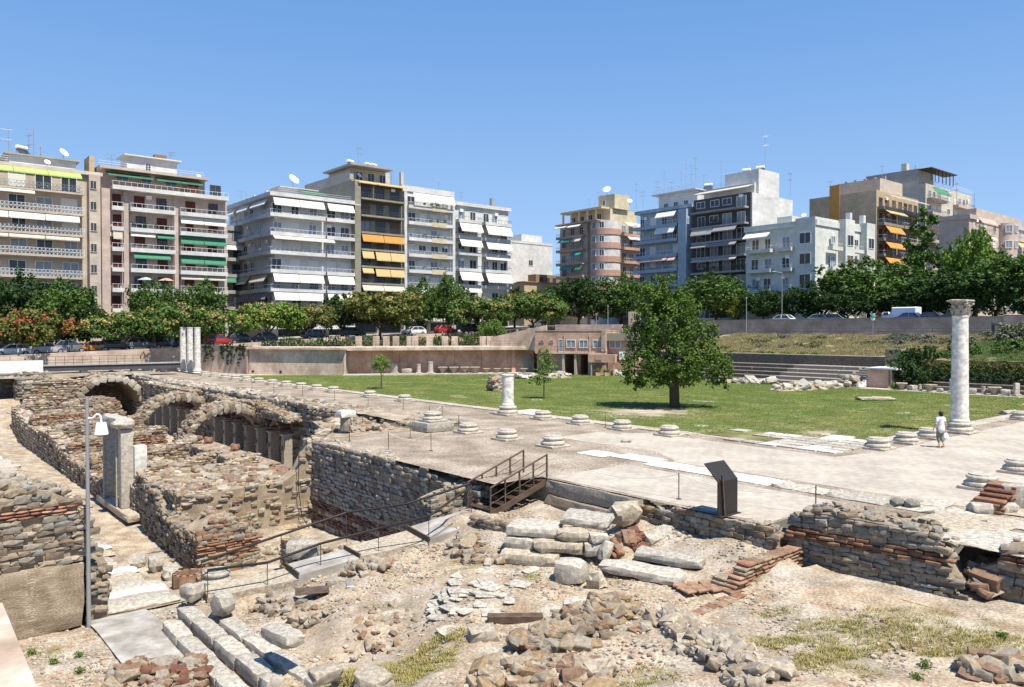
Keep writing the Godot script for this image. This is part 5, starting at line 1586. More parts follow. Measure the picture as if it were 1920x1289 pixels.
func build_court() -> void:
	build_gallery()
	build_terraces()
	# column bases and columns of the stoa
	var us := [8.3, 11.55, 14.8, 18.05, 33.9, 39.2, 45.7, 49.0, 52.3, 55.7, 59.1, 62.6, 66.0, 69.3, 72.6, 76.0, 79.4]
	for u in us: column_base("white marble column base in the long row between stoa floor and lawn", F(u, -0.9), ROT_V, 0.84, "column bases of the long row")
	for w in [[2.8, "white column base at the corner of the marble floor patch"], [5.7, "white column base second from the marble floor patch"], [8.3, "worn white column base beside the walking woman"], [21.3, "white column base on the kerb well beyond the tall column"]]: column_base(w[1], F(-0.7, w[0]), ROT_V, 0.84, "column bases of the short row")
	for w in [[878, 812, "white column base next to the big square plinth"], [951, 825, "white column base on the sanded floor, middle of the inner row"], [1037, 838, "white column base nearest the iron stairs"], [1842, 917, "column base beside the brick and marble heap"], [1912, 887, "column base behind the brick and marble heap"]]: column_base(w[2], g(w[0], w[1]), ROT_V, 0.84, "column bases of the inner row")
	var t := column_base("white column base raised on a big grey plinth block", g(811, 808) + Vector3.UP * 0.52, ROT_V, 0.84, "column bases of the inner row")
	part(t, "plinth_block", worn_block(Vector3(1.75, 0.52, 1.6), 12, 0.04), M.marble_grey, Vector3(0, -0.26, 0))
	t = thing("broken_column", "short white column shaft standing on the lawn's edge", "column", F(21.4, -0.9), ROT_V)
	part(t, "plinth", worn_block(Vector3(1.42, 0.13, 1.42), 7, 0.012), M.marble, Vector3(0, 0.065, 0))
	part(t, "base", base_mesh(), M.marble)
	part(t, "shaft", shaft_mesh(0.385, 0.375, 0.62, 2.6, 3), M.marble_white)
	t = thing("corinthian_column", "tall white column with a broken leafy capital beside the walking woman", "column", F(-0.8, 11.8), ROT_V)
	part(t, "plinth", worn_block(Vector3(1.5, 0.14, 1.5), 8, 0.02), M.marble, Vector3(0, 0.07, 0))
	part(t, "base", base_mesh(), M.marble)
	part(t, "shaft", shaft_mesh(0.44, 0.375, 0.62, 6.2, 4), M.marble_white)
	capital(t, 6.2)
	for u in [83.4, 86.3, 89.2]:
		t = thing("white_column", "smooth white column, one of three in a row by the footbridge", "column", F(u, -0.5), ROT_V, "three white columns")
		part(t, "base", base_mesh(), M.marble_white, Vector3.ZERO, Vector3(0.9, 0.9, 0.9))
		part(t, "shaft", shaft_mesh(0.40, 0.37, 0.55, 5.9, int(u)), M.marble_white)
	# kerb slabs along the lawn
	var kerb := thing("lawn_kerb", "white marble kerb slabs along the lawn edge under the column rows", "kerb")
	var u := 7.6
	while u < 80.0:
		var l := rf(1.5, 2.6)
		part(kerb, "slab", UB, M.marble if R.randf() < 0.6 else M.marble_warm, F(u + l * 0.5, 0.35 + rf(-0.05, 0.05), 0.0), Vector3(0.95, 0.10, l - 0.03), Basis(Vector3.UP, ROT_V))
		u += l
	var v := 4.0
	while v < 40.0:
		var l := rf(1.2, 2.2)
		part(kerb, "slab", UB, M.marble if R.randf() < 0.6 else M.marble_warm, F(0.15 + rf(-0.06, 0.06), v + l * 0.5, 0.0), Vector3(l - 0.03, 0.12 if v > 13.0 else 0.07, 0.95), Basis(Vector3.UP, ROT_V))
		v += l
	# patch of marble floor slabs at the corner
	var fl := thing("marble_floor_patch", "broken patch of pale marble floor slabs at the lawn corner", "floor slabs")
	for i in 8:
		for j in 6:
			var q := nz.get_noise_2d(i * 3.1, j * 4.7)
			if i > 3 and (j == 1 or j == 2 or j > 4 and i != 5): continue
			if i > 5 and R.randf() < 0.45: continue
			if j > 4 and R.randf() < 0.5: continue
			part(fl, "slab", UB, [M.marble, M.marble_grey, M.marble_white][R.randi() % 3], F(0.2 + i * 0.98, 0.2 + j * 0.84, 0.02 + 0.02 * q), Vector3(0.82 * rf(0.85, 1.0), 0.08, 0.95 * rf(0.8, 1.0)), Basis(Vector3.UP, ROT_V + rf(-0.03, 0.03)))
	for q in [[1570, 823], [990, 772], [1005, 776]]: part(fl, "slab", UB, M.marble_white, g(q[0], q[1]) + Vector3.UP * 0.02, Vector3(1.9, 0.08, 1.1), Basis(Vector3.UP, ROT_V + 0.1))
	# white strip of slabs across the paved floor
	var strip := thing("marble_strip", "strip of white marble slabs across the sanded floor by the info board", "floor slabs")
	u = 7.2
	var k := 0
	while u > -17.0:
		var l := rf(1.3, 2.3)
		var worn := u < -1.6
		part(strip, "slab", worn_block(Vector3(1.25 if not worn else 1.1, 0.07, l - 0.04), k, 0.03 if not worn else 0.09), M.marble_white if not worn else (M.marble if R.randf() < 0.5 else M.marble_grey), F(u - l * 0.5, -8.1 + (0.45 if k == 1 else 0.0) - (0.02 * k if worn else 0.0), 0.02), Vector3.ONE, Basis(Vector3.UP, ROT_V))
		u -= l
		k += 1
	for q in [[1780, 980, 2.4], [1860, 985, 2.0], [1820, 1010, 1.9], [1895, 1020, 2.4], [1760, 945, 1.3], [1690, 943, 1.2], [1905, 960, 1.5]]:
		part(strip, "slab", worn_block(Vector3(q[2], 0.08, q[2] * 0.62), int(q[0]) % 7, 0.06), M.marble if R.randf() < 0.6 else M.marble_warm, g(q[0], q[1]) + Vector3.UP * 0.03, Vector3.ONE, Basis(Vector3.UP, ROT_V + rf(-0.15, 0.15)))
	# cracks between the poured floor fields
	var jt := thing("pavement_patch", "pale sandy concrete fields set into the stoa floor near the iron stairs", "pavement patch")
	part(jt, "field", rects([[-5.2, 3.8, -13.4, -9.2]], 0.006), M.sand)
	part(jt, "field", rects([[5.4, 11.6, -5.8, -2.6]], 0.007), M.sand)
	# small things on the floor
	solo("stone_chip", "small grey marble chip lying on the stoa floor", "stone", worn_block(Vector3(0.5, 0.14, 0.3), 2, 0.04), M.marble_grey, g(1174, 830) + Vector3.UP * 0.07)
	t = thing("white_pedestal", "white block on a dark stump standing on the rubble bank", "pedestal", g(648, 806, 0.2))
	part(t, "stump", worn_block(Vector3(0.55, 0.75, 0.55), 3, 0.05), M.st_grey, Vector3(0, 0.3, 0))
	part(t, "block", worn_block(Vector3(0.85, 0.36, 0.7), 4, 0.02), M.marble_white, Vector3(0, 0.84, 0), Vector3.ONE, Basis(Vector3.UP, ROT_V))
	# ropes
	var L := "thin rusty rod holding the visitors' rope on the stoa floor"
	var ps := {}
	for q in [[655, 828], [728, 845], [769, 822], [808, 846], [805, 788], [829, 783], [860, 807], [756, 768], [690, 761], [627, 751], [567, 742], [513, 735], [472, 729], [1135, 803], [1273, 937], [1530, 965]]:
		ps[q[0]] = g(q[0], q[1])
		rope_post(ps[q[0]], L)
	for q in [[655, 728, 0.25], [728, 808, 0.3], [805, 829, 0.25], [829, 860, 0.15], [1273, 1530, 0.32]]:
		rope(ps[q[0]] + Vector3.UP * 0.8, ps[q[1]] + Vector3.UP * 0.8, q[2], "slack rope hung between thin rods on the stoa floor")
	rope(g(1040, 895) + Vector3.UP * 0.8, ps[1273] + Vector3.UP * 0.8, 0.4, "long slack rope from the iron stairs past the info board")
	# information board
	t = thing("information_board", "dark bent metal information board seen from behind", "information board", g(1364, 966), ROT_V)
	var b := MB.new()
	b.prism([Vector3(-0.48, 0.0, 0.02), Vector3(0.48, 0.0, 0.02), Vector3(0.48, 1.02, 0.02), Vector3(-0.48, 1.02, 0.02)], Vector3(0, 0, -0.03))
	b.prism([Vector3(-0.48, 1.02, 0.02), Vector3(0.48, 1.02, 0.02), Vector3(0.48, 1.50, -0.46), Vector3(-0.48, 1.50, -0.46)], Vector3(0, -0.02, -0.02))
	part(t, "panel", b.mesh(), M.dark_metal)
	b = MB.new()
	b.box(Vector3(-0.28, 0.6, 0.06), Vector3(0.05, 1.25, 0.05), Basis(Vector3(0, 0, 1), 0.10))
	part(t, "strut", b.mesh(), M.rust_metal)
	part(t, "foot_plate", cbox(Vector3(1.0, 0.03, 0.3), 0.01), M.dark_metal, Vector3(0, 0.015, 0))
	build_person()
	build_vehicles()
	# pile by the pink building and on the lawn
	stone_heap("long heap of white marble blocks on the lawn before the grey steps", g(1455, 734), g(1568, 727), 1.6, 0.7, 60, ["marble", "marble_warm", "marble_grey"], 0.6)
	stone_heap("heap of white marble pieces on the lawn by the pink building", g(975, 711), g(1068, 708), 1.6, 0.6, 50, ["marble", "marble_white", "marble_grey"], 0.6)
	stone_heap("white stone heap at the foot of the pink building's side terrace", g(1150, 705), g(1180, 706), 1.4, 0.7, 30, ["marble", "marble_grey"], 0.6)
	stone_heap("line of marble blocks lying below the dark stone steps", g(1345, 718), g(1455, 721), 1.0, 0.5, 44, ["marble", "marble_grey", "marble_warm"], 0.7)
	stone_heap("stone stack beside the white zigzag stair wall", g(1580, 726), g(1638, 724), 1.2, 1.3, 60, ["marble", "marble_warm", "st_cream"], 0.55)
	stone_heap("upright stump of rubble masonry behind the short white column", g(921, 734), g(937, 733), 1.2, 1.5, 60, ["st_tan", "st_cream", "st_grey", "brick_pale"], 0.4)
	solo("flat_stone", "flat weathered slab lying alone on the lawn", "stone", worn_block(Vector3(2.9, 0.3, 1.3), 6, 0.12), M.marble_warm, g(1642, 751) + Vector3.UP * 0.12, Vector3.ONE, Basis(Vector3.UP, 0.1))
	solo("marble_scrap", "marble scrap on the lawn near the far kerb", "stone", worn_block(Vector3(1.3, 0.3, 0.8), 8, 0.1), M.marble_grey, g(1893, 777) + Vector3.UP * 0.12, Vector3.ONE, Basis(Vector3.UP, 0.4))

func build_person() -> void:
	var at := g(1764, 840)
	# the body's joints, walking away from the viewer: x right, y up, -z forward
	var bones := [
		[Vector3(0, 0.93, 0), Vector3(0, 1.12, 0.01), 0.135, 0.118], [Vector3(0, 1.12, 0.01), Vector3(0, 1.33, 0), 0.118, 0.125],
		[Vector3(-0.15, 1.36, 0), Vector3(0.15, 1.36, 0), 0.055, 0.055], [Vector3(0, 1.38, 0), Vector3(0, 1.47, -0.01), 0.052, 0.048],
		[Vector3(-0.075, 0.9, 0), Vector3(-0.08, 0.5, -0.06), 0.095, 0.06], [Vector3(-0.08, 0.5, -0.06), Vector3(-0.075, 0.1, 0.03), 0.057, 0.036],
		[Vector3(0.075, 0.9, 0), Vector3(0.08, 0.5, -0.02), 0.095, 0.06], [Vector3(0.08, 0.5, -0.02), Vector3(0.06, 0.13, 0.14), 0.057, 0.036],
		[Vector3(-0.075, 0.06, 0.04), Vector3(-0.08, 0.035, -0.14), 0.038, 0.03], [Vector3(0.06, 0.09, 0.15), Vector3(0.06, 0.035, 0.0), 0.038, 0.03],
		[Vector3(-0.18, 1.34, 0), Vector3(-0.27, 1.10, 0.04), 0.047, 0.038], [Vector3(-0.27, 1.10, 0.04), Vector3(-0.34, 0.90, -0.04), 0.036, 0.026],
		[Vector3(0.18, 1.34, 0), Vector3(0.25, 1.09, 0.05), 0.047, 0.038], [Vector3(0.25, 1.09, 0.05), Vector3(0.29, 0.86, -0.02), 0.036, 0.026]]
	for s in [-1, 1]:
		var w := Vector3(-0.34, 0.90, -0.04) if s < 0 else Vector3(0.29, 0.86, -0.02)
		bones.append([w, w + Vector3(s * 0.01, -0.07, -0.01), 0.026, 0.03])
		for f in 4:
			var o := w + Vector3(s * 0.01, -0.075, -0.03 + 0.018 * f)
			bones.append([o, o + Vector3(0, -0.045, -0.004), 0.0095, 0.009])
			bones.append([o + Vector3(0, -0.045, -0.004), o + Vector3(-s * 0.008, -0.075 - 0.006 * (f % 3), -0.008), 0.009, 0.008])
		bones.append([w + Vector3(0, -0.03, -0.03), w + Vector3(-s * 0.012, -0.075, -0.055), 0.011, 0.009])
	bones.append([Vector3(0, 1.52, -0.01), Vector3(0, 1.575, -0.005), 0.075, 0.085])
	bones.append([Vector3(0, 1.47, -0.06), Vector3(0, 1.52, -0.07), 0.04, 0.05])
	bones.append([Vector3(0, 1.53, -0.1), Vector3(0, 1.51, -0.118), 0.013, 0.015])
	for s in [-1, 1]: bones.append([Vector3(s * 0.082, 1.52, 0.0), Vector3(s * 0.086, 1.545, 0.004), 0.014, 0.016])
	var t := thing("person", "dark-haired woman in a white blouse and grey trousers walking with a white bag", "person", at, 0.25)
	part(t, "body", field_mesh(bones, 0.02, Color(0.50, 0.30, 0.21)), M.skin)
	# clothes follow the same joints
	var top := [[Vector3(0, 0.86, 0), Vector3(0, 1.1, 0.01), 0.19, 0.14], [Vector3(0, 1.1, 0.01), Vector3(0, 1.33, 0), 0.14, 0.142], [Vector3(-0.16, 1.355, 0), Vector3(0.16, 1.355, 0), 0.072, 0.072], [Vector3(-0.18, 1.34, 0), Vector3(-0.225, 1.235, 0.02), 0.066, 0.062], [Vector3(0.18, 1.34, 0), Vector3(0.215, 1.235, 0.02), 0.066, 0.062]]
	part(t, "blouse", field_mesh(top, 0.03, Color.WHITE), M.blouse)
	var leg := [[Vector3(-0.08, 0.88, 0), Vector3(-0.082, 0.5, -0.06), 0.112, 0.082], [Vector3(-0.082, 0.5, -0.06), Vector3(-0.078, 0.30, -0.015), 0.08, 0.066], [Vector3(0.08, 0.88, 0), Vector3(0.082, 0.5, -0.02), 0.112, 0.082], [Vector3(0.082, 0.5, -0.02), Vector3(0.072, 0.31, 0.06), 0.08, 0.066]]
	part(t, "trousers", field_mesh(leg, 0.03, Color.WHITE), M.trousers)
	part(t, "hair", field_mesh([[Vector3(0, 1.56, 0.02), Vector3(0, 1.60, 0.012), 0.098, 0.096], [Vector3(0, 1.50, 0.05), Vector3(0, 1.46, 0.055), 0.07, 0.045], [Vector3(0, 1.62, -0.05), Vector3(0, 1.60, -0.07), 0.05, 0.03]], 0.02, Color.WHITE), M.hair)
	var bag := MB.new()
	bag.lathe([[0.02, -0.30], [0.13, -0.29], [0.16, -0.18], [0.13, -0.05], [0.07, 0.03], [0.02, 0.05]], 12)
	bag.chain([Vector3(0.05, 0.03, 0), Vector3(0.02, 0.18, 0), Vector3(-0.02, 0.18, 0), Vector3(-0.06, 0.03, 0)], 0.01)
	var w := Basis(Vector3.UP, 0.25) * Vector3(0.31, 0.63, -0.02)
	solo("carrier_bag", "white bag hanging from the walking woman's hand", "bag", bag.mesh(), M.blouse, at + w, Vector3(1.0, 1.0, 0.6), Basis(Vector3.UP, 0.25))

func field_mesh(bones: Array, cell: float, _c: Color) -> ArrayMesh:
	# smooth union of tapered capsules, meshed as surface nets
	var lo := Vector3.INF
	var hi := -Vector3.INF
	for b in bones:
		var r: float = maxf(b[2], b[3]) + cell * 2.0
		for e in 2:
			lo = lo.min(b[e] - Vector3.ONE * r)
			hi = hi.max(b[e] + Vector3.ONE * r)
	var n := Vector3i(((hi - lo) / cell).ceil()) + Vector3i.ONE
	var f := PackedFloat32Array()
	f.resize(n.x * n.y * n.z)
	f.fill(9.0)
	for b in bones:
		var pa: Vector3 = b[0]
		var ba: Vector3 = b[1] - pa
		var l2 := maxf(ba.length_squared(), 1e-8)
		var r0: float = b[2]
		var r1: float = b[3]
		var m := maxf(r0, r1) + cell * 2.5
		var i0 := Vector3i(((b[0].min(b[1]) - Vector3.ONE * m - lo) / cell).floor()).clamp(Vector3i.ZERO, n - Vector3i.ONE)
		var i1 := Vector3i(((b[0].max(b[1]) + Vector3.ONE * m - lo) / cell).ceil()).clamp(Vector3i.ZERO, n - Vector3i.ONE)
		var kk := minf(0.035, minf(r0, r1) * 0.6)
		for z in range(i0.z, i1.z + 1):
			for y in range(i0.y, i1.y + 1):
				for x in range(i0.x, i1.x + 1):
					var p := lo + Vector3(x, y, z) * cell - pa
					var h := clampf(p.dot(ba) / l2, 0, 1)
					var d := (p - ba * h).length() - lerpf(r0, r1, h)
					var id := (z * n.y + y) * n.x + x
					var o := f[id]
					var q := maxf(kk - absf(o - d), 0.0) / kk
					f[id] = minf(o, d) - q * q * kk * 0.25
	var st := SurfaceTool.new()
	st.begin(Mesh.PRIMITIVE_TRIANGLES)
	st.set_smooth_group(0)
	var vid := {}
	var cnt := 0
	var offs := [0, 1, n.x, n.x + 1, n.x * n.y, n.x * n.y + 1, n.x * n.y + n.x, n.x * n.y + n.x + 1]
	for z in n.z - 1:
		for y in n.y - 1:
			for x in n.x - 1:
				var id := (z * n.y + y) * n.x + x
				var ins := 0
				for o in offs: ins += int(f[id + o] < 0.0)
				if ins == 0 or ins == 8: continue
				var s := Vector3.ZERO
				var c := 0
				for e in [[0, 1], [2, 3], [4, 5], [6, 7], [0, 2], [1, 3], [4, 6], [5, 7], [0, 4], [1, 5], [2, 6], [3, 7]]:
					var a := f[id + offs[e[0]]]
					var b := f[id + offs[e[1]]]
					if (a < 0.0) != (b < 0.0):
						var k := a / (a - b)
						var pa := Vector3(e[0] & 1, (e[0] >> 1) & 1, (e[0] >> 2) & 1)
						var pb := Vector3(e[1] & 1, (e[1] >> 1) & 1, (e[1] >> 2) & 1)
						s += pa.lerp(pb, k)
						c += 1
				vid[id] = cnt
				cnt += 1
				st.add_vertex(lo + (Vector3(x, y, z) + s / c) * cell)
	for id in vid:
		var x: int = id % n.x
		var y: int = (id / n.x) % n.y
		var z: int = id / (n.x * n.y)
		var sx := 1
		var sy := n.x
		var sz := n.x * n.y
		for ax in 3:
			var d: int = [sx, sy, sz][ax]
			var e1: int = [sy, sz, sx][ax]
			var e2: int = [sz, sx, sy][ax]
			var q1: int = [y, z, x][ax]
			var q2: int = [z, x, y][ax]
			if q1 < 1 or q2 < 1: continue
			var a := f[id]
			var b := f[id + d]
			if (a < 0.0) == (b < 0.0): continue
			var q := [id, id - e1, id - e1 - e2, id - e2]
			if not (vid.has(q[1]) and vid.has(q[2]) and vid.has(q[3])): continue
			var w := [0, 1, 2, 0, 2, 3] if a > 0.0 else [0, 2, 1, 0, 3, 2]
			for i in w: st.add_index(vid[q[i]])
	st.generate_normals()
	return st.commit()

func build_vehicles() -> void:
	var cols := {"silver": [0.45, 0.46, 0.48], "white": [0.75, 0.75, 0.75], "black": [0.02, 0.02, 0.022], "navy": [0.02, 0.03, 0.07], "red": [0.42, 0.02, 0.02], "orange": [0.55, 0.20, 0.02], "blue": [0.05, 0.12, 0.35], "grey": [0.16, 0.17, 0.18]}
	for k in cols:
		var m := glassy("p_" + k, lin(cols[k][0], cols[k][1], cols[k][2]), 0.3)
		m.clearcoat_enabled = true
		m.clearcoat = 0.8
	var G1 := "cars parked along the far street"
	var i := 0
	for w in [[22, "white", "white car at the end of the parked row below the red silk tree"], [88, "silver", "silver car under the rust-red silk tree"], [132, "grey", "grey car between the rust-red and the green silk tree"], [170, "orange", "orange car behind the footbridge railing"], [215, "black", "black car behind the middle of the footbridge"], [262, "grey", "dark grey car behind the footbridge's end near the columns"], [312, "navy", "navy car on the footbridge side of the three white columns"], [410, "red", "red car on the ivy side of the three white columns"], [452, "black", "black car above the ivy wall"], [492, "navy", "dark blue car before the cream silk tree"], [590, "navy", "dark blue car at the curved wall's low end"], [660, "black", "black car under the broad brown silk tree"], [776, "white", "white car above the curved pale wall"], [836, "red", "red car beside the white car on the curved wall"], [885, "black", "black car following the red car on the curved wall"], [1010, "grey", "grey car above the pink building's stairs"]]:
		var k: float = (w[0] - 960.0) / FPX
		var uu := 96.2
		var v := (0.639 * uu - 14.1 + k * (34.3 + 0.769 * uu)) / (0.769 - 0.639 * k)
		car(w[2], F(uu, v, street_y(v)), ROT_V + (PI if i % 3 == 0 else 0.0), M["p_" + w[1]], G1, Vector3(1, 1.0 + 0.06 * (i % 3), 1))
		i += 1
	var G2 := "cars parked along the upper street"
	for w in [[1465, "white", "white car on the upper street above the dry slope"], [1532, "silver", "silver car on the upper street near the white van"], [1560, "grey", "grey car in front of the white van"], [1702, "blue", "blue car above the pale pink wall"], [1740, "navy", "dark blue car next to the blue one above the pink wall"], [1785, "black", "black car hidden partly by the leafy capital"]]:
		var k: float = (w[0] - 960.0) / FPX
		var vv := 78.4
		var uu := (14.1 + 0.769 * vv - k * (34.3 + 0.639 * vv)) / (0.639 + 0.769 * k)
		car(w[2], F(uu, vv, 6.5), ROT_U, M["p_" + w[1]], G2)
	# van
	var vp := F(32.5, 80.5, 6.5)
	var t := thing("delivery_van", "white delivery van on the upper street among the trees", "van", vp, ROT_U)
	part(t, "body", cbox(Vector3(3.4, 1.9, 1.9), 0.12), M.p_white, Vector3(-0.7, 1.35, 0))
	part(t, "cab", cbox(Vector3(1.6, 1.3, 1.85), 0.25), M.p_white, Vector3(1.7, 1.0, 0))
	part(t, "windscreen", cbox(Vector3(0.9, 0.55, 1.88), 0.1), M.pane, Vector3(1.75, 1.35, 0))
	for q in [[1.5, 0.85], [1.5, -0.85], [-1.5, 0.85], [-1.5, -0.85]]:
		var wl := part(t, "wheel", cache.car.tyre, M.black, Vector3(q[0], 0.33, q[1]))
		part(wl, "rim", cache.car.rim, M.galva)
	# lamp posts of the streets
	for w in [[1637, 648, 588, "teal", "slim street lantern with a teal cap by the dark gate post"], [1663, 640, 590, "black", "black street lantern at the joint of grey and pink walls"]]:
		var p := atd(w[0], w[1], 96.0 if w[3] == "teal" else 112.0)
		var h: float = (w[1] - w[2]) * -p.z / FPX
		t = thing("street_lantern", w[4], "street lamp", p)
		var b := MB.new()
		b.tube(Vector3(0, -1.0, 0), Vector3(0, h - 0.5, 0), 0.06, 0.045, 7)
		part(t, "pole", b.mesh(), M.galva if w[3] == "teal" else M.rail_dark)
		b = MB.new()
		b.lathe([[0.05, h - 0.95], [0.22, h - 0.8], [0.24, h - 0.5], [0.02, h - 0.45]], 10)
		part(t, "globe", b.mesh(), M.white_paint if w[3] == "teal" else M.rail_dark)
		b = MB.new()
		b.lathe([[0.30, h - 0.48], [0.28, h - 0.3], [0.1, h - 0.05], [0.02, h]], 10)
		part(t, "cap", b.mesh(), M.a_teal if w[3] == "teal" else M.rail_dark)
	for w in [[1467, 512, "tall grey lamp pole in front of the mint villa"], [1400, 560, "thin white pole beside the yellow shrub tree"], [1118, 590, "white pole on the pink building's roof terrace"], [1140, 575, "tall thin pole behind the pink building"]]:
		var p := atd(w[0], w[1], 124.0)
		t = thing("lamp_pole", w[2], "street lamp", Vector3(p.x, 5.0, p.z))
		var b := MB.new()
		b.tube(Vector3.ZERO, Vector3(0, p.y - 5.0, 0), 0.08, 0.05, 7)
		part(t, "pole", b.mesh(), M.galva)
		b = MB.new()
		b.tube(Vector3(0, p.y - 5.0, 0), Vector3(-1.1, p.y - 4.8, 0), 0.04, 0.04, 5)
		b.box(Vector3(-1.3, p.y - 4.8, 0), Vector3(0.6, 0.12, 0.25), Basis.IDENTITY, 0.03)
		if w[0] < 1450:
			b = MB.new()
			b.box(Vector3(0, p.y - 4.95, 0), Vector3(0.3, 0.1, 0.2), Basis.IDENTITY, 0.03)
		part(t, "lamp_head", b.mesh(), M.galva)

func local_frame(a: Vector3, b: Vector3) -> float:
	var d := b - a
	return atan2(-d.z, d.x)

func build_gallery() -> void:
	var A := atd(466, 700, 98.0)
	var B := atd(643, 700, 95.0)
	var C := atd(1006, 700, 100.0)
	A.y = 0; B.y = 0; C.y = 0
	# closed part
	var t := thing("gallery_wall", "pale pink windowless gallery wall under a thin flat roof", "building", A, local_frame(A, B))
	var L := A.distance_to(B)
	for i in 3: box(t, "wall_panel", M.pinkpale, Vector3(L * (i + 0.5) / 3.0, 1.4, -0.3), Vector3(L / 3.0 - 0.03, 3.4, 0.5))
	box(t, "wall_core", M.concrete, Vector3(L * 0.5, 1.3, -1.6), Vector3(L, 3.2, 2.0))
	part(t, "roof", cbox(Vector3(L + 0.6, 0.3, 6.2), 0.03), M.pinkpale, Vector3(L * 0.5 + 0.2, 3.27, -2.65))
	box(t, "drainpipe", M.w_terracotta, Vector3(-0.12, 1.7, 0.12), Vector3(0.16, 3.4, 0.16))
	for q in [0.02, 0.32]: box(t, "vent", M.black, Vector3(L * q + 0.3, 0.35, -0.03), Vector3(0.3, 0.25, 0.03))
	# open portico
	t = thing("gallery_portico", "long terracotta-pink portico with a deep overhanging roof", "building", B, local_frame(B, C))
	L = B.distance_to(C)
	for i in 7: box(t, "wall_panel", M.pinkplaster, Vector3(L * (i + 0.5) / 7.0, 1.4, -1.65), Vector3(L / 7.0 - 0.03, 3.4, 0.5))
	box(t, "wall_core", M.concrete, Vector3(L * 0.5, 1.3, -2.5), Vector3(L, 3.2, 1.0))
	part(t, "roof", cbox(Vector3(L + 0.2, 0.42, 8.0), 0.03), M.pinkpale, Vector3(L * 0.5 + 0.05, 3.22, -3.9))
	box(t, "end_pier", M.pinkpale, Vector3(0.2, 1.5, -0.6), Vector3(0.3, 3.1, 1.3))
	box(t, "floor", M.sand, Vector3(L * 0.5, 0.06, 0.0), Vector3(L, 0.16, 3.2))
	box(t, "end_pier", M.pinkplaster, Vector3(L - 2.8, 1.5, -1.2), Vector3(0.5, 3.1, 0.5))
	box(t, "door", M.w_grey, Vector3(L - 0.9, 1.25, -1.38), Vector3(1.0, 2.2, 0.06))
	var G := "marble pieces shown in the portico"
	var names := [[655, 0, 0.9, "low marble slab at the portico's pale end"], [677, 0, 0.7, "small block group second in the portico"], [695, 0, 0.7, "small marble block third in the portico"], [740, 3, 1.0, "pointed marble stele leaning in the portico"], [763, 0, 1.15, "square marble block between stele and small columns"], [785, 2, 1.15, "shorter small column in the portico"], [807, 2, 1.45, "taller small column in the portico"]]
	for w in names:
		var p := g(w[0], 700.5, 0.14)
		frag(w[1], w[3], p, w[2], rf(-0.4, 0.4), G)
	for x in [830, 851, 872, 891]: frag(1, "wide marble capital standing in the middle of the portico", g(x, 700, 0.14), 1.1, 0.1, G)
	for x in [912, 932, 950, 982]: frag(1, "small marble capital standing near the portico's door", g(x, 699.5, 0.14), 0.8, 0.3, G)
	rail("thin rail along the gallery roof edge", A + Vector3(0.3, 3.42, -0.2), B + Vector3(0, 3.42, -0.2), 12, 0.7, M.rail_dark, 2, 0.02)
	rail("thin rail along the portico roof edge", B + Vector3(0.3, 3.44, -0.2), C + Vector3(0, 3.44, -0.2), 20, 0.7, M.rail_dark, 2, 0.02)
	# wall with ivy between the white columns and the gallery
	var W0 := atd(378, 700, 103.0)
	W0.y = 0
	t = thing("ivy_wall", "pale pink wall with hanging ivy next to the white columns", "wall", W0, local_frame(W0, A))
	L = W0.distance_to(A)
	box(t, "wall", M.pinkpale, Vector3(L * 0.5 - 0.2, 1.7, -0.3), Vector3(L + 0.2, 3.5, 0.5))
	box(t, "coping", M.concrete, Vector3(L * 0.5 - 0.2, 3.52, -0.3), Vector3(L + 0.3, 0.12, 0.7))
	for q in [[0.1, 1.8], [0.22, 1.6], [0.45, 1.3], [0.56, 2.2], [0.66, 1.9], [0.8, 2.3], [0.88, 1.2]]:
		var lb := []
		for k in 6: lb.append([Vector3(rf(-0.3, 0.3), 3.4 - q[1] * k / 5.0, 0.05), Vector3(0.5 - 0.06 * k, 0.35, 0.14)])
		part(t, "ivy", leaves(int(q[0] * 100), lb, 420, 0.16, 0.1), M.lf_dark, Vector3(L * q[0], 0.1, 0))
	# planters with ivy on the bank behind the roof
	var k := 0
	for x in [510, 545, 580, 615, 650, 685, 720, 760, 800, 835, 870, 890]:
		var p := atd(x, 646, 109.0 + (x - 500) * 0.02)
		p.y = 2.9
		t = thing("ivy_hedge", "clump of ivy hedge on the planted bank above the gallery roof", "hedge", p, local_frame(A, B), "ivy hedges above the gallery")
		part(t, "foliage", crown_of("hedge"), M.lf_mid if k % 3 else M.lf_dark, Vector3.ZERO, Vector3(1.6, 1.25 + 0.35 * (k % 2) + 0.001 * (x - 500), 1.0))
		part(t, "stems", trunk_mesh(0.9, 0.05, 0.8, k), M.bark)
		k += 1
	for x in [672, 705, 724, 742, 768, 778, 805, 834, 852, 905, 918]:
		var p := atd(x, 650, 107.0)
		solo("bank_pillar", "short pale pink pillar among the ivy above the portico", "pillar", cbox(Vector3(0.9, 2.4, 0.5), 0.03), M.pinkpale, Vector3(p.x, 3.5, p.z), Vector3.ONE, Basis(Vector3.UP, 0.2), "pillars among the ivy")
	# pink building
	var P0 := atd(1003, 700, 98.5)
	var P1 := atd(1137, 700, 95.0)
	P0.y = 0; P1.y = 0
	L = P0.distance_to(P1)
	t = thing("pink_site_building", "two-storey pink site building with a balcony at the lawn's far corner", "building", P0, local_frame(P0, P1))
	box(t, "upper_wall", M.pinkplaster, Vector3(L * 0.5, 4.05, -3.0), Vector3(L, 2.8, 6.0))
	box(t, "parapet", M.pinkpale, Vector3(L * 0.5, 5.47, -3.0), Vector3(L + 0.06, 0.1, 6.1))
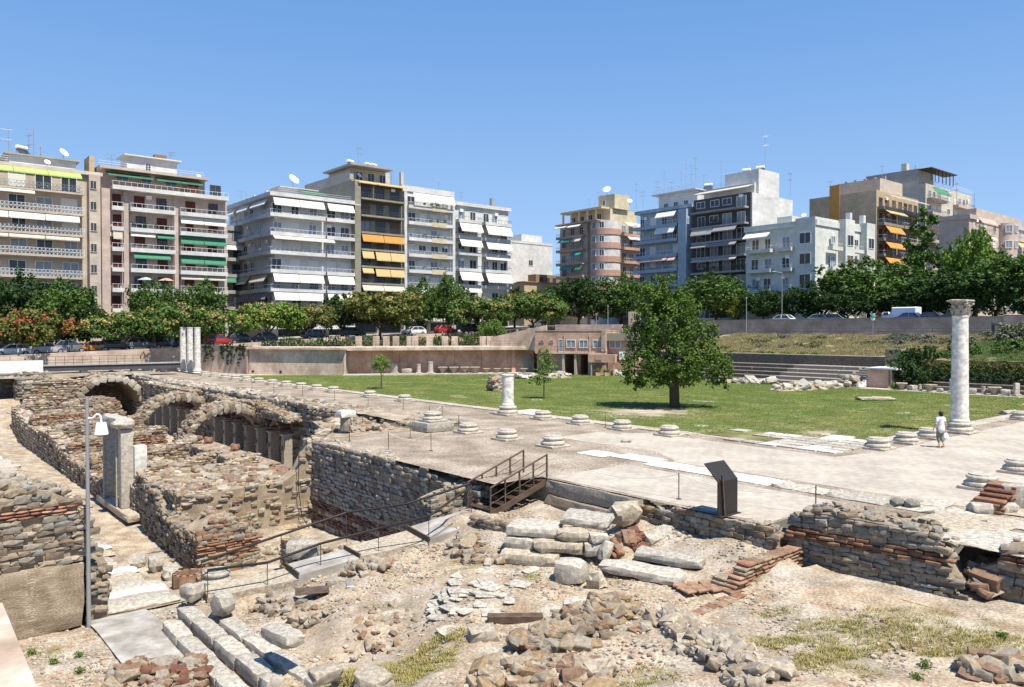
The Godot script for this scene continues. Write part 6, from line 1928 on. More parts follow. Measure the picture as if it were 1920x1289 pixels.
	for q in [[0.0, 0.4], [0.56, 0.62], [0.76, 1.0]]: box(t, "lower_wall", M.pinkplaster, Vector3(L * (q[0] + q[1]) * 0.5, 1.3, -3.3), Vector3(L * (q[1] - q[0]), 2.68, 5.0))
	box(t, "lower_back", M.pinkplaster, Vector3(L * 0.5, 1.3, -4.8), Vector3(L * 0.98, 2.66, 2.0))
	box(t, "balcony", M.pinkpale, Vector3(L * 0.55, 2.68, 0.1), Vector3(L * 0.9, 0.16, 1.0))
	var rm := MB.new()
	for y in [3.1, 3.5]: rm.box(Vector3(L * 0.62, y, 0.55), Vector3(L * 0.75, 0.03, 0.03))
	for i in 9: rm.box(Vector3(L * (0.25 + 0.75 * i / 8.0), 3.12, 0.55), Vector3(0.03, 0.75, 0.03))
	part(t, "balcony_railing", rm.mesh(), M.rail_dark)
	for q in [[0.515, 1.15, 1.0], [0.69, 1.15, 1.0], [0.88, 1.15, 1.0]]: window(t, Transform3D(Basis.IDENTITY, Vector3(L * q[0], 3.35, 0.0)), 1.2, 1.0, M.rail_white, M.pane_pale)
	window(t, Transform3D(Basis.IDENTITY, Vector3(L * 0.375, 2.78, 0.0)), 0.6, 1.65, M.rail_white, M.pane)
	for q in [0.1, 0.24]: window(t, Transform3D(Basis.IDENTITY, Vector3(L * q, 4.0, 0.0)), 0.6, 0.3, M.pinkpale, M.black, false)
	for q in [0.42, 0.77]: box(t, "pilaster", M.pinkpale, Vector3(L * q, 3.9, 0.05), Vector3(0.08, 2.2, 0.1))
	for q in [0.42, 0.59, 0.78]: box(t, "pier", M.pinkpale, Vector3(L * q, 1.28, 0.2), Vector3(0.28, 2.6, 0.5))
	window(t, Transform3D(Basis.IDENTITY, Vector3(L * 0.49, 0.1, -3.79)), 0.9, 1.9, M.rail_white, M.pane)
	box(t, "dark_door", M.rail_dark, Vector3(L * 0.69, 1.1, -3.75), Vector3(1.4, 2.1, 0.06))
	box(t, "porch", M.pinkplaster, Vector3(L * 0.97, 2.1, 0.6), Vector3(L * 0.36, 0.95, 1.2))
	for q in [0.83, 1.02, 1.13]: box(t, "porch_post", M.pinkpale, Vector3(L * q, 0.8, 1.05), Vector3(0.14, 1.66, 0.14))
	box(t, "sign_panel", M.w_terracotta, Vector3(L * 0.93, 2.2, 1.23), Vector3(0.8, 0.6, 0.04))
	box(t, "corner_fin", M.pinkpale, Vector3(L * 0.975, 4.2, 0.25), Vector3(0.5, 2.5, 0.5))
	box(t, "side_terrace", M.concrete, Vector3(L * 1.2, 4.7, -2.6), Vector3(L * 0.4, 0.9, 5.0))
	box(t, "side_wall", M.pinkplaster, Vector3(L * 1.18, 2.0, -3.0), Vector3(L * 0.36, 4.4, 4.6))
	window(t, Transform3D(Basis.IDENTITY, Vector3(L * 1.1, 3.3, -0.7)), 1.5, 1.0, M.rail_white, M.pane_pale)
	box(t, "air_conditioner", M.white_paint, Vector3(L * 1.22, 2.45, 0.3), Vector3(0.65, 0.95, 0.4))
	# stair ramp left of it, terrace walls behind
	t = thing("pink_stair", "outside stair with a sloping pink side wall beside the pink building", "stairs", P0, local_frame(P0, P1))
	for i in 10: box(t, "step", M.concrete, Vector3(-0.15 - 0.28 * (9 - i), 3.5 + 0.2 * i, -1.5), Vector3(0.34, 0.22, 1.6))
	part(t, "side_wall", wallmesh(Vector3(-3.4, 0, -0.6), Vector3(-0.1, 0, -0.6), 3.0, 3.6, 5.3, 0.25), M.pinkpale)
	part(t, "high_wall", wallmesh(Vector3(-7.5, 0, -3.2), Vector3(0.4, 0, -3.2), 3.0, 4.6, 6.2, 0.3), M.pinkpale)
	t = thing("roof_terrace_wall", "pale low wall and railing on the terrace behind the pink building", "wall", P0, local_frame(P0, P1))
	box(t, "wall", M.pinkpale, Vector3(L * 0.5, 5.7, -8.0), Vector3(L * 1.0, 1.2, 0.4))
	box(t, "pier", M.pinkpale, Vector3(L * 1.3, 6.0, -3.0), Vector3(1.0, 3.6, 2.4))
	for k2 in 2:
		var pp := P0.lerp(P1, 0.86 + 0.12 * k2) + Vector3(0, 0, 1.6)
		var pt := thing("potted_plant", "leafy potted plant before the pink building's porch", "plant", pp, 0, "porch plants")
		part(pt, "foliage", crown_of("bush"), M.lf_light, Vector3(0, 0.35, 0), Vector3(0.5, 0.6, 0.5))
		part(pt, "pot", cbox(Vector3(0.5, 0.45, 0.5), 0.05), M.w_terracotta, Vector3(0, 0.2, 0))
	# footbridge
	t = thing("steel_footbridge", "dark blue steel footbridge with a thin railing over the ruins", "footbridge", F(85, -17.0, 0), ROT_V)
	box(t, "girder", M.w_charcoal, Vector3(7.3, 1.15, 0.6), Vector3(14.8, 0.55, 0.25))
	box(t, "flange", M.w_charcoal, Vector3(7.3, 0.85, 0.6), Vector3(14.8, 0.06, 0.5))
	box(t, "girder", M.w_charcoal, Vector3(7.3, 1.15, -1.2), Vector3(14.8, 0.55, 0.25))
	box(t, "deck", M.w_grey, Vector3(7.3, 1.47, -0.3), Vector3(14.9, 0.1, 2.3))
	for i in 17:
		box(t, "baluster", M.rail_dark, Vector3(0.1 + 0.91 * i, 2.0, 0.75), Vector3(0.04, 1.0, 0.04))
	for y in [2.5, 2.1, 1.8]: box(t, "handrail", M.rail_dark, Vector3(7.3, y, 0.75), Vector3(14.8, 0.04, 0.04))
	for x in [4.0, 9.5]: box(t, "bearing", M.whitewash, Vector3(x, 0.6, 0.0), Vector3(0.7, 0.5, 1.0))
	t = thing("white_parapet", "whitewashed wall continuing the steel footbridge", "wall", F(85, -45, 0), ROT_V)
	box(t, "wall", M.whitewash, Vector3(13.9, 1.3, 0.4), Vector3(27.8, 1.6, 0.5))
	rail("dark railing behind the whitewashed wall", F(86.5, -45, 1.6), F(86.5, -17, 1.6), 18, 1.0, M.rail_dark, 2, 0.025)

func step_run(label: String, u0: float, u1: float, m: Material, v0 := 40.0, n := 5) -> void:
	var t := thing("stone_steps", label, "steps")
	for k in n:
		var b := MB.new()
		var sd := int(u0 * 7) + k
		var q := RandomNumberGenerator.new()
		q.seed = sd
		var u := u0
		while u < u1 - 0.05:
			var l := minf(q.randf_range(1.4, 2.8), u1 - u)
			b.box(F(u + l * 0.5, v0 + 1.18 * k + 3.0 + q.randf_range(-0.05, 0.05), 0.175 + 0.35 * k - 0.1), Vector3(6.0, 0.55 + q.randf_range(-0.02, 0.01), l - 0.03), Basis(Vector3.UP, ROT_V), 0.03)
			u += l
		part(t, "step", b.mesh(), m)

func shrub(label: String, p: Vector3, s: Vector3, m: String, gr: String, kind := "bush") -> void:
	var t := thing("shrub", label, "shrub", p, rf(0, 6), gr)
	part(t, "foliage", crown_of(kind), M["lf_" + m], Vector3.ZERO, s)
	part(t, "stems", trunk_mesh(0.5 * s.y, 0.03, 0.4 * s.x, R.randi() % 40, 4), M.bark)

func build_terraces() -> void:
	step_run("dark weathered stone seating steps behind the big tree", 28.2, 50.0, M.step_stone)
	step_run("smooth grey concrete steps beside the zigzag stair", 20.9, 28.2, M.concrete)
	var t := thing("zigzag_stair", "narrow stair with a white zigzag side wall at the steps' end", "stairs")
	for k in 9:
		box(t, "step", M.concrete, F(19.85, 40.2 + 0.62 * k + 2.0, 0.1 + 0.2 * k - 0.1), Vector3(4.0, 0.22, 1.9), ROT_V)
		box(t, "side_block", M.whitewash, F(18.75, 40.1 + 0.62 * k + 2.0, 0.26 + 0.2 * k - 0.1), Vector3(4.0, 0.24, 0.26), ROT_V)
	t = thing("stair_landing_block", "pinkish block with a white slab top and thin post beside the zigzag stair", "wall")
	box(t, "block", M.pinkplaster, F(17.6, 44.0, 0.85), Vector3(4.4, 1.7, 2.0), ROT_V)
	box(t, "slab", M.whitewash, F(17.3, 44.0, 1.82), Vector3(4.8, 0.16, 3.0), ROT_V)
	box(t, "post", M.galva, F(16.3, 41.7, 0.87), Vector3(0.1, 1.74, 0.1), ROT_V)
	t = thing("terrace_back_wall", "dark stone wall above the seating steps", "wall")
	box(t, "wall", M.step_stone, F(34.5, 47.2, 2.1), Vector3(0.9, 1.3, 31.0), ROT_V)
	box(t, "coping", M.marble_warm, F(34.5, 47.2, 2.78), Vector3(1.0, 0.08, 31.0), ROT_V)
	box(t, "end_block", M.mortar, F(18.3, 47.2, 2.5), Vector3(1.4, 2.2, 1.6), ROT_V)
	step_run("low dark stone ledges under the clipped hedges", -30.0, 16.0, M.step_stone, 42.2, 3)
	# hedges over the ledges
	var k := 0
	var u := 14.5
	while u > -24.0:
		for r in 2:
			var p := F(u, 44.8 + 1.6 * r, 0.85 + 0.75 * r)
			t = thing("clipped_hedge", "length of dark green clipped hedge over the stone ledges", "hedge", p, ROT_V + PI / 2, "hedges over the ledges")
			part(t, "foliage", crown_of("hedge"), M.lf_dark if r == 0 else M.lf_olive, Vector3(0, -0.1, 0), Vector3(1.5, 1.05, 1.6))
			part(t, "stems", trunk_mesh(0.5, 0.04, 0.6, k), M.bark)
			k += 1
		u -= 2.6
	for q in [[16.2, 44.0, 1.0, 2.1], [15.2, 43.4, 0.5, 2.0], [16.8, 46.0, 2.0, 1.9], [14.0, 43.0, 0.4, 1.4], [15.6, 46.8, 2.2, 2.0]]:
		shrub("dark ivy mass tumbling down beside the stair landing", F(q[0], q[1], q[2]), Vector3(q[3] * 0.9, q[3], q[3] * 0.9), "dark", "ivy by the landing")
	shrub("bright green small bush at the foot of the landing block", F(15.6, 41.0, 0), Vector3(0.7, 0.7, 0.7), "light", "")
	# shrubs on the slope
	for i in 40:
		var uu := rf(-24, 15.5)
		var far := i < 20
		var v := rf(66, 71.5) if far else rf(50, 64)
		var s := rf(2.0, 3.2) if far else rf(1.1, 1.9)
		shrub("silvery grey-green shrub on the planted slope behind the capital column" if far else "low green shrub on the planted slope behind the capital column", F(uu, v, 2.4 + (v - 47.6) * 0.092), Vector3(s, s * 0.8, s), "silver" if far else "mid", "tall slope shrubs" if far else "low slope shrubs")
	for i in 34:
		var uu := rf(-26, 15)
		var v := rf(49, 70)
		shrub("dense dark green bush on the planted slope behind the hedges", F(uu, v, 2.4 + (v - 47.6) * 0.092), Vector3(1.5, 1.1, 1.5) * rf(0.8, 1.4), ["dark", "mid"][i % 2], "dense slope bushes")
	for i in 16:
		var uu := rf(17.5, 27)
		var v := rf(60, 70)
		shrub("blue-grey lavender clump on the dry slope above the steps", F(uu, v, 2.5 + (v - 47.6) * 0.092), Vector3(1.2, 0.8, 1.2), "blue", "lavender clumps")
	for i in 70:
		var uu := rf(18, 52)
		var v := rf(52, 71)
		shrub("small olive-grey bush on the dry grass slope", F(uu, v, 2.5 + (v - 47.6) * 0.092), Vector3(0.8, 0.5, 0.8) * rf(0.5, 1.5), ["olive", "silver", "straw"][i % 3], "bushes on the dry slope")
	for i in 9: shrub("bright green low plant at the foot of the dry slope", F(27.5 + i * 1.9, 49.0 + rf(-0.5, 0.5), 2.6), Vector3(0.9, 0.5, 0.9), "light", "green plants at the slope foot")
	var xf := []
	var co := []
	for i in 4200:
		var uu := rf(-30, 54)
		var v := rf(48, 72.5)
		var s := rf(0.22, 0.5)
		xf.append(Transform3D(Basis(Vector3.UP, rf(0, 6)).scaled(Vector3(s * 1.3, s, s * 1.3)), F(uu, v, 2.5 + (v - 47.6) * 0.092)))
		co.append(Color(1, 1, 1) if uu > 16.5 else Color(0.45, 0.75, 0.5))
	many(self, "slope_grass", crown_of("weeds"), M.lf_straw, xf, co, "tall dry straw-coloured grass on the slopes below the upper street", "grass")
	t = thing("gate_post", "dark upright gate post at the top of the slope path", "post", F(17.6, 71.5, 4.4), ROT_V)
	part(t, "slab", cbox(Vector3(0.9, 1.9, 0.4), 0.05), M.rail_dark, Vector3(0, 0.95, 0))
	part(t, "cap", cbox(Vector3(1.0, 0.12, 0.5), 0.03), M.rail_dark, Vector3(0, 1.93, 0))
	# fragments set out in a line under the hedges
	for i in 27:
		var kd: int = [1, 0, 2, 1, 0, 3][(i * 7) % 6]
		frag(kd, ["white marble block", "white marble capital", "short white marble shaft", "upright white marble stele"][kd] + " in the line set out below the hedges", F(15.0 - 0.85 * i, 40.9 + rf(-0.25, 0.25), 0), rf(0.55, 0.95), rf(0, 6), "marble fragments below the hedges")

# ---------------------------------------------------------------- ruins
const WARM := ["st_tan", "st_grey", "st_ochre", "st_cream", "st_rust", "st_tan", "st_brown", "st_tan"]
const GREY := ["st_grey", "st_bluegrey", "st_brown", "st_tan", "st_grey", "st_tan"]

func ruin(n: String, label: String, a: Vector3, b: Vector3, y0: float, tops: Array, th: float, o: Dictionary) -> Node3D:
	# masonry wall from a to b; its visible face lies to the right of a->b; tops: [share of length, height]
	var t := thing(n, label, o.get("cat", "ruined wall"), Vector3(a.x, 0, a.z), 0, o.get("group", ""))
	var d := Vector3(b.x - a.x, 0, b.z - a.z)
	var L := d.length()
	d /= L
	var nr := d.cross(Vector3.UP).normalized()
	var rot := atan2(-d.z, d.x)
	var bs := Basis(Vector3.UP, rot)
	var s: float = o.get("s", 0.32)
	var mats: Array = o.get("mats", WARM)
	var core := MB.new()
	var seg := maxi(6, int(L / 0.8))
	for i in seg:
		var f0 := float(i) / seg
		var f1 := float(i + 1) / seg
		var h0 := pw(f0, tops) + 0.10 * nz.get_noise_2d(f0 * L * 2.0, a.x)
		var h1 := pw(f1, tops) + 0.10 * nz.get_noise_2d(f1 * L * 2.0, a.x)
		var p := [d * L * f0 - nr * 0.05, d * L * f1 - nr * 0.05, d * L * f1 - nr * th, d * L * f0 - nr * th]
		core.quad(p[0] + Vector3.UP * y0, p[1] + Vector3.UP * y0, p[1] + Vector3.UP * h1, p[0] + Vector3.UP * h0)
		core.quad(p[0] + Vector3.UP * h0, p[1] + Vector3.UP * h1, p[2] + Vector3.UP * h1, p[3] + Vector3.UP * h0)
		core.quad(p[2] + Vector3.UP * y0, p[3] + Vector3.UP * y0, p[3] + Vector3.UP * h0, p[2] + Vector3.UP * h1)
		if i == 0: core.quad(p[3] + Vector3.UP * y0, p[0] + Vector3.UP * y0, p[0] + Vector3.UP * h0, p[3] + Vector3.UP * h0)
		if i == seg - 1: core.quad(p[1] + Vector3.UP * y0, p[2] + Vector3.UP * y0, p[2] + Vector3.UP * h1, p[1] + Vector3.UP * h1)
	part(t, "mortar_core", core.mesh(), M[o.get("core", "mortar")])
	var it := []       # [size on screen, mesh, material, transform]
	var ymin: float = o.get("from", y0)
	var bands: Array = o.get("bands", [])
	var y := ymin
	while true:
		var brick := false
		for q in bands:
			if y >= q[0] and y < q[1]: brick = true
		var h: float = 0.075 if brick else s * rf(0.42, 0.75)
		var x := rf(-0.2, 0.0) * s
		var any := false
		while x < L:
			var w: float = rf(0.26, 0.42) if brick else s * rf(0.7, 1.7)
			var f := clampf((x + w * 0.5) / L, 0, 1)
			if y + h * 0.4 < pw(f, tops):
				any = true
				if R.randf() < o.get("fill", 0.93):
					var mm: String = (["brick", "brick_pale", "brick_dark"][R.randi() % 3]) if brick else mats[R.randi() % mats.size()]
					it.append([(slabs if brick or R.randf() < 0.15 else rocks)[R.randi() % 6], mm, d * (x + w * 0.5) + Vector3.UP * (y + h * 0.5) - nr * rf(0.02, 0.10), Vector3(w * 1.04, h * 1.08, s * rf(0.6, 1.0) if not brick else 0.26), bs * Basis.from_euler(Vector3(rf(-0.12, 0.12), rf(-0.15, 0.15), rf(-0.1, 0.1) if not brick else 0.0))])
			x += w * (1.0 if not brick else 1.05)
		y += h * (1.02 if not brick else 1.3)
		if not any and y > ymin + 0.3: break
		if y > 8.0: break
	# the broken top and the two ends
	var nt := int(L * th / (s * s) * o.get("top", 0.55))
	for i in nt:
		var f := R.randf()
		var sz := s * rf(0.4, 1.1)
		it.append([rocks[R.randi() % 10], mats[R.randi() % mats.size()], d * L * f - nr * rf(0.05, th) + Vector3.UP * (pw(f, tops) + sz * 0.12), Vector3(sz * 1.3, sz * 0.6, sz), Basis.from_euler(Vector3(rf(-0.3, 0.3), rf(0, 6), rf(-0.3, 0.3)))])
	for e in 2:
		var ft := float(e)
		var ht := pw(ft, tops) - ymin
		for i in int(ht * th / (s * s * 0.6) * 0.9):
			var sz := s * rf(0.7, 1.2)
			it.append([rocks[R.randi() % 10], mats[R.randi() % mats.size()], d * (L * ft + (0.02 if e == 0 else -0.02)) - nr * rf(0.1, th) + Vector3.UP * (ymin + R.randf() * ht), Vector3(sz * 0.8, sz * 0.6, sz * 1.1), bs * Basis.from_euler(Vector3(rf(-0.2, 0.2), rf(-0.3, 0.3), rf(-0.2, 0.2)))])
	pieces(t, it, o.get("most", 300))
	return t

func pieces(t: Node3D, it: Array, most: int) -> void:
	# the largest on screen are parts of their own, what is left over is one mass
	for q in it: q.append(q[3].x * q[3].y * FPX * FPX / (t.position + q[2] - CAM).length_squared())
	it.sort_custom(func(p, q): return p[5] > q[5])
	var xf := []
	var co := []
	for i in it.size():
		var q: Array = it[i]
		if i < most:
			part(t, "brick" if q[1].begins_with("brick") else "stone", q[0], M[q[1]], q[2], q[3], q[4])
		else:
			xf.append(Transform3D(q[4] * Basis.from_scale(q[3]), q[2]))
			var c: Color = M[q[1]].albedo_color
			co.append(c.srgb_to_linear())
	if xf.size(): many(t, "small_stones", rocks[4], M.stone_mix, xf, co)

func arch(label: String, u: float, v0: float, v1: float, ys: float, yc: float, ring: float, deep: float, marble: bool) -> void:
	# what is left of a vault: an arc across v between its two springings
	var n := 13 if marble else 22
	var vm := (v0 + v1) * 0.5
	var rx := (v1 - v0) * 0.5
	var ry := yc - ys - ring
	var o := F(u, vm, 0)
	var t := thing("vault_arch", label, "arch", Vector3(o.x, 0, o.z), ROT_V, "remains of the vaulted corridor")
	var core := MB.new()
	for i in 20:
		var a0 := PI * i / 20.0
		var a1 := PI * (i + 1) / 20.0
		var p := []
		for a in [a0, a1]:
			p.append(Vector3(-cos(a) * rx, ys + sin(a) * ry, 0))
			p.append(Vector3(-cos(a) * (rx + ring * 0.9), ys + sin(a) * (ry + ring), 0))
		var z := Vector3(0, 0, -deep)
		core.quad(p[0], p[2], p[3], p[1])
		core.quad(p[1], p[3], p[3] + z, p[1] + z)
		core.quad(p[2], p[0], p[0] + z, p[2] + z)
		core.quad(p[1] + z, p[3] + z, p[2] + z, p[0] + z)
	part(t, "vault", core.mesh(), M.mortar_grey if not marble else M.mortar)
	for i in n:
		var a := PI * (i + 0.5) / n
		var r := Vector3(-cos(a) * (rx + ring * 0.5), ys + sin(a) * (ry + ring * 0.5), 0.06 if marble else 0.0)
		var w := PI * (rx + ry) * 0.5 / n
		part(t, "voussoir", (slabs if marble else rocks)[i % 6], M.marble if marble and i > 3 and i < 11 else M[["st_cream", "st_grey", "st_tan", "st_brown"][i % 4]], r, Vector3(w * (1.12 if marble else 1.1), ring * rf(0.95, 1.15), 0.5), Basis(Vector3(0, 0, 1), a + PI / 2))
	var it := []
	for i in 150:
		var a := PI * rf(0.04, 0.96)
		var sz := rf(0.18, 0.4)
		it.append([rocks[R.randi() % 10], WARM[R.randi() % 8], Vector3(-cos(a) * (rx + ring * 0.92), ys + sin(a) * (ry + ring * 1.02), -deep * R.randf()), Vector3(sz * 1.3, sz * 0.7, sz), Basis.from_euler(Vector3(rf(-0.4, 0.4), rf(0, 6), rf(-0.4, 0.4)))])
	pieces(t, it, 150)

func niches(label: String, u0: float, n: int, step: float) -> void:
	var o := F(u0, -10.6, 0)
	var t := thing("niche_row", label, "niche wall", Vector3(o.x, 0, o.z), ROT_V + PI / 2, "niche rows of the vaulted corridor")
	# local x runs along +u, local z points to -(-v): the open side is local -x ... built on -z = -v side
	for i in n:
		var x := i * step
		var f := 1.0
		box(t, "pier", M.st_cream, Vector3(x, -3.0, 0), Vector3(0.46, 2.5, 0.6))
		part(t, "pier_panel", cbox(Vector3(0.26, 0.26, 0.06), 0.02), M.st_brown, Vector3(x, -2.6, -0.4 * f))
		part(t, "pier_cap", worn_block(Vector3(0.7, 0.13, 0.85), i, 0.03), M.marble_warm, Vector3(x, -1.68, 0))
		if i < n - 1:
			for k in 9:
				var a := PI * (k + 0.5) / 9.0
				if k > 5 and i % 3 == 1: continue
				part(t, "brick", slabs[k % 6], M[["brick", "brick_pale"][k % 2]], Vector3(x + step * 0.5 - cos(a) * step * 0.36, -1.5 + sin(a) * step * 0.30, 0.0), Vector3(0.10, 0.36, 0.8), Basis(Vector3(0, 0, 1), a - PI / 2))
			box(t, "niche_back", M.mortar_grey, Vector3(x + step * 0.5, -2.7, 1.0), Vector3(step, 3.2, 0.2))

func build_ruins() -> void:
	# the high dark wall under the stoa floor and the pale cross wall that meets it
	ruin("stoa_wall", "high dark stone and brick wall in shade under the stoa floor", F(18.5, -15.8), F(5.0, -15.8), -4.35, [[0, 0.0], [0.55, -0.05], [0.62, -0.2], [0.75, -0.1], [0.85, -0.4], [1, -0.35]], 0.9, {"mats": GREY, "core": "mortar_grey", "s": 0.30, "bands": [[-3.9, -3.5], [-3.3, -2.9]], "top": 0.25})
	ruin("cross_wall", "pale ochre rubble cross wall in the sun at the corridor's end", F(18.4, -22.3), F(18.4, -15.75), -4.35, [[0, -1.7], [0.1, -1.95], [0.86, -1.9], [0.9, -0.6], [0.93, 0.0], [1, 0.0]], 0.8, {"s": 0.26, "mats": ["st_tan", "st_cream", "st_ochre", "st_cream", "st_grey"], "fill": 0.25, "top": 0.3})
	ruin("cross_wall_flank", "rubble flank of the pale cross wall facing the marble street", F(25.2, -22.25), F(18.5, -22.25), -4.3, [[0, -1.7], [0.5, -2.0], [1, -1.75]], 0.7, {"s": 0.27, "mats": WARM})
	struct("rubble_mound", flat([[18.4, -15.8], [27.0, -9.72], [18.4, -9.72]], 0.01), M.mortar)
	ruin("mound_edge_wall", "broken masonry edge of the rubble mound beside the niches", F(27, -9.7), F(18.6, -15.9), -4.3, [[0, 0.1], [0.5, 0.15], [1, 0.05]], 0.6, {"s": 0.35, "core": "mortar_grey", "most": 120})
	stone_heap("rubble mound between stoa floor and corridor", F(26, -10.2, 0.0), F(19.5, -12.2, 0.0), 3.4, 0.25, 170, WARM, 0.24, "rubble")
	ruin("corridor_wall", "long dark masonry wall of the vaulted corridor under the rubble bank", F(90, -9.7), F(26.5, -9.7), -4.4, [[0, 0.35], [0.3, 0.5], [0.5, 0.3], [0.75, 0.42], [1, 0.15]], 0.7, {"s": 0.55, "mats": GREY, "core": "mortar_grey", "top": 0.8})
	var t := thing("bank_rubble", "strip of loose rubble along the stoa floor above the corridor wall", "rubble")
	var it := []
	for i in 900:
		var u := 19.0 + 55.0 * pow(R.randf(), 1.5)
		var sz := rf(0.12, 0.42)
		it.append([rocks[R.randi() % 10], (["st_cream", "st_tan", "st_grey", "st_brown"])[R.randi() % 4], F(u, rf(-9.6, -6.5), 0.2), Vector3(sz * 1.3, sz * 0.6, sz), Basis.from_euler(Vector3(rf(-0.3, 0.3), rf(0, 6), rf(-0.3, 0.3)))])
	pieces(t, it, 300)
	arch("white-trimmed vault arch still spanning the corridor's far end", 72.5, -15.6, -10.1, -2.1, 0.75, 0.6, 6.5, true)
	arch("rough rubble vault arch in the middle of the corridor", 48.5, -15.8, -10.3, -2.6, 0.25, 0.55, 2.2, false)
	arch("rough rubble vault arch above the brick niches", 38.0, -15.6, -10.2, -2.8, 0.2, 0.6, 1.6, false)
	niches("row of brick-arched niches under the near rubble arch", 33.4, 7, 2.25)
	niches("row of brick-arched niches under the middle rubble arch", 54.0, 6, 2.4)
	ruin("niche_cover", "rubble vaulting left over the nearer niche row", F(48.5, -10.95), F(32.6, -10.95), -0.8, [[0, 0.1], [0.3, -0.1], [0.6, 0.15], [0.85, -0.2], [1, -0.5]], 1.25, {"s": 0.3, "top": 0.9})
	ruin("niche_cover", "rubble vaulting left over the farther niche row", F(67.5, -10.95), F(53, -10.95), -0.8, [[0, 0.2], [0.5, 0.1], [1, 0.1]], 1.25, {"s": 0.4, "top": 0.9, "most": 120})
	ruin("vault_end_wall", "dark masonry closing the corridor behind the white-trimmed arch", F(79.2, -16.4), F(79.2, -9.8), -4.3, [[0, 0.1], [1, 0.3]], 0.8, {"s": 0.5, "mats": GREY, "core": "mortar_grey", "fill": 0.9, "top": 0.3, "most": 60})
	ruin("arch_side_wall", "rubble wall flanking the white-trimmed arch", F(73.2, -20.5), F(73.2, -15.6), -4.3, [[0, 0.2], [0.6, 0.5], [1, 0.4]], 1.2, {"s": 0.42, "most": 120})
	ruin("arch_side_wall", "rubble wall in front of the white-trimmed arch's opening", F(69, -15.5), F(69, -12.8), -4.3, [[0, -1.4], [0.6, -1.2], [1, -2.0]], 0.8, {"s": 0.42, "most": 70})
	ruin("middle_pier", "long tile-topped masonry pier standing in the corridor", F(36, -16.6), F(24, -16.6), -4.3, [[0, -2.0], [1, -2.05]], 1.7, {"s": 0.34, "mats": GREY, "core": "mortar_grey", "top": 0.1})
	t = thing("pier_tiles", "rows of thin grey-brown tiles on top of the corridor pier", "tiles")
	for i in 24:
		for j in 3: part(t, "tile", slabs[(i + j) % 6], M[["st_cream", "st_tan", "brick_pale"][(i * 2 + j) % 3]], F(24.3 + 0.49 * i, -16.3 + 0.52 * j, -1.96), Vector3(0.5, 0.08, 0.47), Basis(Vector3.UP, ROT_V + rf(-0.05, 0.05)))
	t = thing("brick_pier_end", "terracotta brick block at the near end of the corridor pier", "brick block", F(23.6, -15.8, -2.3), ROT_V)
	for i in 6:
		for j in 3: part(t, "brick", slabs[(i + j) % 6], M.brick_pale if j < 2 else M.brick, Vector3(-0.75 + 0.3 * i, -0.1 + 0.13 * j, 0), Vector3(0.3, 0.13, 1.1))
	for q in [[34.2, -15.6], [30.0, -15.4]]: solo("brick_stub", "small round brick stub on the tiled corridor pier", "brick stub", rocks[3], M.brick, F(q[0], q[1], -1.75), Vector3(0.5, 0.5, 0.5), Basis.IDENTITY, "brick stubs on the pier")
	# rubble field between street and corridor
	var k := 0
	for q in [[24.8, -1.7, "low wall stump nearest the pale cross wall"], [29.5, -1.9, "stepped wall stump behind the marble doorway"], [34.5, -1.6, "wall stump level with the near rubble arch"], [41, -1.5, "brick-streaked wall stump level with the niches"], [48, -1.2, "wall stump level with the middle rubble arch"], [56, -1.0, "wall stump among the far rubble"], [64, -0.8, "wall stump before the white-trimmed arch"]]:
		ruin("wall_stump", q[2], F(q[0], -22.3), F(q[0], -16.0 - 0.4 * (k % 2)), -4.3, [[0, q[1] - 0.7], [0.3, q[1] - 0.2], [0.6, q[1] - 0.5], [1, q[1] + rf(-0.1, 0.3)]], 1.3, {"s": 0.22 + 0.02 * k, "bands": [[q[1] - 0.9, q[1] - 0.65]] if k % 2 else [], "top": 0.8, "group": "wall stumps of the rubble field"})
		k += 1
	ruin("street_side_wall", "long low rubble wall along the marble street", F(66, -22.5), F(30.2, -22.5), -4.4, [[0, -1.5], [0.3, -2.4], [0.5, -2.0], [0.7, -2.9], [1, -3.2]], 0.9, {"s": 0.34, "top": 0.9})
	t = thing("field_rubble", "loose stones covering the ruined rooms beside the marble street", "rubble")
	it = []
	for i in 1500:
		var u := 19.5 + 52.0 * R.randf()
		var v := rf(-22.2, -16.2)
		var sz := rf(0.15, 0.5)
		it.append([rocks[R.randi() % 10], WARM[R.randi() % 8], F(u, v, deep_y(u, v) + 0.02), Vector3(sz * 1.3, sz * 0.7, sz), Basis.from_euler(Vector3(rf(-0.3, 0.3), rf(0, 6), rf(-0.3, 0.3)))])
	pieces(t, it, 300)
	# left side of the street
	ruin("corner_wall", "grey and brown stone wall with a brick course above the tooled ochre block", F(9.1, -35.0), F(9.1, -27.7), -1.6, [[0, 1.6], [0.5, 1.2], [0.75, 0.9], [0.93, 0.5], [1, 0.1]], 2.2, {"mats": GREY, "core": "mortar", "s": 0.31, "bands": [[-0.15, 0.15]], "top": 0.5})
	t = thing("tooled_block", "big ochre plastered block with a rough tooled face below the stone wall", "wall", F(9.05, -31.3), ROT_V)
	part(t, "face", worn_block(Vector3(7.3, 2.1, 2.4), 31, 0.10, 0.5), M.tooled, Vector3(0, -2.6, -1.15))
	ruin("street_return_wall", "narrow dark rubble return beside the lamp post", F(10.8, -27.5), F(9.3, -27.5), -3.8, [[0, -1.6], [1, -1.9]], 0.5, {"mats": GREY, "s": 0.3, "core": "mortar_grey"})
	ruin("street_left_wall", "stone wall running back along the marble street from the corner wall", F(38, -28.2), F(11.5, -28.2), -4.3, [[0, -2.6], [0.5, -2.2], [0.8, -1.2], [1, -0.4]], 1.0, {"mats": WARM, "s": 0.42, "top": 0.6})
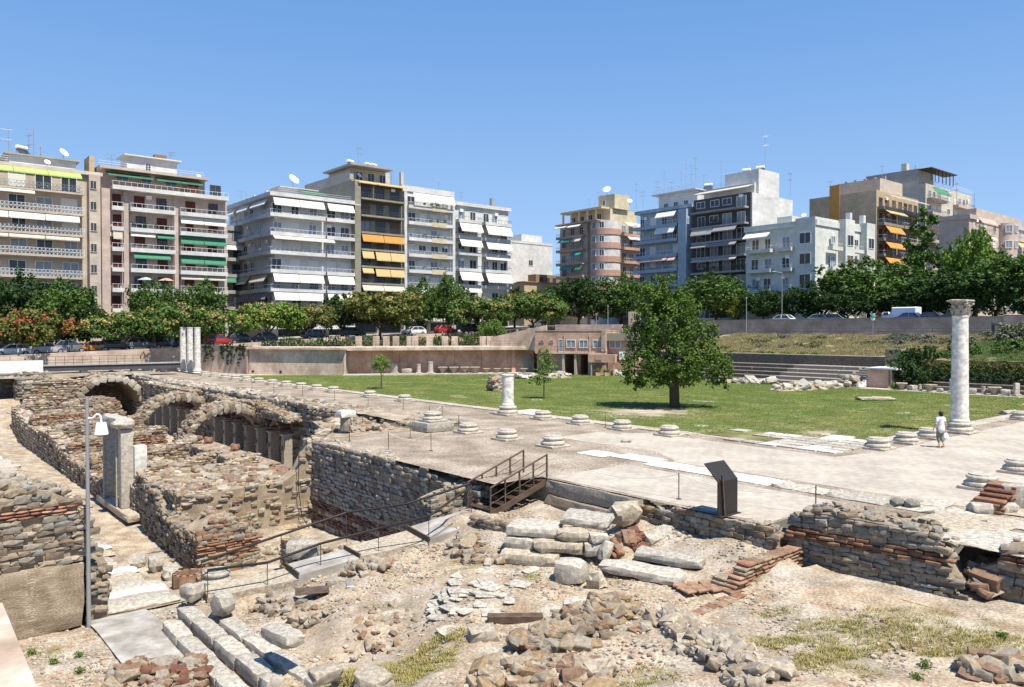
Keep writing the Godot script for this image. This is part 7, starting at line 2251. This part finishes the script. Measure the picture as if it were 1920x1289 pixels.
	var lw := [[24.0, -44.0, -30.0, -1.6, "brown wall stump behind the corner wall"], [46, -44, -29.5, -1.9, "rust-brown wall stump beyond the pale paved square"], [54, -46, -29, -1.5, "brick-streaked wall stump behind the rust-brown one"], [62, -46, -26, -0.9, "broad wall stump below the grey boundary wall"], [70, -44, -24, -0.5, "wall stump just before the grey boundary wall"]]
	for q in lw:
		ruin("left_stump", q[4], F(q[0], q[1]), F(q[0], q[2]), -4.2, [[0, q[3]], [0.3, q[3] + 0.3], [0.6, q[3] - 0.4], [0.85, q[3] + 0.1], [1, q[3] - 0.6]], 1.5, {"s": 0.36, "bands": [[q[3] - 0.8, q[3] - 0.5]], "top": 0.8, "group": "wall stumps beyond the paved square"})
	ruin("boundary_wall", "grey coursed stone wall under the whitewashed wall", F(80, -60), F(80, -17.3), -3.5, [[0, 0.9], [1, 0.9]], 1.0, {"mats": ["st_grey", "st_bluegrey", "st_brown", "st_grey"], "core": "mortar_grey", "s": 0.42, "top": 0.3})
	ruin("corner_pier", "tall rough stone pier between boundary wall and arch", F(75.5, -20.8), F(75.5, -17.8), -4.2, [[0, 0.5], [1, 0.6]], 2.0, {"mats": GREY, "core": "mortar_grey", "s": 0.4, "top": 0.3})
	struct("ruin_top_terrace", rects([[76.6, 92.0, -45.0, -6.1]], 0.55), M.paving)
	# marble street
	var st := part(self, "marble_street", rects([[9.0, 75.0, -27.4, -24.6]], -9.0), M.soil)
	st.mesh = grid(9.3, 75.0, 60, -27.3, -24.5, 3, func(u, v): return deep_y(u, v) + 0.06, func(_u, _v, _p): return Color(0.52, 0.46, 0.38))
	st.set_meta("kind", "structure")
	var u := 9.4
	k = 0
	while u < 70.0:
		var l := rf(0.55, 1.0) * (1.0 if u < 40 else 1.7)
		var w := rf(2.2, 2.7)
		var cuts := 1 if R.randf() < 0.55 else 2
		var v := -27.25 + rf(0, 0.2)
		for c in cuts:
			var ww := w / cuts * (1.0 if cuts == 1 else rf(0.85, 1.1))
			part(st, "slab", worn_block(Vector3(ww, 0.14, l - 0.03), (k * 3 + c) % 9, 0.05), M[["marble_warm", "marble", "marble_white", "marble_grey"][R.randi() % 4]], F(u + l * 0.5, v + ww * 0.5, deep_y(u, -26) + 0.12 + rf(-0.02, 0.02)), Vector3.ONE, Basis(Vector3.UP, ROT_V + rf(-0.05, 0.05)))
			v += ww + 0.03
		u += l
		k += 1
	var wide := part(self, "paved_square", rects([[30.0, 52.0, -36.0, -28.9]], -2.0), M.marble_warm)
	wide.mesh = rects([[26.0, 45.0, -38.0, -28.9]], -2.96)
	wide.set_meta("kind", "structure")
	for i in 60: part(wide, "slab", worn_block(Vector3(rf(0.9, 1.6), 0.12, rf(0.6, 1.1)), i % 9, 0.06), M[["marble_warm", "marble", "marble_grey"][i % 3]], F(26.6 + (i % 15) * 1.22, -37.0 + int(i / 15.0) * 2.0 + rf(-0.2, 0.2), -2.92), Vector3.ONE, Basis(Vector3.UP, ROT_V + rf(-0.08, 0.08)))
	rail("thin dark rail across the pale paved square", F(24.5, -33, -1.5), F(24.5, -29.2, -1.5), 2, 0.8, M.rail_dark, 2, 0.015)
	# marble doorway
	t = thing("marble_doorway", "tall marble doorway with two jambs and a broken lintel", "doorway", F(27.7, -22.5, -3.95), ROT_V + PI / 2)
	part(t, "threshold", worn_block(Vector3(6.8, 0.4, 0.9), 1, 0.06), M.marble_warm, Vector3(-0.4, 0.1, 0))
	part(t, "jamb", worn_block(Vector3(0.75, 4.1, 0.62), 2, 0.05), M.marble, Vector3(-1.7, 2.3, 0))
	part(t, "jamb", worn_block(Vector3(0.45, 4.1, 0.62), 3, 0.04), M.marble_grey, Vector3(1.7, 2.3, 0))
	part(t, "lintel", worn_block(Vector3(4.5, 0.5, 0.75), 4, 0.08), M.marble, Vector3(0, 4.58, 0))
	part(t, "cornice", worn_block(Vector3(0.9, 0.42, 0.9), 5, 0.12), M.marble, Vector3(-1.8, 4.62, -0.25))
	for e in [-1.3, 1.48]: part(t, "moulding", cbox(Vector3(0.08, 4.0, 0.1), 0.02), M.marble_warm, Vector3(e, 2.3, -0.33))
	t = thing("marble_post", "plain white square marble post behind the doorway", "post", F(27.3, -21.5, -3.7), ROT_V)
	part(t, "shaft", worn_block(Vector3(0.62, 3.0, 0.5), 6, 0.03), M.marble_white, Vector3(0, 1.5, 0))
	part(t, "foot", worn_block(Vector3(0.9, 0.25, 0.8), 7, 0.05), M.marble_grey, Vector3(0, 0.1, 0))
	# walls between doorway and ramp
	ruin("trench_wall", "stone wall stepping down from the marble post towards the ramp", F(22.5, -22.5), F(13.2, -22.9), -4.3, [[0, -1.9], [0.25, -2.0], [0.3, -2.6], [0.7, -2.9], [1, -3.3]], 0.7, {"mats": GREY, "s": 0.33, "core": "mortar_grey"})
	ruin("brick_pier", "ragged brick and stone pier beside the trench", F(12.6, -23.2), F(12.6, -21.0), -4.2, [[0, -2.3], [0.35, -1.75], [0.7, -2.0], [1, -2.6]], 1.5, {"mats": ["brick_pale", "st_rust", "st_tan", "st_grey"], "s": 0.26, "bands": [[-3.2, -2.7]]})
	ruin("trench_edge", "dark low wall at the trench below the ramp railing", F(11.0, -20.6), F(8.6, -20.4), -4.0, [[0, -2.6], [1, -2.6]], 0.6, {"mats": GREY, "s": 0.3, "core": "mortar_grey"})
	ruin("plaster_stump", "pointed stump of rubble leaning on the pale cross wall", F(17.9, -20.6), F(17.9, -18.9), -4.3, [[0, -4.0], [0.45, -2.6], [0.6, -2.4], [1, -4.0]], 0.7, {"mats": WARM, "s": 0.3})
	stone_heap("pale rubble ledge at the foot of the dark stoa wall", F(17.2, -22.5, -4.1), F(11.5, -16.8, -4.0), 2.4, 0.3, 170, ["st_cream", "st_tan", "marble_warm", "st_ochre"], 0.26, "rubble")
	for q in [[16.8, -24.2, 0.9, 0.45], [15.2, -24.0, 0.75, 0.7], [13.6, -23.9, 1.5, 0.5]]:
		solo("street_boulder", "weathered marble boulder lying at the marble street's edge", "boulder", worn_block(Vector3(q[2], q[3], 0.6), int(q[2] * 10), 0.12), M.marble_grey, F(q[0], q[1], deep_y(q[0], q[1]) + q[3] * 0.45), Vector3.ONE, Basis(Vector3.UP, ROT_V + 1.3), "boulders at the street's edge")
	for q in [[11.6, -23.9, "ring"], [11.0, -23.2, "half"]]:
		var rb := MB.new()
		for i in 9:
			var a := 0.3 + TAU * 0.8 * i / 9.0
			rb.box(Vector3(cos(a) * 0.42, 0.2, sin(a) * 0.42), Vector3(0.12, 0.4, 0.34), Basis(Vector3.UP, -a))
		solo("terracotta_ring", "broken terracotta well ring beside the marble street" if q[2] == "ring" else "second broken terracotta ring leaning by the trench", "terracotta ring", rb.mesh(), M.brick_pale, F(q[0], q[1], -3.75), Vector3(1, 1.1, 1), Basis(Vector3.RIGHT, 0.25 if q[2] == "half" else 0.0))
	# lamp post
	var base := g(166, 1174, -3.5)
	t = thing("lamp_post", "slender grey lamp post with a white bell lamp at the tooled block's corner", "lamp post", base)
	var b := MB.new()
	b.tube(Vector3(0, -0.2, 0), Vector3(0, 6.9, 0), 0.065, 0.05, 10)
	part(t, "pole", b.mesh(), M.galva)
	b = MB.new()
	b.chain([Vector3(0, 6.25, 0), Vector3(0.18, 6.27, 0), Vector3(0.28, 6.38, 0), Vector3(0.38, 6.36, 0), Vector3(0.42, 6.25, 0), Vector3(0.42, 6.12, 0)], 0.03, 6)
	part(t, "arm", b.mesh(), M.white_paint)
	b = MB.new()
	b.lathe([[0.17, 5.76], [0.2, 5.78], [0.19, 5.84], [0.145, 6.1], [0.13, 6.13], [0.02, 6.14]], 16, Vector3(0.42, 0, 0))
	part(t, "lamp_shade", b.mesh(), M.white_paint)
	b = MB.new()
	b.lathe([[0.02, 5.70], [0.12, 5.72], [0.16, 5.77], [0.02, 5.78]], 14, Vector3(0.42, 0, 0))
	part(t, "lens", b.mesh(), M.rail_dark)
	solo("cable", "cables hanging down the pale cross wall", "cable", cable_mesh([F(18.25, -16.6, -0.6), F(18.2, -16.65, -2.2), F(18.15, -16.5, -3.6), F(18.0, -16.2, -4.2)]), M.cable)

func cable_mesh(p: Array) -> ArrayMesh:
	var b := MB.new()
	b.chain(p, 0.02, 5)
	return b.mesh()

# ---------------------------------------------------------------- foreground
func blk(n: String, label: String, px: float, py: float, y: float, size: Vector3, yaw: float, m: String, sd: int, gr := "", tilt := Vector3.ZERO, jit := 0.06) -> MeshInstance3D:
	# a block whose near bottom edge is seen at (px, py) on the level y
	var bs := Basis(Vector3.UP, yaw) * Basis.from_euler(tilt)
	var p := g(px, py, y)
	var back := Vector3(p.x, 0, p.z).normalized() * minf(size.x, size.z) * 0.5
	return solo(n, label, "stone block", worn_block(size, sd, jit, 0.22), M[m], p + back + Vector3.UP * size.y * 0.5, Vector3.ONE, bs, gr)

func build_foreground() -> void:
	# edge of the stoa floor
	var t := thing("floor_edge", "concrete edge of the stoa floor beside the iron stairs", "kerb", F(3.7, -13.6, 0), ROT_V)
	part(t, "beam", worn_block(Vector3(0.5, 0.55, 4.6), 3, 0.05, 0.4), M.concrete, Vector3(0.15, -0.29, 2.3))
	part(t, "footing", worn_block(Vector3(0.9, 0.7, 4.6), 4, 0.12, 0.4), M.mortar_grey, Vector3(0.2, -0.85, 2.3))
	part(t, "stair_abutment", worn_block(Vector3(0.4, 1.2, 2.2), 6, 0.06, 0.4), M.concrete, Vector3(0.28, -0.63, -1.1))
	ruin("floor_edge_wall", "low rubble edge of the stoa floor below the info board", F(-0.4, -13.7), F(-5.5, -13.7), -0.95, [[0, -0.12], [0.15, -0.3], [0.4, -0.1], [1, -0.06]], 0.5, {"mats": WARM, "s": 0.24, "core": "mortar_grey", "top": 0.8})
	ruin("stair_side_wall", "rough stone flank of the stoa floor beside the iron stairs", F(5.9, -17.2), F(5.5, -13.6), -1.6, [[0, -0.75], [0.4, -0.35], [1, -0.02]], 0.9, {"mats": GREY, "s": 0.26, "top": 0.9})
	# iron stairs along -v
	t = thing("iron_stairs", "dark iron stairs with railings going down from the stoa floor", "stairs", F(4.45, -13.5, 0), ROT_V)
	for i in 6:
		part(t, "tread", cbox(Vector3(0.40, 0.045, 1.25), 0.01), M.wood_dark, Vector3(-0.25 - 0.44 * i, -0.09 - 0.155 * i, 0))
	for z in [-0.66, 0.66]:
		var b := MB.new()
		b.prism([Vector3(0.05, -0.22, z), Vector3(0.05, 0.0, z), Vector3(-2.7, -0.90, z), Vector3(-2.7, -1.12, z)], Vector3(0, 0, 0.04))
		part(t, "stringer", b.mesh(), M.rust_metal)
		for i in 5:
			var x := -0.02 - 0.66 * i
			b = MB.new()
			b.box(Vector3(x, 0.36 - 0.335 * 0.66 * i, z), Vector3(0.05, 0.98, 0.05))
			part(t, "post", b.mesh(), M.rust_metal)
		for q in [[0.85, 0.05], [0.55, 0.02], [0.28, 0.02]]:
			b = MB.new()
			b.tube(Vector3(0.0, q[0], z), Vector3(-2.66, q[0] - 0.90, z), q[1] * 0.7, q[1] * 0.7, 5)
			part(t, "rail", b.mesh(), M.rust_metal)
	# ramp slabs
	var nearp := [[906, 976, -0.98], [805, 1018, -1.46], [675, 1047, -1.86], [560, 1087, -2.30], [388, 1127, -2.95]]
	var farp := [[886, 952, -0.95], [764, 995, -1.46], [645, 1030, -1.86], [535, 1066, -2.28], [372, 1106, -2.92]]
	t = thing("ramp", "stepped gravel and slab ramp between two handrails", "ramp")
	var rise := [0.10, 0.06, 0.12, 0.08]
	for i in 4:
		var a := g(nearp[i][0], nearp[i][1], nearp[i][2])
		var b := g(nearp[i + 1][0], nearp[i + 1][1], nearp[i + 1][2])
		var c := g(farp[i + 1][0], farp[i + 1][1], farp[i + 1][2])
		var d := g(farp[i][0], farp[i][1], farp[i][2])
		for p in [0]:
			b.y += rise[i]; c.y += rise[i]
		var m := MB.new()
		m.prism([a + Vector3.DOWN * 0.5, b + Vector3.DOWN * 0.5, c + Vector3.DOWN * 0.5, d + Vector3.DOWN * 0.5], Vector3.UP * 0.5)
		part(t, "slab" if i % 2 else "gravel_bed", m.mesh(), M.gravel if i % 2 == 0 else M.marble_warm)
		m = MB.new()
		m.box((b + c) * 0.5 + Vector3.UP * 0.0, Vector3(0.05, 0.14, b.distance_to(c)), Basis(Vector3.UP, atan2(c.x - b.x, c.z - b.z)))
		part(t, "edging", m.mesh(), M.rust_metal)
	part(t, "lower_slab", worn_block(Vector3(2.4, 0.3, 0.5), 3, 0.03), M.concrete, g(700, 1092, -2.2) + Vector3(-0.2, 0, -0.1), Vector3.ONE, Basis(Vector3.UP, 0.18))
	for side in 2:
		var pts: Array = [[389, 1125, -2.98], [501, 1111, -2.72], [601, 1074, -2.28], [709.6, 1045, -1.9], [804, 1022, -1.5], [884, 962, -0.93]] if side == 0 else [[377, 1108, -2.95], [527, 1055, -2.3], [649, 1012, -1.8], [762, 995, -1.5], [881, 956, -0.93]]
		var o := g(pts[0][0], pts[0][1], pts[0][2])
		var h := thing("handrail", "dark handrail on thin posts along the ramp's outer side" if side == 0 else "dark handrail on thin posts along the ramp's wall side", "handrail", o)
		var tops := []
		for q in pts:
			var p := g(q[0], q[1], q[2]) - o
			var m := MB.new()
			m.tube(p - Vector3.UP * 0.1, p + Vector3.UP * 0.92, 0.014, 0.014, 6)
			part(h, "post", m.mesh(), M.rust_metal)
			tops.append(p + Vector3.UP * 0.92)
		var m := MB.new()
		m.chain(tops, 0.042, 7)
		part(h, "rail", m.mesh(), M.dark_metal)
		if side == 0:
			m = MB.new()
			var low := []
			for i in pts.size() - 1:
				for j in 4:
					var f := j / 4.0
					low.append(tops[i].lerp(tops[i + 1], f) - Vector3.UP * (0.72 + 0.08 * sin(f * PI)))
			m.chain(low, 0.012, 5)
			part(h, "cable", m.mesh(), M.cable)
	# marble seats
	var G := "marble seat blocks stepping down to the gravel"
	var rows := [[[328, 1172, -3.15], [430, 1276, -3.15], "lowest marble seat row beside the grey gravel", 0.34], [[356, 1144, -2.95], [480, 1244, -2.95], "middle marble seat row", 0.36], [[437, 1168, -2.85], [561, 1250, -2.85], "highest marble seat row", 0.36]]
	var rn := ["lowest", "middle", "upper"]
	for i in 3:
		var a := g(rows[i][0][0], rows[i][0][1], rows[i][0][2])
		var b := g(rows[i][1][0], rows[i][1][1], rows[i][1][2])
		var d := (b - a).normalized()
		b += d * 1.2
		var L := a.distance_to(b)
		var s := -0.5
		var k := 0
		while s < L - 0.3:
			var l := minf([1.5, 1.9, 1.3, 1.7, 1.6][(k + i * 2) % 5], L - s)
			solo("seat_block", "%s-row white marble seat block, %s from the ramp end" % [rn[i], ["first", "second", "third", "fourth", "fifth", "sixth", "seventh"][k]], "seat block", worn_block(Vector3(l - 0.02, 0.40, 0.50), k + i * 5, 0.035, 0.22), M["marble_grey" if (k + i) % 3 else "marble"], a + d * (s + l * 0.5) + Vector3.DOWN * (0.20 + 0.015 * (k % 3)), Vector3.ONE, Basis(Vector3.UP, atan2(-d.z, d.x) + rf(-0.03, 0.03)), G)
			s += l
			k += 1
	blk("marble_block", "squared pale marble block lying free behind the upper seat row", 530, 1214, -2.3, Vector3(1.25, 0.34, 0.55), -0.75, "marble_grey", 21)
	blk("marble_block", "double marble block at the ramp's lower end", 418, 1158, -2.9, Vector3(0.75, 0.62, 0.6), -0.7, "marble_grey", 22, "", Vector3.ZERO, 0.1)
	blk("marble_block", "rough marble cube beside the ramp's lower end", 362, 1130, -3.0, Vector3(0.6, 0.5, 0.6), -0.5, "marble_grey", 23)
	blk("marble_block", "pale block with a rough face beside the ramp's middle", 566, 1051, -2.5, Vector3(1.15, 0.55, 0.75), 0.25, "marble_grey", 24, "", Vector3.ZERO, 0.08)
	t = thing("column_stump", "grey moulded base stone at the ramp's wall side", "column base", g(405, 1100, -3.0))
	part(t, "moulding", base_mesh(), M.marble_grey, Vector3(0, 0.0, 0), Vector3(0.75, 0.9, 0.75))
	part(t, "plinth", worn_block(Vector3(1.0, 0.2, 1.0), 3, 0.05), M.marble_grey, Vector3(0, 0.0, 0))
	struct("gravel_path", grid(2.5, 9.3, 14, -27.6, -25.9, 5, func(u, v): return ground_at(u, v) + 0.075, func(_u, _v, _p): return Color.WHITE), M.gravel)
	solo("rusty_plate", "rust-brown iron plate lying by the ramp", "iron plate", cbox(Vector3(0.95, 0.03, 0.62), 0.008), M.rust_metal, g(585, 1113, -2.28) + Vector3.UP * 0.08, Vector3.ONE, Basis(Vector3.UP, 0.3))
	solo("iron_channel", "dark iron channel half buried in the gravel", "iron channel", cbox(Vector3(1.35, 0.2, 0.25), 0.02), M.rust_metal, g(966, 1165, -1.65) + Vector3.UP * 0.06, Vector3.ONE, Basis(Vector3.UP, 0.02))
	t = thing("plaster_floor_patch", "patch of cracked white plaster floor on the excavation ground", "floor patch")
	for i in 44:
		var p := g(875 + 46 * R.randfn(), 1112 + 16 * R.randfn(), -1.62)
		var c := uv_of(p)
		p.y = ground_at(c.x, c.y) + 0.015
		part(t, "flake", slabs[i % 6], M.marble if i % 3 else M.marble_grey, p, Vector3(rf(0.3, 0.6), 0.05, rf(0.25, 0.5)), Basis(Vector3.UP, rf(0, 6)))
	# the heap of big marble blocks
	var GB := "fallen marble blocks of the stepped monument"
	var B := func(label: String, zx: float, zy: float, y: float, s: Vector3, yaw: float, m: String, tilt := Vector3.ZERO, jit := 0.06):
		blk("monument_block", label, 820.0 + zx / 2.748, 820.0 + zy / 2.748, y, s, yaw, m, int(zx) % 40, GB, tilt, jit)
	B.call("long lowest block of the stepped marble monument", 480, 672, -1.42, Vector3(1.75, 0.36, 0.8), -0.32, "marble_warm")
	B.call("second-course short block of the stepped marble monument", 440, 585, -1.10, Vector3(0.95, 0.36, 0.9), -0.30, "marble")
	B.call("second-course long block with a broken front", 625, 612, -1.10, Vector3(1.5, 0.38, 0.9), -0.10, "marble_warm", Vector3.ZERO, 0.09)
	B.call("big upper slab of the stepped marble monument", 505, 522, -0.74, Vector3(1.55, 0.30, 1.25), -0.25, "marble")
	B.call("third-course middle block under the topmost slab", 700, 545, -0.74, Vector3(0.95, 0.30, 0.8), -0.15, "marble_warm")
	B.call("topmost tilted slab of the stepped marble monument", 775, 470, -0.45, Vector3(1.45, 0.28, 1.1), -0.35, "marble_grey", Vector3(0.05, 0, -0.06))
	B.call("rough pale boulder crowning the monument's back", 970, 470, -0.75, Vector3(1.05, 0.75, 0.8), 0.2, "marble_warm", Vector3(0.1, 0, 0.1), 0.2)
	B.call("small upright block beside the monument's second course", 800, 625, -1.15, Vector3(0.55, 0.42, 0.6), 0.05, "marble")
	B.call("small block wedged above the upright one", 830, 555, -0.75, Vector3(0.55, 0.28, 0.5), 0.2, "marble")
	B.call("narrow white stone leaning against the monument", 865, 650, -1.2, Vector3(0.3, 0.6, 0.35), 0.3, "marble", Vector3(0, 0, -0.35))
	B.call("leaning light grey slab behind the two long slabs", 1150, 545, -0.95, Vector3(1.3, 0.3, 0.5), 0.75, "marble_grey", Vector3(0.35, 0, 0.1))
	B.call("squared white cube in front of the monument", 690, 765, -1.42, Vector3(0.85, 0.55, 0.75), -0.45, "marble")
	B.call("crumbling chunk beside the squared white cube", 815, 795, -1.42, Vector3(0.55, 0.5, 0.5), 0.3, "marble_warm", Vector3.ZERO, 0.16)
	B.call("nearer of two long fallen marble slabs", 1060, 742, -1.25, Vector3(2.35, 0.26, 0.85), -0.52, "marble", Vector3(0, 0, -0.03))
	B.call("farther of two long fallen marble slabs", 1200, 668, -1.1, Vector3(1.95, 0.28, 0.75), -0.52, "marble_grey", Vector3(0, 0, -0.02))
	B.call("flat slab sunk in the ground before the monument", 745, 886, -1.55, Vector3(0.95, 0.16, 0.5), -0.1, "marble")
	B.call("long flat stone sunk in the ground below the info board", 1400, 520, -1.05, Vector3(1.6, 0.16, 0.9), 0.2, "marble_warm", Vector3.ZERO, 0.1)
	# low walls and rubble round the blocks
	ruin("low_stub", "low dark stone stub behind the stepped monument", g(880, 985, -1.0), g(965, 1010, -1.15), -1.4, [[0, -0.75], [1, -0.8]], 0.5, {"mats": GREY, "s": 0.2, "core": "mortar_grey"})
	stone_heap("rust-red stones wedged behind the long slabs", g(1150, 1040, -1.1), g(1195, 1025, -1.05), 0.8, 0.5, 45, ["st_rust", "brick_dark", "st_brown", "brick"], 0.24, "rubble")
	stone_heap("loose stones between ramp and stepped monument", g(850, 1015, -1.35), g(940, 1060, -1.4), 1.1, 0.25, 60, WARM, 0.24, "rubble")
	stone_heap("rubble ring round the small stone-lined pit", g(650, 1078, -2.1), g(722, 1085, -2.05), 1.0, 0.35, 70, ["st_tan", "brick_pale", "st_grey", "st_cream"], 0.24, "rubble")
	solo("pit_grating", "pale grating in the stone-lined pit by the ramp", "grating", cbox(Vector3(0.7, 0.04, 0.4), 0.01), M.galva, g(672, 1098, -2.1) + Vector3.UP * 0.03, Vector3.ONE, Basis(Vector3.UP, 0.25))
	stone_heap("line of loose stones below the iron plate", g(495, 1120, -2.7), g(600, 1160, -2.4), 0.9, 0.25, 80, ["st_tan", "st_grey", "st_cream", "st_rust"], 0.22, "rubble")
	stone_heap("scatter of flat stones on the bare soil", g(700, 1200, -2.1), g(720, 1130, -2.1), 1.6, 0.06, 40, WARM, 0.18, "rubble")
	stone_heap("big brown rubble ridge crossing the front of the excavation", g(1160, 1135, -1.4), g(980, 1235, -1.75), 1.6, 0.4, 330, ["st_tan", "st_ochre", "st_brown", "st_tan", "st_rust", "st_grey"], 0.24, "ruined wall")
	stone_heap("brown and grey stones along the excavation's front edge", g(900, 1262, -1.75), g(1140, 1270, -1.6), 1.2, 0.36, 290, ["st_ochre", "st_tan", "st_tan", "st_rust", "st_cream"], 0.27, "ruined wall")
	stone_heap("pale rubble wall core beside the gravel yard", g(1250, 1165, -1.4), g(1440, 1285, -1.4), 1.3, 0.36, 300, ["st_cream", "st_grey", "st_tan", "marble_warm", "st_cream"], 0.25, "ruined wall")
	stone_heap("few stones in the corner of the gravel yard", g(1820, 1270, -1.2), g(1910, 1255, -1.2), 0.9, 0.35, 40, ["st_tan", "st_rust", "st_grey"], 0.32, "rubble")
	stone_heap("stones in front of the seat rows' lower end", g(215, 1280, -3.4), g(390, 1262, -3.3), 2.0, 0.55, 200, ["st_rust", "st_tan", "st_grey", "brick_dark"], 0.3, "rubble")
	for q in [[610, 1266, 0.5], [430, 1256, 0.0], [700, 1278, 0.6], [1000, 1200, 0.5], [1340, 1215, 0.45], [905, 1190, 0.5]]:
		if q[2] > 0.0: solo("loose_stone", "single larger stone lying loose on the excavation ground", "stone", rocks[int(q[0]) % 10], M.st_cream, g(q[0], q[1], -2.1 if q[0] < 800 else -1.6), Vector3(q[2] * 1.3, q[2] * 0.6, q[2]), Basis(Vector3.UP, q[0]), "loose larger stones")
	# masonry at the right
	ruin("brick_banded_wall", "dark stone wall with brick bands rising behind the gravel yard", F(-5.2, -12.9), F(-9.7, -12.5), -1.35, [[0, -0.75], [0.1, 0.2], [0.22, 0.45], [0.6, 0.4], [0.9, 0.35], [0.97, -0.1], [1, -0.7]], 1.3, {"mats": GREY, "core": "mortar_grey", "s": 0.25, "bands": [[-0.42, -0.12]], "top": 0.9})
	ruin("right_wall", "rough stone wall past the gap from the brick-banded wall", F(-10.5, -11.7), F(-15.0, -11.3), -1.4, [[0, 0.1], [0.3, 0.3], [1, 0.35]], 1.2, {"mats": GREY, "core": "mortar_grey", "s": 0.28, "bands": [[-0.3, -0.1]], "top": 0.8})
	stone_heap("tumbled stones in the gap beside the brick-banded wall", F(-9.8, -11.8, -1.0), F(-10.6, -10.6, -0.5), 1.2, 0.5, 50, ["st_bluegrey", "st_rust", "st_grey", "st_tan"], 0.3, "rubble")
	t = thing("brick_stub_wall", "low stub of orange brick courses running into the gravel yard", "brick wall", F(-6.0, -16.2, -1.25), ROT_V)
	for r in 7:
		var x := 0.11 * r + rf(0, 0.12)
		while x < 3.3:
			var l := rf(0.26, 0.42)
			for z in (2 if r < 3 else 1): part(t, "brick", slabs[(int(x * 10) + z) % 6], M[["brick", "brick_pale", "brick_pale", "st_tan", "st_rust"][R.randi() % 5]], Vector3(x + l * 0.5, 0.06 + 0.092 * r, -0.2 - 0.38 * z + rf(-0.03, 0.03)), Vector3(l * 1.02, 0.075, 0.38), Basis(Vector3.UP, rf(-0.06, 0.06)))
			x += l + 0.015
	part(t, "mortar_core", worn_block(Vector3(2.9, 0.26, 0.6), 4, 0.05), M.mortar, Vector3(1.8, 0.06, -0.42))
	t = thing("brick_footing", "line of thin orange bricks set flush in the ground", "brick footing")
	for i in 26:
		var p := g(1385 - 7.6 * i, 1122 + 1.9 * i, -1.25)
		var c := uv_of(p)
		p.y = ground_at(c.x, c.y) + 0.02
		part(t, "brick", slabs[i % 6], M[["brick", "brick_pale", "st_tan"][i % 3]], p + Vector3(0, 0, rf(-0.15, 0.15)), Vector3(0.36, 0.07, 0.26), Basis(Vector3.UP, ROT_V + rf(-0.1, 0.1)))
	for i in 14:
		var p := g(1275 + 8.0 * i, 1100 - 0.6 * i + 6.0 * (i % 3), -1.2)
		part(t, "brick", slabs[i % 6], M.brick_pale, p + Vector3.UP * 0.03, Vector3(0.34, 0.06, 0.28), Basis(Vector3.UP, rf(0, 3)))
	# brick and marble heap by the inner row
	t = thing("brick_marble_pier", "lump of red brickwork with grey marble blocks leaning on it", "ruined pier", g(1872, 955), ROT_V)
	for r in 7:
		for i in 5:
			if i < r - 3: continue
			part(t, "brick", slabs[(i + r) % 6], M[["brick", "brick_dark", "brick_pale"][(i * r) % 3]], Vector3(-0.7 + 0.36 * i + rf(-0.05, 0.05), 0.06 + 0.10 * r, rf(-0.1, 0.05)), Vector3(0.37, 0.095, 0.8))
	solo("marble_block", "grey squared marble block leaning on the red brick lump", "stone block", worn_block(Vector3(0.85, 0.75, 0.6), 41, 0.05), M.marble_grey, g(1905, 958) + Vector3(0.2, 0.37, -0.3), Vector3.ONE, Basis(Vector3.UP, ROT_V - 0.9))
	solo("marble_block", "long pale marble block in front of the red brick lump", "stone block", worn_block(Vector3(1.3, 0.32, 0.5), 42, 0.05), M.marble, g(1862, 962) + Vector3(0, 0.15, 0), Vector3.ONE, Basis(Vector3.UP, ROT_V - 0.75))
	for q in [[1683, 950], [1710, 953]]: solo("dark_stone", "dark grey edge stone standing at the marble strip's end", "stone", worn_block(Vector3(0.5, 0.3, 0.35), 43, 0.08), M.st_bluegrey, g(q[0], q[1]) + Vector3.UP * 0.12, Vector3.ONE, Basis(Vector3.UP, 0.4), "dark edge stones")
	# parapet of the viewing walk
	var pa := g(0, 1135, 1.5)
	var pb := g(62, 1289, 1.5)
	var dd := (pb - pa).normalized()
	t = thing("pink_parapet", "pinkish plastered parapet of the viewing walk", "parapet", Vector3(pa.x, 0, pa.z))
	part(t, "wall", wallmesh(-dd * 0.05, dd * 9.0, -3.6, 1.44, 1.44, -1.4), M.pinkpale)
	part(t, "top", wallmesh(-dd * 0.08 - dd.cross(Vector3.UP) * 0.03, dd * 9.0 - dd.cross(Vector3.UP) * 0.03, 1.443, 1.5, 1.5, -1.46), M.pinkpale)
	# weeds in the sandy yard
	for q in [[60, 1228], [100, 1245], [148, 1232], [150, 1262], [1720, 1272, 1], [1735, 1250, 1], [1880, 1200, 1], [490, 1240, 1]]:
		var p := g(q[0], q[1], -3.5 if q[0] < 300 else (-1.2 if q[0] > 800 else -2.6))
		var c := uv_of(p)
		p.y = ground_at(c.x, c.y)
		shrub("small green weed tuft growing in the bare sand", p, Vector3(0.16, 0.16, 0.16), "light", "weed tufts", "bush")
